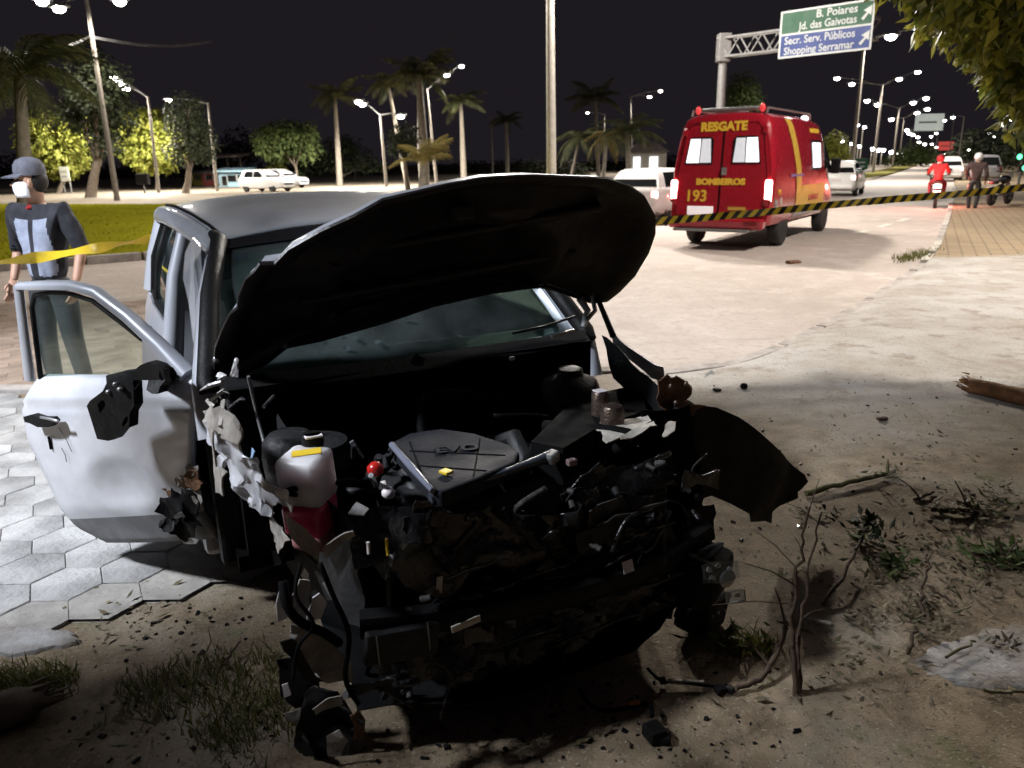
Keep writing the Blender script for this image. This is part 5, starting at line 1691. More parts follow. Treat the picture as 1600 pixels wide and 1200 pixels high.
# pillars
for sy in (-1, 1):
    yb = .76
    a0, a1 = Vector((1.66, sy*.765, .90)), Vector((1.04, sy*.60, 1.325))
    mid = a0.lerp(a1, .5)+Vector((.03, sy*.012, .035))
    ap_ = MB().tube([a0-Vector((-.06, 0, .16)), a0, mid, a1, a1+Vector((-.1, sy*.01, .02))], [.046, .042, .037, .036, .034], 10, flat=.8)
    ao = ap_.build('windscreen_pillar', SV, wreck, 60)
    tr = MB().tube([a0+Vector((.05, -sy*.016, .0)), a0+Vector((.028, -sy*.014, .030)), mid+Vector((.028, -sy*.012, .022)), a1+Vector((.024, -sy*.012, .014)), a1+Vector((-.06, -sy*.0, .034))], [.036, .037, .035, .033, .02], 10)
    tr.build('pillar_trim', M['blackplastic'], ao, 60)
    if sy < 0:
        jp = [(300, 372), (312, 385), (316, 430), (318, 500), (323, 560), (327, 605), (316, 605), (309, 560), (301, 530), (295, 475), (286, 435), (289, 395)]
        MB().plate([CL(x_, y_, 0, 1.10+(y_-372)/233*.48) for x_, y_ in jp], (-.03, .012, 0)).build('door_jamb', M['silver_dirty'], wreck, recalc=True)
    b0, b1 = side(.60, belt(.6), sy), roof_edge(.52, sy)+Vector((0, 0, -.05))
    MB().tube([side(.60, .26, sy)-Vector((0, sy*.03, 0)), side(.60, .6, sy)-Vector((0, sy*.03, 0)), b0-Vector((0, sy*.03, 0)), b0.lerp(b1, .5)+Vector((0, sy*.004, 0)), b1], [.055, .05, .045, .038, .036], 8).build('door_pillar', M['silver'] if sy < 0 else SV, wreck, 60)
    c0, c1 = side(-.36, belt(-.36), sy)-Vector((0, sy*.03, 0)), roof_edge(-.36, sy)+Vector((0, 0, -.04))
    MB().tube([c0, c0.lerp(c1, .5)+Vector((0, sy*.012, 0)), c1], [.07, .06, .05], 10, flat=.5).build('rear_pillar', SV, wreck, 60)
    # glass and black seals
    for nm, x0, x1, x2, x3 in (('rear_door_glass', .03, .55, .10, .50), ('quarter_glass', -.28, -.02, -.22, .03)) + ((('front_door_glass', .63, 1.55, .58, 1.02),) if sy > 0 else ()):
        P = [side(x0, belt(x0)+.01, sy)-Vector((0, sy*.02, 0)), side(x1, belt(x1)+.01, sy)-Vector((0, sy*.02, 0)), roof_edge(x3, sy)+Vector((0, 0, -.065)), roof_edge(x2, sy)+Vector((0, 0, -.065))]
        g2 = MB().grid(lambda u, v: P[0].lerp(P[1], u).lerp(P[3].lerp(P[2], u), v)+Vector((0, sy*.025*sin(pi*v), 0)), 4, 6)
        go = g2.build(nm, M['glass'], wreck, 180, solid=.004)
        Q = [P[0], P[1], P[1].lerp(P[2], .5)+Vector((0, sy*.025, 0)), P[2], P[3], P[3].lerp(P[0], .5)+Vector((0, sy*.025, 0)), P[0]]
        MB().tube(Q, .016, 6).build('window_seal', M['blackplastic'], go, 60)
MB().box((.55, 0, .24), (2.3, 1.45, .06)).build('floor', M['rubber'], wreck)
# windscreen
def wsfn(u, v):
    a = (u-.5)*2
    p0 = Vector((1.62+.13*(1-a*a), a*.715, .935))
    p1 = Vector((1.06+.085*(1-a*a), a*.565, 1.335+.045*(1-a*a)))
    p = p0.lerp(p1, v)
    n_ = .03*sin(pi*v)
    return p+Vector((n_*.6, 0, n_))
ws_ = MB().grid(wsfn, 16, 10).build('windscreen', M['windshield'], wreck, 180, solid=.005)
tb = MB().grid(lambda u, v: wsfn(.0+u, .90+.10*v)+Vector((.005, 0, .006)), 16, 2).build('shade_band', M['blackgloss'], ws_, 180)
pp_ = MB().grid(lambda u, v: wsfn(.030+.155*u, .36+.50*v)+Vector((-.012, 0, -.012)), 6, 6)
pp_.build('teal_sheet', M['tealpaper'], ws_, 180)
MB().grid(lambda u, v: wsfn(.030+.045*u, .79+.08*v)+Vector((-.008, 0, -.008)), 3, 3).build('blue_sticker', M['bluepaper'], ws_, 180)
# glints of broken glass on the lower pane
gl = MB()
for k in range(10):
    p = wsfn(random.choice((random.uniform(.18, .34), random.uniform(.3, .9))), random.uniform(.05, .22))+Vector((.008, 0, .010))
    gl.box(p, (.012*random.uniform(.5, 1.6), .012*random.uniform(.5, 1.6), .006), rot=Quaternion((random.random(), random.random(), random.random()), random.uniform(0, 3)))
tag(gl.build('glass_crumbs', M['clear'], ws_), kind='stuff')
# interior
def seat(x, y):
    s_ = MB().box((x, y, .48), (.50, .48, .16), ch=.06).build('seat', M['seat'], wreck)
    bk = MB().box((x-.25, y, .82), (.14, .46, .62), rot=Quaternion((0, 1, 0), R(-14)), ch=.06)
    bk.build('backrest', M['seat'], s_)
    MB().box((x-.36, y, 1.20), (.09, .26, .17), ch=.04).build('headrest', M['seat'], s_)
seat(.85, -.36); seat(.85, .36)
MB().box((-.1, 0, .75), (.14, 1.2, .55), rot=Quaternion((0, 1, 0), R(-12)), ch=.06).build('rear_backrest', M['seat'], wreck)
MB().box((1.48, 0, .80), (.34, 1.36, .20), ch=.07).build('dashboard', M['blackplastic'], wreck)
st_ = MB()
cx = Vector((1.22, .36, .86))
ring_ = [cx+Vector((-.05*sin(2*pi*k/20)*.9, .18*cos(2*pi*k/20), .17*sin(2*pi*k/20))) for k in range(21)]
st_.tube(ring_, .016, 6, cap=False)
st_.tube([cx, cx+Vector((.2, 0, -.07))], .025, 6)
st_.build('steering_wheel', M['blackplastic'], wreck, 60)
MB().tube([(1.12, -.06, 1.30), (1.08, 0, 1.27), (1.12, .06, 1.30)], [.03, .035, .03], 8).build('rear_view_mirror', M['blackplastic'], wreck, 60)
# wheels
for x, y, t in ((0, -.72, 0), (0, .72, 0)):
    wheel(wreck, x, y, .29, .18)
for x, y, rx_, rz_ in ((1.80, -.42, .22, .30), (1.98, .62, -.14, -.2)):
    o = wheel(wreck, x, y, .29, .18)
    o.rotation_euler = (rx_, 0, rz_)
    o.location.z = .285

# ---- torn bonnet: traced silhouette on its own tilted plane
h0_, h1_, h2_ = CL(335, 575, 0, 1.70), CL(930, 470, 0, 1.74), CL(800, 276, 0, 2.16)
hn = (h1_-h0_).cross(h2_-h0_).normalized()
if hn.x < 0: hn = -hn
hood_px = [(335, 577), (336, 548), (347, 517), (360, 492), (371, 480), (372, 460), (382, 435), (395, 420), (405, 411), (427, 410), (450, 392), (500, 357), (550, 335), (600, 316), (650, 301), (700, 289), (760, 279), (830, 274), (900, 277), (950, 283), (985, 293), (1010, 312), (1025, 338), (1024, 362), (1011, 393), (990, 427), (968, 455), (948, 469), (925, 470), (895, 460), (850, 446), (770, 458), (680, 482), (600, 503), (500, 531), (440, 550), (405, 573), (372, 588), (345, 592)]
H = [CP(x, y, h0_, hn) for x, y in hood_px]
for i, p in enumerate(H):
    p += hn*(.020*mnoise.noise(p*5)+.012*mnoise.noise(p*14))+Vector((0, mnoise.noise(p*23)*.006, mnoise.noise(p*19)*.007))
hc_ = sum(H, Vector())/len(H)
def ringk(s, d):
    out = []
    for p in H:
        q = hc_+(p-hc_)*s
        out.append(q+hn*(d+.010*mnoise.noise(q*9)))
    return out
n = len(H)
rings = [ringk(.988, -.016), ringk(1.002, -.009), ringk(1., 0), ringk(.985, .004), ringk(.955, .006), ringk(.90, -.006), ringk(.86, -.028), ringk(.62, -.030), ringk(.57, -.012), ringk(.50, -.012), ringk(.45, -.034), ringk(.2, -.036)]
hm = MB()
vs = [p for r in rings for p in r]
fs = [(k*n+i, k*n+(i+1) % n, (k+1)*n+(i+1) % n, (k+1)*n+i) for k in range(len(rings)-1) for i in range(n)]+[tuple((len(rings)-1)*n+i for i in range(n))]
hood = hm.add(vs, fs).build('bonnet', M['hoodinner'], wreck, 40, recalc=True)
back = [ringk(.992, -.003), ringk(.985, -.016), ringk(.955, -.040), ringk(.75, -.075), ringk(.4, -.095)]
bm2 = MB()
vs = [p for r in back for p in r]
fs = [(k*n+i, (k+1)*n+i, (k+1)*n+(i+1) % n, k*n+(i+1) % n) for k in range(len(back)-1) for i in range(n)]+[tuple(4*n+i for i in range(n-1, -1, -1))]
bm2.add(vs, fs).build('bonnet_skin', SV, hood, 50)
rib = MB()
for a, b2 in (((560, 400), (940, 330)), ((470, 480), (900, 400))):
    p, q = CP(*a, h0_, hn)+hn*-.012, CP(*b2, h0_, hn)+hn*-.012
    rib.tube([p-hn*.012, p.lerp(q, .5)-hn*.008, q-hn*.012], [.018, .022, .018], 6)
rib.build('stiffener', M['hoodinner'], hood, 60)
lh = CP(720, 330, h0_, hn)
MB().box(lh+hn*.004, (.05, .07, .05), ch=.01).build('latch', M['greypart'], hood)
# hinges and strut on the left
MB().tube([CL(905, 465, 0, 1.76), CL(918, 485, 0, 1.78), CL(912, 510, 0, 1.78)], [.016, .014, .014], 6).build('bonnet_hinge', M['steel'], wreck, 60)
MB().tube([CL(933, 464, 0, 1.80), CL(958, 525, 1, .70)], [.010, .013], 8).build('gas_strut', M['blackplastic'], wreck, 60)
MB().tube([CL(925, 462, 0, 1.80), CL(930, 485, 0, 1.82), CL(917, 500, 0, 1.82)], [.010, .010, .009], 6).build('hinge_arm', M['steel'], wreck, 60)
MB().ball(CL(338, 562, 0, 1.72), (.012, .012, .014), 8).build('bonnet_bolt', M['steel'], wreck, 180)

# ---- engine bay
BK = M['blackplastic']
cw = MB().grid(lambda u, v: Vector((1.80-.06*v+.05*(1-(2*u-1)**2)-.02, -.72+1.44*u, .935+.012*v-.03*(1-v))), 12, 2)
cw.build('cowl', BK, wreck, 60, solid=.02)
MB().tube([CL(800, 521, 0, 1.80), CL(850, 510, 0, 1.79), CL(899, 494, 0, 1.75)], .0055, 6).build('wiper_arm', M['greypart'], wreck, 60)
MB().tube([CL(862, 525, 0, 1.84), CL(897, 516, 0, 1.80)], .007, 6).build('cowl_trim', M['steel'], wreck, 60)
MB().box((1.78, 0, .62), (.05, 1.40, .60)).build('firewall', M['rubber'], wreck)
for sy in (-1, 1):
    crumpled('inner_wing', [Vector((1.70, sy*.58, .84)), Vector((2.0, sy*.53, .80)), Vector((2.45, sy*.50, .68)), Vector((2.52, sy*.50, .40)), Vector((2.3, sy*.54, .35)), Vector((2.1, sy*.55, .58)), Vector((1.75, sy*.57, .60))], .04, M['greypart'], wreck, 3+sy, cuts=3)
MB().lathe([(.11, .66), (.115, .80), (.10, .84), (.05, .86), (.045, .885), (.02, .89)], 18, 'z', (2.02, .47, 0)).build('strut_tower', M['greypart'], wreck, 50)
MB().lathe([(.11, .60), (.115, .72), (.10, .76), (.04, .78)], 18, 'z', (1.98, -.47, 0)).build('strut_tower', M['greypart'], wreck, 50)
eb = MB().box((2.17, -.05, .50), (.42, .62, .36), ch=.05)
eb.box((2.2, .34, .46), (.36, .30, .30), ch=.05)
for k in range(4): eb.tube([(2.05, -.25+k*.13, .66), (2.22, -.26+k*.13, .74), (2.36, -.25+k*.13, .62)], .03, 8)
eb.build('engine_block', M['greypart'], wreck, 45)
def zp(px, z): return CL(px[0], px[1], 2, z)
cov = [zp(p, .79) for p in ((609, 692), (640, 676), (690, 669), (740, 676), (800, 695), (812, 706), (805, 722), (745, 748), (690, 769), (676, 767), (645, 730))]
ec = MB().plate([p-Vector((0, 0, .05)) for p in cov], (0, 0, .05)).build('engine_cover', M['satin'], wreck)
md = ec.modifiers.new('edge', 'BEVEL'); md.width = .008; md.segments = 2
MB().tube([zp((612, 695), .797), zp((645, 732), .797), zp((676, 767), .793)], [.010, .012, .008], 8).build('cover_edge', mat('blue_grey_edge', (.16, .17, .22), .3, 0, .2, 8), ec, 60)
for k, a in enumerate(((660, 699), (690, 692), (722, 688))):
    pass
tm = text_mesh('EVO', .070, M['satin'], .003, bold=.002)
q0, q1 = zp((668, 706), .794), zp((760, 698), .794)
inst('lettering', tm, ec, frame(q0.lerp(q1, .5), q1-q0, Vector((0, 0, 1)).cross(q1-q0)))
for a_, b_ in (((750, 686), (740, 744)), ((640, 705), (790, 712)), ((655, 728), (760, 736)), ((640, 690), (660, 742))):
    MB().tube([zp(a_, .790), zp(b_, .790)], .003, 5).build('cover_rib', M['rubber'], ec)
MB().box(zp((697, 737), .80), (.032, .028, .008), rot=Quaternion((0, 0, 1), .4), ch=.002).build('yellow_tag', M['yellow'], ec)
bar = [zp((672, 779), .765), zp((700, 770), .77), zp((760, 748), .772), zp((820, 727), .774), zp((862, 712), .776)]
MB().tube(bar, [.016, .013, .011, .013, .020], 8).build('coolant_pipe', mat('blue_black_pipe', (.06, .068, .085), .28, 0, .3, 12), wreck, 60)
MB().box(zp((862, 715), .775), (.035, .05, .035), rot=Quaternion((.3, .2, 1), .5), ch=.008).build('pipe_clamp', M['steel'], wreck)
MB().box(zp((685, 753), .775), (.018, .02, .012), ch=.003).build('orange_clip', M['orange'], wreck)
MB().ball(zp((703, 752), .782), .009, 8).build('bolt', M['steel'], wreck, 180)
# coolant tank
tc_ = Vector((2.315, -.575, 0))
rq = Quaternion((0, 0, 1), -.75) @ Quaternion((0, 1, 0), .10)
tank = MB().box(tc_+Vector((0, 0, .778)), (.125, .125, .150), rot=rq, ch=.018).build('coolant_tank', M['whitetank'], wreck, 50)
MB().box(tc_+Vector((.0095, 0, .672)), (.121, .121, .095), rot=rq, ch=.016).build('coolant', M['pinkfluid'], tank, 50)
MB().box(tc_+Vector((.02, 0, .605)), (.095, .105, .06), rot=rq, ch=.02).build('tank_foot', mat('pale_pink_tank', (.38, .16, .17), .4, 0, .2, 10), tank, 50)
MB().box(tc_+Vector((.006, .004, .853)), (.036, .080, .006), rot=rq @ Quaternion((0, 0, 1), .5)).build('yellow_label', M['yellow'], tank)
cap = MB().lathe([(.030, 0), (.032, .01), (.032, .034), (.026, .040)], 16, 'z', tc_+Vector((-.05, .035, .848))).build('tank_cap', M['blackplastic'], tank, 40)
MB().box(tc_+Vector((-.035, .035, .885)), (.035, .05, .006), ch=.002).build('white_label', M['whitelabel'], cap)
MB().lathe([(.075, .66), (.085, .78), (.080, .83), (.06, .852), (.02, .858)], 18, 'z', (2.13, -.58, .0)).build('brake_servo', M['greypart'], wreck, 50)
# filler caps, plugs and fittings
MB().lathe([(.020, 0), (.024, .006), (.024, .022), (.012, .034), (.004, .036)], 14, 'z', zp((587, 740), .76)).build('oil_cap', M['redcap'], wreck, 50)
MB().ball(zp((607, 770), .735), (.020, .020, .018), 10).tube([zp((605, 768), .735), zp((598, 752), .76)], .008, 6).build('hose_fitting', M['whitelabel'], wreck, 180)
crumpled('bright_clip', [zp(p, .72) for p in ((543, 803), (556, 786), (577, 795), (570, 803))], .006, M['bare'], wreck, 5, cuts=1)
# two bright cylinders on the left of the bay
cA, cB = CL(938, 612, 2, .88), CL(957, 632, 2, .86)
MB().lathe([(.030, -.12), (.030, -.008), (.026, 0)], 16, 'z', cA).build('filter_canister', M['castmetal'], wreck, 40)
MB().lathe([(.040, -.11), (.040, -.02), (.032, -.004), (.012, 0)], 16, 'z', cB).build('pump_housing', M['castmetal'], wreck, 40)
MB().box(cA+Vector((0, 0, .003)), (.04, .04, .005), ch=.002).build('white_cap', M['whitelabel'], wreck)
for k, pl in enumerate((((926, 668), (948, 656), (1012, 650), (1020, 658), (985, 676), (945, 690), (940, 672)), ((968, 680), (1000, 664), (1024, 658), (1026, 664), (990, 680), (970, 686)), ((1036, 676), (1046, 662), (1060, 658), (1054, 672), (1040, 684)))):
    crumpled('crumpled_sheet', [zp(p, .80+.012*k) for p in pl], .012, M['paper'], wreck, 11+k, th=.003, cuts=2, fold=14)
air = [zp(p, .80) for p in ((830, 690), (880, 640), (930, 615), (1000, 600), (1010, 640), (930, 670), (880, 700))]
MB().plate([p-Vector((0, 0, .12)) for p in air], (0, 0, .12)).build('airbox', M['rubber'], wreck)
MB().box(zp((893, 722), .765), (.022, .03, .02), ch=.004).build('connector', mat('dull_pink_connector', (.22, .15, .15), .5, 0, .3, 20), wreck)
MB().box(zp((800, 560), .93), (.012, .022, .014), ch=.003).build('wall_label', M['whitelabel'], wreck)
for a in ((785, 610), (800, 600), (845, 648), (650, 560)):
    crumpled('bracket', [CL(a[0]+dx, a[1]+dy, 0, 1.86) for dx, dy in ((-12, 6), (0, -8), (14, -2), (10, 10), (-4, 12))], .012, M['greypart'] if a[0] < 840 else M['rust'], wreck, a[0] % 17, cuts=1)
# hoses and looms, each one a part
random.seed(5)
def hose(pts, r, m_='rubber', nm='hose'):
    P = [Vector(p) for p in pts]
    out = []
    for i in range(len(P)-1):
        p0, p1, p2, p3 = P[max(i-1, 0)], P[i], P[i+1], P[min(i+2, len(P)-1)]
        for k in range(5):
            t = k/5
            out.append(.5*((2*p1)+(-p0+p2)*t+(2*p0-5*p1+4*p2-p3)*t*t+(-p0+3*p1-3*p2+p3)*t**3))
    out.append(P[-1])
    return MB().tube(out, r, 8).build(nm, M[m_], wreck, 180)
for k in range(16):
    a = Vector((random.uniform(1.95, 2.4), random.uniform(-.5, .5), random.uniform(.62, .80)))
    b2 = a+Vector((random.uniform(-.1, .3), random.uniform(-.3, .3), random.uniform(-.2, .05)))
    c2 = b2+Vector((random.uniform(-.05, .2), random.uniform(-.2, .2), random.uniform(-.3, -.05)))
    hose([a, b2, c2], random.choice((.008, .012, .02)), random.choice(('rubber', 'blackplastic', 'greypart')))
for k in range(7):
    p = zp((random.uniform(530, 610), random.uniform(690, 760)), .74)
    MB().tube([p, p+Vector((random.uniform(-.03, .05), random.uniform(-.04, .04), random.uniform(.02, .06)))], random.choice((.008, .012)), 7).build('sensor_plug', random.choice((M['blackplastic'], M['steel'], M['greypart'])), wreck, 60)

# ---- right front wing, torn to ribbons
def yp(p, y=-.67): return CL(p[0], p[1], 1, y)
crumpled('torn_wing', [yp(p, -.80+.13*(p[0]-327)/113) for p in ((327, 662), (345, 668), (368, 684), (380, 704), (396, 716), (408, 744), (426, 752), (440, 774), (446, 800), (430, 794), (418, 804), (396, 790), (384, 788), (372, 768), (360, 756), (350, 728), (342, 738), (334, 700))], .030, M['silver_dirty'], wreck, 2, cuts=6, fold=14)
crumpled('torn_wing_edge', [yp(p, -.82) for p in ((324, 664), (331, 676), (338, 730), (352, 735), (345, 772), (338, 770), (330, 720))], .010, M['primer'], wreck, 4, cuts=2)
crumpled('crushed_panel', [yp(p, -.80) for p in ((314, 640), (345, 636), (375, 668), (372, 690), (345, 676), (322, 664))], .022, M['primer'], wreck, 6, cuts=3, fold=13)
crumpled('wing_rag', [yp(p, -.62) for p in ((384, 776), (404, 782), (428, 806), (446, 842), (436, 866), (420, 836), (400, 800))], .025, M['primer'], wreck, 8, cuts=3, fold=14)
crumpled('bright_scrap', [yp(p, -.68) for p in ((387, 780), (402, 773), (413, 786), (404, 797), (390, 792))], .010, M['bare'], wreck, 9, cuts=2)
crumpled('blue_scrap', [yp(p, -.655) for p in ((366, 700), (382, 692), (396, 706), (392, 728), (402, 738), (388, 744), (374, 722))], .016, M['bluewire'], wreck, 10, cuts=2, fold=18)
for k in range(14):     # splinters and torn stubs at the bulkhead
    p = CL(random.uniform(322, 385), random.uniform(585, 660), 1, random.uniform(-.80, -.72))
    q = p+Vector((random.uniform(-.03, .08), random.uniform(-.04, .04), random.uniform(-.05, .05)))
    r3 = q+Vector((random.uniform(-.02, .04), random.uniform(-.03, .03), random.uniform(-.06, .02)))
    MB().tube([p, q, r3], [random.uniform(.004, .012), random.uniform(.006, .012), .003], 5, flat=.5).build('splinter', random.choice((M['greypart'], M['bare'], M['blackplastic'], M['primer'])), wreck, 60)
MB().tube([CL(388, 588, 0, 1.86), CL(402, 650, 1, -.62), CL(421, 722, 1, -.62)], [.006, .0065, .006], 7).build('stay_rod', M['steel'], wreck, 60)
MB().tube([CL(412, 636, 0, 2.0), CL(428, 619, 0, 1.95)], .006, 6).build('bolt_stub', M['steel'], wreck, 60)
# lower hinge pillar and the dark arch opening behind the ribbons
MB().box((1.58, -.735, .55), (.08, .08, .70), ch=.02).build('hinge_pillar', M['greypart'], wreck)
crumpled('arch_liner', [Vector((1.62, -.60, .78)), Vector((1.75, -.58, .80)), Vector((2.1, -.52, .66)), Vector((2.3, -.50, .56)), Vector((2.25, -.50, .36)), Vector((1.9, -.56, .40)), Vector((1.70, -.62, .20)), Vector((1.62, -.62, .24))], .03, M['rubber'], wreck, 21, cuts=3)

# ---- front: cross panel, radiator, beam, hanging wreckage
crumpled('slam_panel', [Vector((2.46, -.50, .70)), Vector((2.50, 0, .70)), Vector((2.50, .56, .69)), Vector((2.56, .57, .60)), Vector((2.58, 0, .60)), Vector((2.56, -.52, .60))], .030, M['glint'], wreck, 22, cuts=6, fold=12)
rad_ = MB().box((2.50, .06, .44), (.05, .96, .34), ch=.01).build('radiator', M['greypart'], wreck)
fin = MB()
for k in range(22): fin.box((2.527, .06, .30+k*.0135), (.006, .92, .004))
tag(fin.build('radiator_fins', M['greypart'], rad_), kind='stuff')
MB().lathe([(.19, 0), (.20, .01), (.20, .05), (.18, .055), (.17, .02)], 28, 'x', (2.53, .28, .44)).build('fan_shroud', BK, rad_, 40)
bb = MB().tube([(2.56, -.52, .43), (2.64, -.25, .42), (2.67, .10, .405), (2.64, .42, .40), (2.56, .66, .41)], .058, 8, flat=.7)
beam = bb.build('bumper_beam', M['blackplastic'], wreck, 60)
sp1 = CL(985, 888, 0, 2.705)
MB().box(sp1-Vector((.012, 0, 0)), (.002, .040, .036), rot=Quaternion((0, 0, 1), .10) @ Quaternion((0, 1, 0), -.35)).build('label', M['whitelabel'], beam)
random.seed(31)
for k in range(120):     # broken brackets, stubs, hoses and wires hanging in the crushed front
    y_ = random.uniform(-.52, .62)
    z_ = random.uniform(.20, .74)
    x_ = 2.60+.05*(1-abs(z_-.45)/.3)+random.uniform(-.05, .035)
    p = Vector((x_, y_, z_))
    m_ = M[random.choice(('faintgrey', 'glint', 'greypart', 'glint', 'faintgrey', 'blackplastic'))]
    t_ = random.random()
    if t_ < .42:
        q = p+Vector((random.uniform(-.03, .04), random.uniform(-.12, .12), random.uniform(-.10, .05)))
        r3 = q+Vector((random.uniform(-.04, .03), random.uniform(-.10, .10), random.uniform(-.12, .02)))
        hose([p, q, r3], random.choice((.003, .004, .006, .010)), random.choice(('glint', 'faintgrey', 'rubber')), 'wire')
    elif t_ < .75:
        w_, h_ = random.uniform(.02, .09), random.uniform(.010, .035)
        a_ = random.uniform(-.5, .5)
        ol_ = [p+Vector((random.uniform(-.012, .012), (cx_*cos(a_)-cz_*sin(a_)), (cx_*sin(a_)+cz_*cos(a_)))) for cx_, cz_ in ((-w_, -h_), (0, -h_*random.uniform(.5, 1.3)), (w_, -h_), (w_*.8, h_), (0, h_*random.uniform(.6, 1.2)), (-w_*.9, h_))]
        crumpled('broken_piece', ol_, .012, m_, wreck, k, cuts=2, fold=18)
    else:
        MB().tube([p, p+Vector((random.uniform(.01, .03), random.uniform(-.02, .02), random.uniform(-.02, .02)))], [random.uniform(.006, .014), random.uniform(.005, .012)], 8).build('stub', m_, wreck, 50)
for y_, z_, ln, mm in ((.30, .60, .26, 'faintgrey'), (.36, .52, .20, 'glint'), (.05, .30, .40, 'glint'), (.20, .24, .36, 'faintgrey'), (-.2, .56, .22, 'glint'), (.42, .34, .18, 'faintgrey'), (-.05, .48, .3, 'glint')):
    n3 = [Vector((2.66+.012*mnoise.noise(Vector((q_*.7, y_*9, z_*9))), y_-ln/2+ln*q_/8, z_+.016*q_/8+.010*mnoise.noise(Vector((q_*.6, z_*7, 1))))) for q_ in range(9)]
    MB().tube(n3, [.006, .010, .012, .011, .012, .010, .012, .009, .005], 6, flat=.5).build('grille_bar', M[mm], wreck, 60)
crumpled('crossmember_strip', [CL(x, y, 0, 2.60) for x, y in ((905, 812), (960, 798), (1020, 780), (1025, 790), (960, 812), (905, 830))], .010, M['greypart'], wreck, 23, cuts=2)
crumpled('grille_remains', [CL(x, y, 0, 2.62) for x, y in ((620, 820), (760, 800), (900, 800), (1030, 790), (1050, 850), (900, 900), (700, 920), (600, 900))], .06, M['glint'], wreck, 24, cuts=7, fold=9)
crumpled('lower_grille', [CL(x, y, 0, 2.58) for x, y in ((590, 960), (720, 940), (900, 930), (1050, 880), (1060, 960), (960, 1010), (760, 1060), (620, 1070))], .06, M['glint'], wreck, 25, cuts=7, fold=9)
crumpled('undertray', [Vector((2.0, -.55, .20)), Vector((2.55, -.55, .16)), Vector((2.68, -.2, .14)), Vector((2.68, .3, .15)), Vector((2.56, .6, .18)), Vector((2.0, .6, .2))], .04, BK, wreck, 26, cuts=3)
pl1 = MB().box(CL(628, 1005, 0, 2.67), (.03, .20, .09), rot=Quaternion((1, 0, 0), -.14), ch=.006).build('number_plate_bracket', M['greypart'], wreck)
for a, b2 in (((588, 995), (593, 1038)), ((668, 973), (672, 1015))):
    MB().tube([CL(*a, 0, 2.69), CL(*b2, 0, 2.69)], .0022, 5).build('bright_edge', M['steel'], pl1)
MB().box(CL(728, 975, 0, 2.69), (.004, .085, .020), rot=Quaternion((1, 0, 0), .12)).build('reflector', M['paper'], wreck)
MB().box(CL(686, 915, 0, 2.63), (.004, .018, .055), rot=Quaternion((1, 0, 0), -.12)).build('label', M['paper'], wreck)
for a in ((575, 855, 'whitelabel'), (606, 868, 'yellow'), (604, 850, 'yellow')):
    MB().tube([CL(a[0], a[1]-8, 0, 2.60), CL(a[0]+1, a[1]+10, 0, 2.60)], .005, 6).build('wire_end', M[a[2]], wreck)
# crossing bent strips
crumpled('bent_strip', [CL(x, y, 0, 2.58) for x, y in ((448, 812), (470, 822), (500, 850), (502, 878), (482, 870), (455, 842))], .014, M['primer'], wreck, 31, cuts=2)
crumpled('bent_strip', [CL(x, y, 0, 2.60) for x, y in ((505, 858), (540, 834), (552, 830), (556, 838), (530, 858), (510, 874))], .008, M['primer'], wreck, 32, cuts=2)
# hanging wreck of the front right corner, down to the ground
def fx(p, x=2.60): return CL(p[0], p[1], 0, x)
crumpled('hanging_scrap', [fx(p) for p in ((455, 935), (470, 912), (485, 912), (484, 935), (492, 960), (476, 968), (458, 950))], .016, M['primer'], wreck, 33, cuts=2)
crumpled('hanging_scrap', [fx(p, 2.62) for p in ((490, 932), (500, 926), (509, 940), (498, 966), (480, 972))], .014, M['silver_dirty'], wreck, 34, cuts=2)
crumpled('blue_grey_shard', [fx(p, 2.58) for p in ((441, 914), (446, 935), (450, 962), (433, 968), (430, 945))], .008, M['silver_dirty'], wreck, 35, cuts=2)
crumpled('hanging_panel', [fx(p, 2.61) for p in ((452, 976), (480, 984), (512, 1000), (540, 1030), (545, 1068), (516, 1064), (490, 1050), (462, 1030), (455, 1000))], .030, M['primer'], wreck, 36, cuts=3, fold=12)
crumpled('hanging_panel', [fx(p, 2.64) for p in ((440, 1006), (458, 1004), (476, 1030), (500, 1060), (470, 1060), (444, 1030))], .025, M['greypart'], wreck, 37, cuts=2)
hose([fx((442, 908)), fx((448, 945), 2.63), fx((470, 972), 2.64), fx((505, 988), 2.64), fx((530, 1005), 2.62)], .012, 'rubber', 'cable')
hose([fx((470, 880)), fx((462, 930), 2.64), fx((490, 975), 2.66), fx((466, 1010), 2.64), fx((458, 1060), 2.64)], .005, 'rubber', 'cable')
hose([fx((500, 880)), fx((520, 930), 2.62), fx((545, 990), 2.64), fx((540, 1060), 2.64), fx((560, 1100), 2.64)], .007, 'rubber', 'cable')
hose([yp((352, 744), -.70), yp((345, 800), -.72), yp((352, 850), -.72), yp((358, 900), -.72)], .006, 'rust', 'cable')

# ---- left front wing: top rail, then the sheet flung outwards, its shade put into black
crumpled('wing_rail', [CL(x, y, 1, .73) for x, y in ((952, 512), (968, 530), (1010, 560), (1036, 574), (1040, 600), (1020, 592), (985, 560), (958, 535))], .010, M['silver_dirty'], wreck, 41, cuts=2)
crumpled('wing_inner', [CL(x, y, 1, .66) for x, y in ((942, 520), (962, 540), (1000, 580), (1035, 605), (1060, 640), (1010, 640), (960, 590))], .015, M['greypart'], wreck, 42, cuts=2)
crumpled('crushed_lamp_mount', [CL(x, y, 0, 2.38) for x, y in ((1028, 596), (1045, 582), (1062, 590), (1078, 606), (1072, 626), (1098, 636), (1084, 650), (1050, 650), (1030, 630))], .022, M['rust'], wreck, 43, cuts=3, fold=18)
for a in ((1048, 604), (1056, 630), (1072, 600)):
    MB().ball(CL(a[0], a[1], 0, 2.40), (.009, .009, .012), 8).build('bolt', M['castmetal'], wreck, 180)
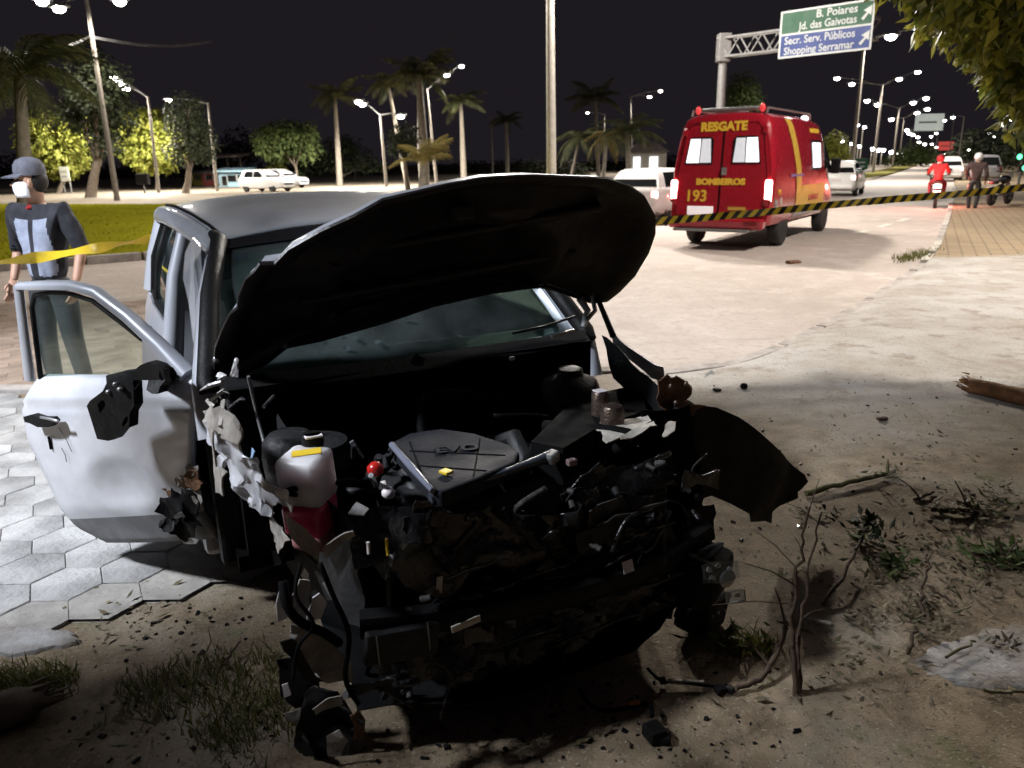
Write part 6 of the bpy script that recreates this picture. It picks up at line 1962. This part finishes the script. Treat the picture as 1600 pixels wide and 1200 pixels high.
pA, pB = w2l(Vector((.60, 2.60, .8))), w2l(Vector((1.33, 3.20, .2)))
pn = (pB-pA); pn.z = 0
pn = pn.cross(Vector((0, 0, 1))).normalized()
fl_px = [(1062, 618), (1085, 632), (1110, 634), (1140, 648), (1180, 678), (1225, 716), (1258, 742), (1262, 752), (1252, 764), (1246, 768), (1246, 778), (1212, 795), (1207, 800), (1206, 818), (1190, 812), (1164, 812), (1158, 798), (1130, 783), (1100, 770), (1088, 774), (1078, 800), (1060, 790), (1050, 700)]
FL = [CP(x, y, pA, pn) for x, y in fl_px]
bm = poly_fill(FL)
bmesh.ops.subdivide_edges(bm, edges=bm.edges[:], cuts=3, use_grid_fill=True)
if pn.x < 0: pn = -pn
for v in bm.verts:
    d = (v.co-pA).dot((pB-pA).normalized())
    v.co += pn*(.05*sin(max(0, min(1, d/.95))*pi)+.018*mnoise.noise(v.co*5)+.006*mnoise.noise(v.co*16))
bmesh.ops.recalc_face_normals(bm, faces=bm.faces)
bmesh.ops.solidify(bm, geom=bm.faces[:], thickness=.005)
wing = bm_obj(bm, 'front_wing', M['blackplastic'], wreck, 40)
tag(wing, 'left front wing flung outwards to the ground, its shade put into black colour')
for a in ((1173, 668), (1233, 720)):
    MB().ball(CP(a[0], a[1], pA, pn)+pn*.055, .007, 7).build('clip', M['steel'], wing)

crumpled('wing_liner', [CL(x, y, 0, 2.42) for x, y in ((1010, 640), (1072, 632), (1088, 700), (1094, 772), (1088, 800), (1112, 788), (1114, 840), (1080, 880), (1040, 880), (1000, 850), (1000, 740))], .03, M['rubber'], wreck, 46, cuts=3)
# ---- broken head lamp dangling at the left front corner
hl0 = CL(1118, 905, 0, 2.70)
hl = MB().box(hl0+Vector((-.07, .0, -.01)), (.16, .19, .15), rot=Quaternion((.3, .4, 1), .5), ch=.03).build('head_lamp', BK, wreck, 40)
crumpled('lamp_glass', [CL(x, y, 0, 2.76) for x, y in ((1098, 884), (1120, 876), (1152, 878), (1156, 900), (1130, 912), (1102, 910))], .012, M['clear'], hl, 44, cuts=2)
MB().lathe([(.010, 0), (.024, .008), (.030, .022)], 16, 'x', CL(1130, 900, 0, 2.735)).build('reflector', M['bare'], hl, 50)
for k_, (x_, y_) in enumerate(((1108, 890), (1122, 884), (1140, 888), (1146, 902), (1112, 902), (1152, 930), (1140, 932))):  # pale chips put in for the bright glints of the broken lamp
    crumpled('mirror_chip', [CL(x_+dx_*random.uniform(.6, 1.2), y_+dy_*random.uniform(.6, 1.2), 0, 2.75) for dx_, dy_ in ((-5, 3), (-2, -4), (4, -3), (5, 3), (0, 5))], .004, M['bare'] if k_ % 2 else M['whitelabel'], hl, 80+k_, cuts=1, th=.002)
fr_ = MB()
q = [CL(x, y, 0, 2.76) for x, y in ((1134, 926), (1163, 921), (1165, 938), (1136, 943))]
fr_.tube(q+[q[0]], .0035, 5)
fr_.build('indicator_frame', M['steel'], hl)
MB().plate(q, (-.01, 0, 0)).build('indicator_glass', M['clear'], hl)
hose([CL(1085, 800, 0, 2.5), CL(1080, 860, 0, 2.6), CL(1064, 900, 0, 2.66), CL(1055, 915, 0, 2.66)], .004, 'rubber', 'cable')
hose([CL(1050, 720, 0, 2.5), CL(1066, 800, 0, 2.56), CL(1090, 860, 0, 2.64), CL(1100, 890, 0, 2.68)], .007, 'rubber', 'cable')
crumpled('bumper_corner', [CL(x, y, 0, 2.50) for x, y in ((1070, 800), (1112, 790), (1114, 832), (1090, 870), (1060, 860))], .02, BK, wreck, 45, cuts=2)

# ---- the open right front door, on its own plane
Hb, Rb = Vector((1.63, -.79, .93)), Vector((.84, -1.345, .825))
dv = (Rb-Hb); dv.z = 0
dn = Vector((0, 0, 1)).cross(dv).normalized()
if dn.y > 0: dn = -dn
def DP(x, y, off=0.0): return CP(x, y, Hb+dn*off, dn)
L_ = [(40, 591), (33, 640), (48, 690), (74, 742), (97, 795), (112, 828), (150, 856)]
R_ = [(296, 591), (301, 640), (304, 690), (308, 740), (312, 785), (316, 815), (322, 850)]
VV = [0, .2, .4, .6, .80, .90, 1.]
OFF = [-.060, .012, .024, .026, .018, -.012, -.035]
def edgeat(E, v):
    for k in range(6):
        if v <= VV[k+1]:
            t = (v-VV[k])/(VV[k+1]-VV[k])
            return (E[k][0]+(E[k+1][0]-E[k][0])*t, E[k][1]+(E[k+1][1]-E[k][1])*t), OFF[k]+(OFF[k+1]-OFF[k])*t
    return E[6], OFF[6]
def doorfn(u, v):
    (lx, ly), o_ = edgeat(L_, v)
    (rx_, ry_), _ = edgeat(R_, v)
    o2 = -.060+.075*min(1, v/.16)**.6 if v < .16 else o_
    p = DP(lx+(rx_-lx)*u, ly+(ry_-ly)*u)
    cr = max(0, u-.66)/.34*max(0, min(1, (v-.42)/.3))
    w = mnoise.noise(Vector((u*9, v*9, 4)))*.035*cr+.006*mnoise.noise(Vector((u*3, v*3, 1)))
    w -= .03*max(0, 1-((u-.52)**2+(v-.66)**2*1.6)/.05)     # shallow dent
    return p+dn*(o2+w-.014*abs(u-.5)**2*4)
dm_ = MB().grid(doorfn, 30, 34)
dm_.m = [1 if (k % 34) >= 29 else 0 for k in range(len(dm_.f))]  # bottom rows of the door skin take the darker grey
door = dm_.build('front_door', [M['silver_dirty'], M['doorgrey']], wreck, 180, solid=.02)
tag(door, 'right front door hanging wide open, dented, its mirror broken')
# window frame, seal, glass
fpx = [(47, 594), (40, 540), (34, 490), (29, 447), (60, 446), (112, 446), (150, 456), (200, 494), (250, 540), (293, 586)]
fm = MB().tube([DP(x, y, -.05) for x, y in fpx[:4]], [.027, .025, .024, .024], 8, flat=.6)
fm.tube([DP(x, y, -.05) for x, y in fpx[3:]], [.020, .022, .024, .025, .026, .028, .034], 8, flat=.7)
fm.build('window_frame', SV, door, 60)
crumpled('mirror_sail', [DP(x, y, -.045) for x, y in ((222, 520), (250, 538), (293, 588), (222, 590))], .004, SV, door, 50, th=.012, cuts=1)
MB().tube([DP(x, y, -.056) for x, y in ((64, 592), (56, 530), (50, 480), (54, 462), (80, 457), (110, 459), (145, 470), (195, 508), (222, 530))], .010, 6).build('window_seal', M['blackplastic'], door, 60)
gp = [DP(x, y, -.060) for x, y in ((58, 590), (50, 470), (56, 462), (110, 460), (146, 470), (196, 508), (222, 532), (222, 590))]
MB().plate(gp, -dn*.004).build('door_glass', M['glass'], door)
# inner trim behind the skin
MB().grid(lambda u, v: doorfn(.03+.94*u, .06+.88*v)-dn*.07, 8, 8).build('inner_trim', M['blackplastic'], door, 60, solid=.02)
# broken mirror
mpx = [(180, 583), (203, 577), (224, 575), (233, 567), (245, 562), (261, 567), (269, 574), (273, 589), (264, 600), (261, 611), (252, 611), (243, 605), (246, 590), (222, 590), (224, 629), (217, 641), (216, 663), (203, 668), (192, 682), (183, 684), (166, 681), (158, 655), (150, 630), (155, 622), (175, 607), (181, 595)]
h1 = [(167, 628), (172, 622), (177, 620), (179, 630), (171, 641)]
h2 = [(204, 660), (209, 648), (215, 645), (213, 655), (207, 662)]
mir = holed_plate('mirror', [DP(x, y, .13 if y > 592 else .10) for x, y in mpx], [[DP(x, y, .13) for x, y in h1], [DP(x, y, .13) for x, y in h2]], dn*.035, BK, door, 40)
for a in ((181, 600), (188, 608), (170, 612)):
    MB().ball(DP(a[0], a[1], .168), (.010, .012, .008), 8).build('mirror_scrap', M['steel'], mir, 180)
MB().tube([DP(262, 585, .12), DP(258, 588, .04), DP(256, 590, -.04)], [.028, .030, .034], 8).build('mirror_arm', BK, mir, 60)
# handle, key slot
hp_ = [DP(x, y, .030) for x, y in ((48, 648), (60, 645), (75, 650), (90, 650), (95, 656), (88, 664), (70, 664), (58, 658), (50, 656))]
MB().plate(hp_, dn*.030).build('handle', M['blackplastic'], door, recalc=True)
MB().tube([DP(64, 652, .062), DP(80, 655, .066), DP(90, 658, .062)], .006, 6).build('handle_glint', M['steel'], door, 60)
MB().box(DP(78, 692, .022), (.010, .010, .055), ch=.002).build('key_slot', M['rubber'], door)
for k_, (cx_, cy_, w_, h_, mm) in enumerate(((278, 760, 20, 22, 'rust'), (296, 790, 20, 26, 'blackplastic'), (268, 790, 16, 24, 'blackplastic'), (290, 822, 24, 16, 'blackplastic'), (300, 748, 14, 20, 'rust'), (262, 818, 14, 14, 'greypart'), (306, 775, 10, 22, 'primer'), (284, 752, 9, 7, 'primer'), (296, 735, 8, 12, 'primer'))):
    ol_ = [DP(cx_+w_*cos(2*pi*q_/8)*random.uniform(.6, 1.1), cy_+h_*sin(2*pi*q_/8)*random.uniform(.6, 1.1), .02+.012*(k_ % 3)) for q_ in range(8)]
    crumpled('torn_edge', ol_, .030, M[mm], door, 52+k_, cuts=2, fold=17)
for a_, b_ in (((92, 668), (112, 706)), ((96, 700), (104, 722))):
    MB().tube([DP(*a_, .030), DP((a_[0]+b_[0])/2+2, (a_[1]+b_[1])/2, .032), DP(*b_, .030)], .0016, 5).build('scratch', M['doorgrey'], door)
crumpled('bright_scrap', [DP(x, y, .02) for x, y in ((284, 842), (300, 840), (310, 844), (306, 850), (286, 850))], .006, M['bare'], door, 54, cuts=1)

# ================================================================== TAPE AND DEBRIS
# barrier tape: twisted on the left, flat and taut on the right
def tape_path():
    a = [at(-60, 424, 4.95), at(0, 410, 5.05), at(60, 402, 5.2), at(120, 393, 5.4), at(180, 383, 5.7), at(228, 374, 6.0)]
    b2 = [at(1030, 345, 7.3), at(1100, 340, 7.4), at(1200, 331, 7.5), at(1300, 320, 7.6), at(1400, 311, 7.7), at(1500, 303, 7.8), at(1600, 293, 7.9), at(1700, 283, 8.1)]
    m_ = [a[-1].lerp(b2[0], t)-Vector((0, 0, .02*sin(pi*t))) for t in (.2, .4, .6, .8)]
    return a, m_, b2
ta, tm_, tb_ = tape_path()
path = ta+tm_+tb_
fine = []
for i in range(len(path)-1):
    k = max(2, int((path[i+1]-path[i]).length/.055))
    for j in range(k): fine.append((path[i].lerp(path[i+1], j/k), i))
fine.append((path[-1], len(path)-1))
tp_ = MB()
w = .036
dist = 0
lim = ta[-1].x+.3
tw = 0
rows = []
for i, (p, seg) in enumerate(fine):
    left = p.x < lim
    tw = tw+.16 if left else 0
    t = (fine[min(i+1, len(fine)-1)][0]-fine[max(i-1, 0)][0]).normalized()
    s_ = t.cross(Vector((0, 0, 1))).normalized()
    up = Vector((0, 0, 1))
    d = up*cos(1.15*sin(tw*2.6))+s_*sin(1.15*sin(tw*2.6)) if left else up*cos(.25*sin(i*.35))+s_*sin(.25*sin(i*.35))
    ww = w*(1.05 if left else .95)
    sh = t*.028
    rows.append((p-d*ww-sh*(0 if left else 1), p-d*ww*.33-sh*.33*(0 if left else 1), p+d*ww*.33+sh*.33*(0 if left else 1), p+d*ww+sh*(0 if left else 1)))
vs = [q for r_ in rows for q in r_]
for q in vs: pass
b0 = len(tp_.v)
fs, ms = [], []
for i in range(len(rows)-1):
    seg_ = lambda i_: j % 2
    for j in range(3):
        fs.append((i*4+j, (i+1)*4+j, (i+1)*4+j+1, i*4+j+1))
        x = fine[i][0].x
        ms.append(1 if (i % 2 and x >= lim) else 0)
tp_.v, tp_.f, tp_.m = [tuple(q) for q in vs], fs, ms
tag(tp_.build('barrier_tape', [M['tapeyellow'], M['tapeblack']], None, 180), 'yellow and black striped barrier tape stretched across the scene behind the wreck', 'barrier tape')

def gp_(x, y, dz=0.0):
    p = G(x, y)
    p.z = lotz(p.x, p.y)+dz
    return p
def stick(name, label, cat, pts, rad, m_, leaves=None, twigs=0, seed=1):
    random.seed(seed)
    P = [Vector(p) for p in pts]
    root = thing(name, label, cat, P[0])
    P = [p-root.location for p in P]
    out, rr = [], []
    for i in range(len(P)-1):
        for k in range(4):
            t = k/4
            q = P[i].lerp(P[i+1], t)
            out.append(q+Vector((random.gauss(0, .004), random.gauss(0, .004), random.gauss(0, .003))))
            rr.append((rad[0]+(rad[1]-rad[0])*(i+t)/(len(P)-1))*random.uniform(.85, 1.15))
    out.append(P[-1]); rr.append(rad[1])
    mb = MB().tube(out, rr, 7)
    for k in range(twigs):
        i = random.randrange(1, len(out)-1)
        e = out[i]+Vector((random.gauss(0, .07), random.gauss(0, .07), abs(random.gauss(0, .05))))
        mb.tube([out[i], out[i].lerp(e, .5)+Vector((0, 0, .012)), e], [rad[1]*.8, rad[1]*.6, rad[1]*.3], 5)
    mb.build('stem', M[m_], root, 60)
    if leaves:
        n_, mt, L, sp, frm = leaves
        lm = MB()
        for k in range(n_):
            i = random.randrange(int(len(out)*frm), len(out))
            p = out[i]+Vector((random.gauss(0, sp), random.gauss(0, sp), abs(random.gauss(0, sp*.35))))
            leafquad(lm, p, Vector((random.gauss(0, .5), random.gauss(0, .5), 1)), Vector((random.gauss(0, 1), random.gauss(0, 1), 0)), L*random.uniform(.6, 1.3), L*.42)
        tag(lm.build('leaves', M[mt], root), kind='stuff')
    return root
stick('broken_branch', 'mossy green stick lying just beyond the tip of the flung front wing', 'branch', [gp_(1258, 777, .02), gp_(1300, 766, .03), gp_(1350, 755, .03), gp_(1396, 744, .02)], (.016, .012), 'greentwig', (16, 'lf_litter', .05, .03, .7), 2, 1)
stick('leafy_twig', 'twig with one dense clump of dark green leaves right of the flung front wing', 'branch', [gp_(1280, 958, .02), gp_(1312, 928, .05), gp_(1338, 890, .08), gp_(1346, 852, .10)], (.008, .005), 'twig', (60, 'lf_dark', .06, .035, .92), 1, 2)
# upright broken sapling
b = gp_(1243, 1092)
def up_(x, y, dy=0.0):
    q = at(x, y, b.y+dy)
    return q
stick('broken_sapling', 'thin leafless sapling still standing upright in front of the wreck at right', 'sapling', [b, up_(1240, 1010), up_(1239, 960), up_(1246, 900, .02), up_(1256, 850, .04), up_(1266, 792, .05)], (.010, .003), 'twig', None, 6, 3)
stick('sapling_shoot', 'second thinner shoot beside the standing sapling', 'sapling', [gp_(1250, 1085), up_(1246, 1000, .02), up_(1258, 930, .05), up_(1268, 860, .08), up_(1284, 800, .10)], (.006, .003), 'twig', None, 3, 4)
stick('broken_branch', 'curved reddish branch arching over the ground at the foot of the standing sapling', 'branch', [gp_(1148, 1090, .02), gp_(1185, 1078, .03), gp_(1215, 1052, .06), gp_(1224, 1012, .09), gp_(1214, 992, .05)], (.010, .006), 'twig', None, 3, 5)
stick('broken_branch', 'short bent twig standing among dry leaves at right', 'branch', [gp_(1440, 975, .03), gp_(1434, 950, .06), gp_(1446, 925, .10), gp_(1441, 912, .12)], (.007, .005), 'twig', None, 1, 6)
stick('broken_branch', 'thin dark twig pointing at the pale cement slab', 'branch', [gp_(1419, 1028, .01), gp_(1424, 1008, .03), gp_(1428, 1000, .04)], (.007, .006), 'twig', None, 0, 7)
stick('broken_branch', 'long thin curved twig on the ground right of the dry leaf pile', 'branch', [gp_(1448, 925, .01), gp_(1470, 938, .015), gp_(1492, 955, .01)], (.006, .004), 'twig', None, 0, 8)
stick('pale_stick', 'pale bare stick end near the foot of the standing sapling', 'stick', [gp_(1256, 974, .015), gp_(1276, 978, .015), gp_(1297, 983, .012)], (.008, .007), 'paper', None, 0, 9)
stick('pale_stick', 'thin green stick lying across the pale cement slab', 'stick', [gp_(1478, 1038, .03), gp_(1500, 1026, .03), gp_(1522, 1014, .03)], (.005, .004), 'greentwig', None, 0, 10)
stick('green_stem', 'straight green stem at the right edge below the pale cement slab', 'stick', [gp_(1538, 1084, .012), gp_(1575, 1086, .012), gp_(1615, 1087, .012)], (.006, .005), 'greentwig', None, 0, 11)
stick('dark_twig', 'small dark twig at right beyond the leafy clump', 'stick', [gp_(1430, 782, .012), gp_(1445, 777, .014), gp_(1458, 772, .012)], (.010, .006), 'twig', None, 1, 12)
stick('dark_twig', 'dark branch with litter lying under the right leaf pile', 'stick', [gp_(1455, 800, .02), gp_(1500, 803, .02), gp_(1550, 812, .02)], (.012, .008), 'twig', (60, 'lf_litter', .06, .06, .2), 4, 13)
stick('dark_twig', 'dark sprig with green leaves at the right edge', 'stick', [gp_(1520, 868, .02), gp_(1560, 872, .02), gp_(1605, 880, .02)], (.012, .008), 'twig', (70, 'lf_mid', .06, .05, .1), 4, 14)
stick('dark_twig', 'thin twig running up to the left of the grass patch', 'stick', [gp_(342, 1046, .01), gp_(360, 1030, .03), gp_(378, 1016, .05)], (.005, .003), 'twig', None, 0, 15)
# split logs
def log(name, label, cat, a, b2, r0, r1, m_, seed):
    random.seed(seed)
    a, b2 = Vector(a), Vector(b2)
    root = thing(name, label, cat, a)
    ax = (b2-a)
    mb = MB()
    n_, k_ = 12, 12
    t = ax.normalized()
    s_ = t.orthogonal().normalized()
    u_ = t.cross(s_)
    vs = []
    for i in range(k_+1):
        f = i/k_
        for j in range(n_):
            th = 2*pi*j/n_
            r_ = (r0+(r1-r0)*f)*(1+.25*mnoise.noise(Vector((cos(th)*1.5, sin(th)*1.5, f*4+seed))))
            e = (random.uniform(-.10, .10) if i in (0, k_) else 0)
            vs.append(t*(ax.length*f+e*.6)+(s_*cos(th)+u_*sin(th))*r_*(.55 if i in (0, k_) and random.random() < .4 else 1))
    fs = [(i*n_+j, i*n_+(j+1) % n_, (i+1)*n_+(j+1) % n_, (i+1)*n_+j) for i in range(k_) for j in range(n_)]
    fs += [tuple(range(n_-1, -1, -1)), tuple(k_*n_+j for j in range(n_))]
    mb.add(vs, fs).build('wood', M[m_], root, 60)
    sp_ = MB()
    for k in range(14):
        p = (s_*random.gauss(0, r0*.5)+u_*random.gauss(0, r0*.5))
        sp_.tube([p+t*.02, p-t*random.uniform(.02, .09)+Vector((0, 0, random.uniform(0, .03)))], [.008, .002], 4)
    tag(sp_.build('splinters', M[m_], root), kind='stuff')
    return root
log('fallen_log', 'split reddish log lying at the right edge', 'log', gp_(1508, 612, .05), gp_(1660, 645, .05), .055, .065, 'redwood', 5)
log('fallen_log', 'dark broken log in the lower left corner of the picture', 'log', gp_(72, 1112, .045), gp_(-80, 1160, .05), .05, .075, 'bark', 6)
# cables with plugs on the ground in front
def cable(label, pts, r, plugs, m_='rubber'):
    P = [Vector(p) for p in pts]
    root = thing('torn_cable', label, 'cable', P[0])
    Q = [p-root.location for p in P]
    out = []
    for i in range(len(Q)-1):
        p0, p1, p2, p3 = Q[max(i-1, 0)], Q[i], Q[i+1], Q[min(i+2, len(Q)-1)]
        for k in range(6):
            t = k/6
            out.append(.5*((2*p1)+(-p0+p2)*t+(2*p0-5*p1+4*p2-p3)*t*t+(-p0+3*p1-3*p2+p3)*t**3))
    out.append(Q[-1])
    MB().tube(out, r, 7).build('sheath', M[m_], root, 180)
    for (p, sz, mm, rz, nm) in plugs:
        MB().box(Vector(p)-root.location, sz, rot=Quaternion((0, 0, 1), rz), ch=min(sz)*.2).build(nm, M[mm], root)
    return root
cable('torn black cable with an orange band and a black plug in front of the wreck', [gp_(905, 1088, .03), gp_(920, 1110, .02), gp_(950, 1120, .015), gp_(985, 1116, .015), gp_(1004, 1114, .02), gp_(1016, 1128, .04), gp_(1018, 1142, .04)], .007,
      [(gp_(991, 1113, .018), (.036, .016, .016), 'orange', .1, 'orange_band'), (gp_(1022, 1158, .022), (.055, .06, .042), 'blackplastic', .4, 'plug'), (gp_(1034, 1164, .014), (.05, .035, .024), 'blackplastic', -.2, 'plug_latch')])
cable('torn cable with a pale sleeve lying between the wreck and the standing sapling', [gp_(1010, 1066, .05), gp_(1034, 1075, .02), gp_(1070, 1079, .02), gp_(1110, 1086, .02), gp_(1140, 1088, .02)], .005,
      [(gp_(1072, 1078, .020), (.115, .014, .014), 'primer', -.12, 'sleeve'), (gp_(1124, 1090, .016), (.03, .03, .025), 'blackplastic', .3, 'plug'), (gp_(1140, 1090, .016), (.022, .025, .022), 'blackplastic', .9, 'plug_cover'), (gp_(1035, 1074, .02), (.02, .02, .02), 'blackplastic', 0, 'collar')])
# wreckage pile under the right front corner
def wpile(x, y, z): 
    p = gp_(x, y); p.z = z
    return p
def world_poly(pxs, Y): return [at(x, y, Y) for x, y in pxs]
root = thing('bumper_wreckage', 'heap of crumpled bumper pieces on the ground at the near corner of the wreck', 'wreckage', gp_(505, 1165))
def addw(name, pxs, Y, amp, m_, seed, **kw):
    o = crumpled(name, [p-root.location for p in world_poly(pxs, Y)], amp, m_, root, seed, **kw)
    return o
addw('crushed_shell', [(452, 1120), (470, 1090), (500, 1075), (535, 1090), (560, 1110), (568, 1150), (540, 1185), (500, 1190), (470, 1180)], 1.83, .05, M['greypart'], 61, cuts=3, fold=12)
addw('torn_flange', [(487, 1110), (510, 1092), (530, 1090), (534, 1102), (508, 1112), (492, 1120)], 1.78, .010, M['primer'], 62)
addw('pale_shard', [(508, 1150), (526, 1140), (540, 1156), (532, 1182), (512, 1180)], 1.77, .012, M['primer'], 63)
addw('clear_shard', [(533, 1085), (543, 1074), (552, 1080), (546, 1092), (536, 1094)], 1.78, .006, M['bare'], 64)
addw('white_chip', [(441, 1072), (450, 1068), (454, 1086), (444, 1092)], 1.80, .005, M['whitelabel'], 65)
addw('foam_chip', [(444, 1116), (464, 1110), (476, 1118), (462, 1130), (448, 1124)], 1.84, .008, M['primer'], 66)
addw('black_trim', [(435, 1035), (470, 1030), (500, 1070), (530, 1080), (520, 1110), (470, 1100), (440, 1080)], 1.86, .03, M['blackplastic'], 67, cuts=2)
addw('rusty_scrap', [(545, 1115), (562, 1108), (572, 1125), (566, 1150), (552, 1150)], 1.82, .015, M['rust'], 68)
p0 = gp_(1095, 985, .03)
root2 = thing('bumper_fragment', 'black plastic bumper fragment lying under the broken head lamp', 'wreckage', p0, .5)
MB().box((0, 0, .05), (.19, .12, .13), rot=Quaternion((.2, .5, 1), .4), ch=.02).build('shell', M['blackplastic'], root2)
for k in range(3): MB().ball((-.02+.03*k, -.068, .07), .007, 7).build('bolt', M['steel'], root2)
# shards of glass, plastic crumbs
random.seed(9)
root3 = thing('glass_fragment', 'clear broken glass piece glinting on the concrete beyond the wing rail', 'glass shard', gp_(1107, 591, .01))
crumpled('shard', [Vector(p) for p in ((-.04, -.02, 0), (0, -.03, .03), (.04, -.01, .02), (.03, .03, .05), (-.02, .03, .02))], .012, M['clear'], root3, 70)
tag(MB().ball(gp_(1162, 608, .022), (.03, .028, .024), 9).build('rubber_grommet', M['rubber'], None, 180), 'small black rubber lump on the concrete right of the glinting glass', 'debris')
tag(MB().box(gp_(1120, 612, .012), (.055, .04, .02), rot=Quaternion((.1, .2, 1), .6), ch=.006).build('plastic_chip', M['blackplastic']), 'flat dark chip on the concrete just below the glinting glass', 'debris')
tag(MB().box(gp_(1378, 657, .015), (.07, .03, .02), rot=Quaternion((.1, .1, 1), .2), ch=.006).build('dark_chip', M['twig']), 'dark chip in the middle of the brown lot at right', 'debris')
tag(MB().box(gp_(1240, 404, ROADZ+.02), (.25, .12, .06), rot=Quaternion((.1, .1, 1), .4), ch=.02).build('road_debris', M['rust']), 'brown rag lying on the road behind the rescue van', 'debris')
cr_ = MB()
for k in range(330):
    x, y = random.choice(((random.uniform(1060, 1600), random.uniform(580, 900)), (random.uniform(560, 1250), random.uniform(1050, 1195)), (random.uniform(100, 520), random.uniform(880, 1190))))
    p = gp_(x, y, .003)
    s_ = random.uniform(.004, .014)
    cr_.box(p, (s_*random.uniform(.6, 1.8), s_, s_*.5), rot=Quaternion((random.random()-.5, random.random()-.5, 1), random.uniform(0, 6)))
tag(cr_.build('crumbs', [M['blackplastic']]), kind='stuff')
cr_ = MB()
for k in range(150):
    p = gp_(random.uniform(1000, 1600), random.uniform(570, 1000), .004)
    s_ = random.uniform(.004, .010)
    cr_.box(p, (s_, s_, s_*.6), rot=Quaternion((random.random()-.5, random.random()-.5, 1), random.uniform(0, 6)))
tag(cr_.build('glass_crumbs', M['clear']), kind='stuff')
# leaf litter
lt = MB()
spots = [(1430, 955, 34, 18, 90), (1390, 885, 40, 18, 70), (1420, 850, 50, 12, 40), (1545, 785, 70, 24, 150), (1560, 870, 50, 22, 110), (1270, 805, 36, 12, 50), (1350, 975, 40, 20, 30), (1455, 990, 30, 10, 30), (1500, 880, 90, 70, 90), (1400, 700, 150, 80, 110), (1480, 900, 120, 110, 160), (1300, 900, 90, 70, 60), (1330, 1060, 160, 60, 60), (1580, 1010, 30, 12, 20), (1325, 1045, 16, 10, 10), (900, 1150, 260, 30, 18), (200, 960, 130, 50, 60), (250, 1130, 160, 50, 50)]
for (x, y, sx, sy, k) in spots:
    for _ in range(k):
        p = gp_(x+random.gauss(0, sx*.6), y+random.gauss(0, sy*.6), .006)
        p.z += abs(random.gauss(0, .012))
        leafquad(lt, p, Vector((random.gauss(0, .28), random.gauss(0, .28), 1)), Vector((random.gauss(0, 1), random.gauss(0, 1), 0)), .014+.05*random.random()**2, random.uniform(.008, .022))
tag(lt.build('leaf_litter', M['lf_litter']), kind='stuff')
gl_ = MB()
for (x, y, sx, sy, k) in ((1400, 890, 34, 14, 46), (1345, 846, 22, 8, 30), (1150, 1015, 60, 12, 40), (1550, 865, 50, 14, 46), (1545, 800, 40, 10, 30)):
    for _ in range(k):
        p = gp_(x+random.gauss(0, sx*.6), y+random.gauss(0, sy*.6), .012)
        p.z += abs(random.gauss(0, .02))
        leafquad(gl_, p, Vector((random.gauss(0, .6), random.gauss(0, .6), 1)), Vector((random.gauss(0, 1), random.gauss(0, 1), 0)), random.uniform(.03, .08), random.uniform(.015, .03))
tag(gl_.build('green_leaf_litter', M['lf_mid']), kind='stuff')
# grass patches
gr_ = MB()
poly = [(150, 1075), (240, 1045), (330, 1015), (430, 1020), (450, 1070), (460, 1190), (400, 1200), (330, 1170), (280, 1130), (200, 1110)]
k = 0
while k < 620:
    x, y = random.uniform(120, 470), random.uniform(1000, 1200)
    if inside(x, y, poly) and mnoise.noise(Vector((x*.02, y*.02, 0))) > -.25:
        p = gp_(x, y)
        blades(gr_, p.x, p.y, p.z-.006, 3, .035+.055*random.random()**2, .03, .0026)
        k += 1
for k in range(260):
    x, y = random.uniform(-20, 110), random.gauss(1062, 12)
    p = gp_(x, y)
    blades(gr_, p.x, p.y, p.z, 2, .05, .02, .003)
for k in range(120):
    x, y = random.uniform(1130, 1200), random.gauss(1012, 10)
    p = gp_(x, y)
    blades(gr_, p.x, p.y, p.z, 2, .05, .02, .003)
for k in range(160):
    t = random.random()
    p = gp_(1405+t*60+random.gauss(0, 6), 403-t*14+random.gauss(0, 2.5))
    blades(gr_, p.x, p.y, p.z-.05, 2, .10, .05, .009)
tag(gr_.build('grass', M['lf_grass']), kind='stuff')
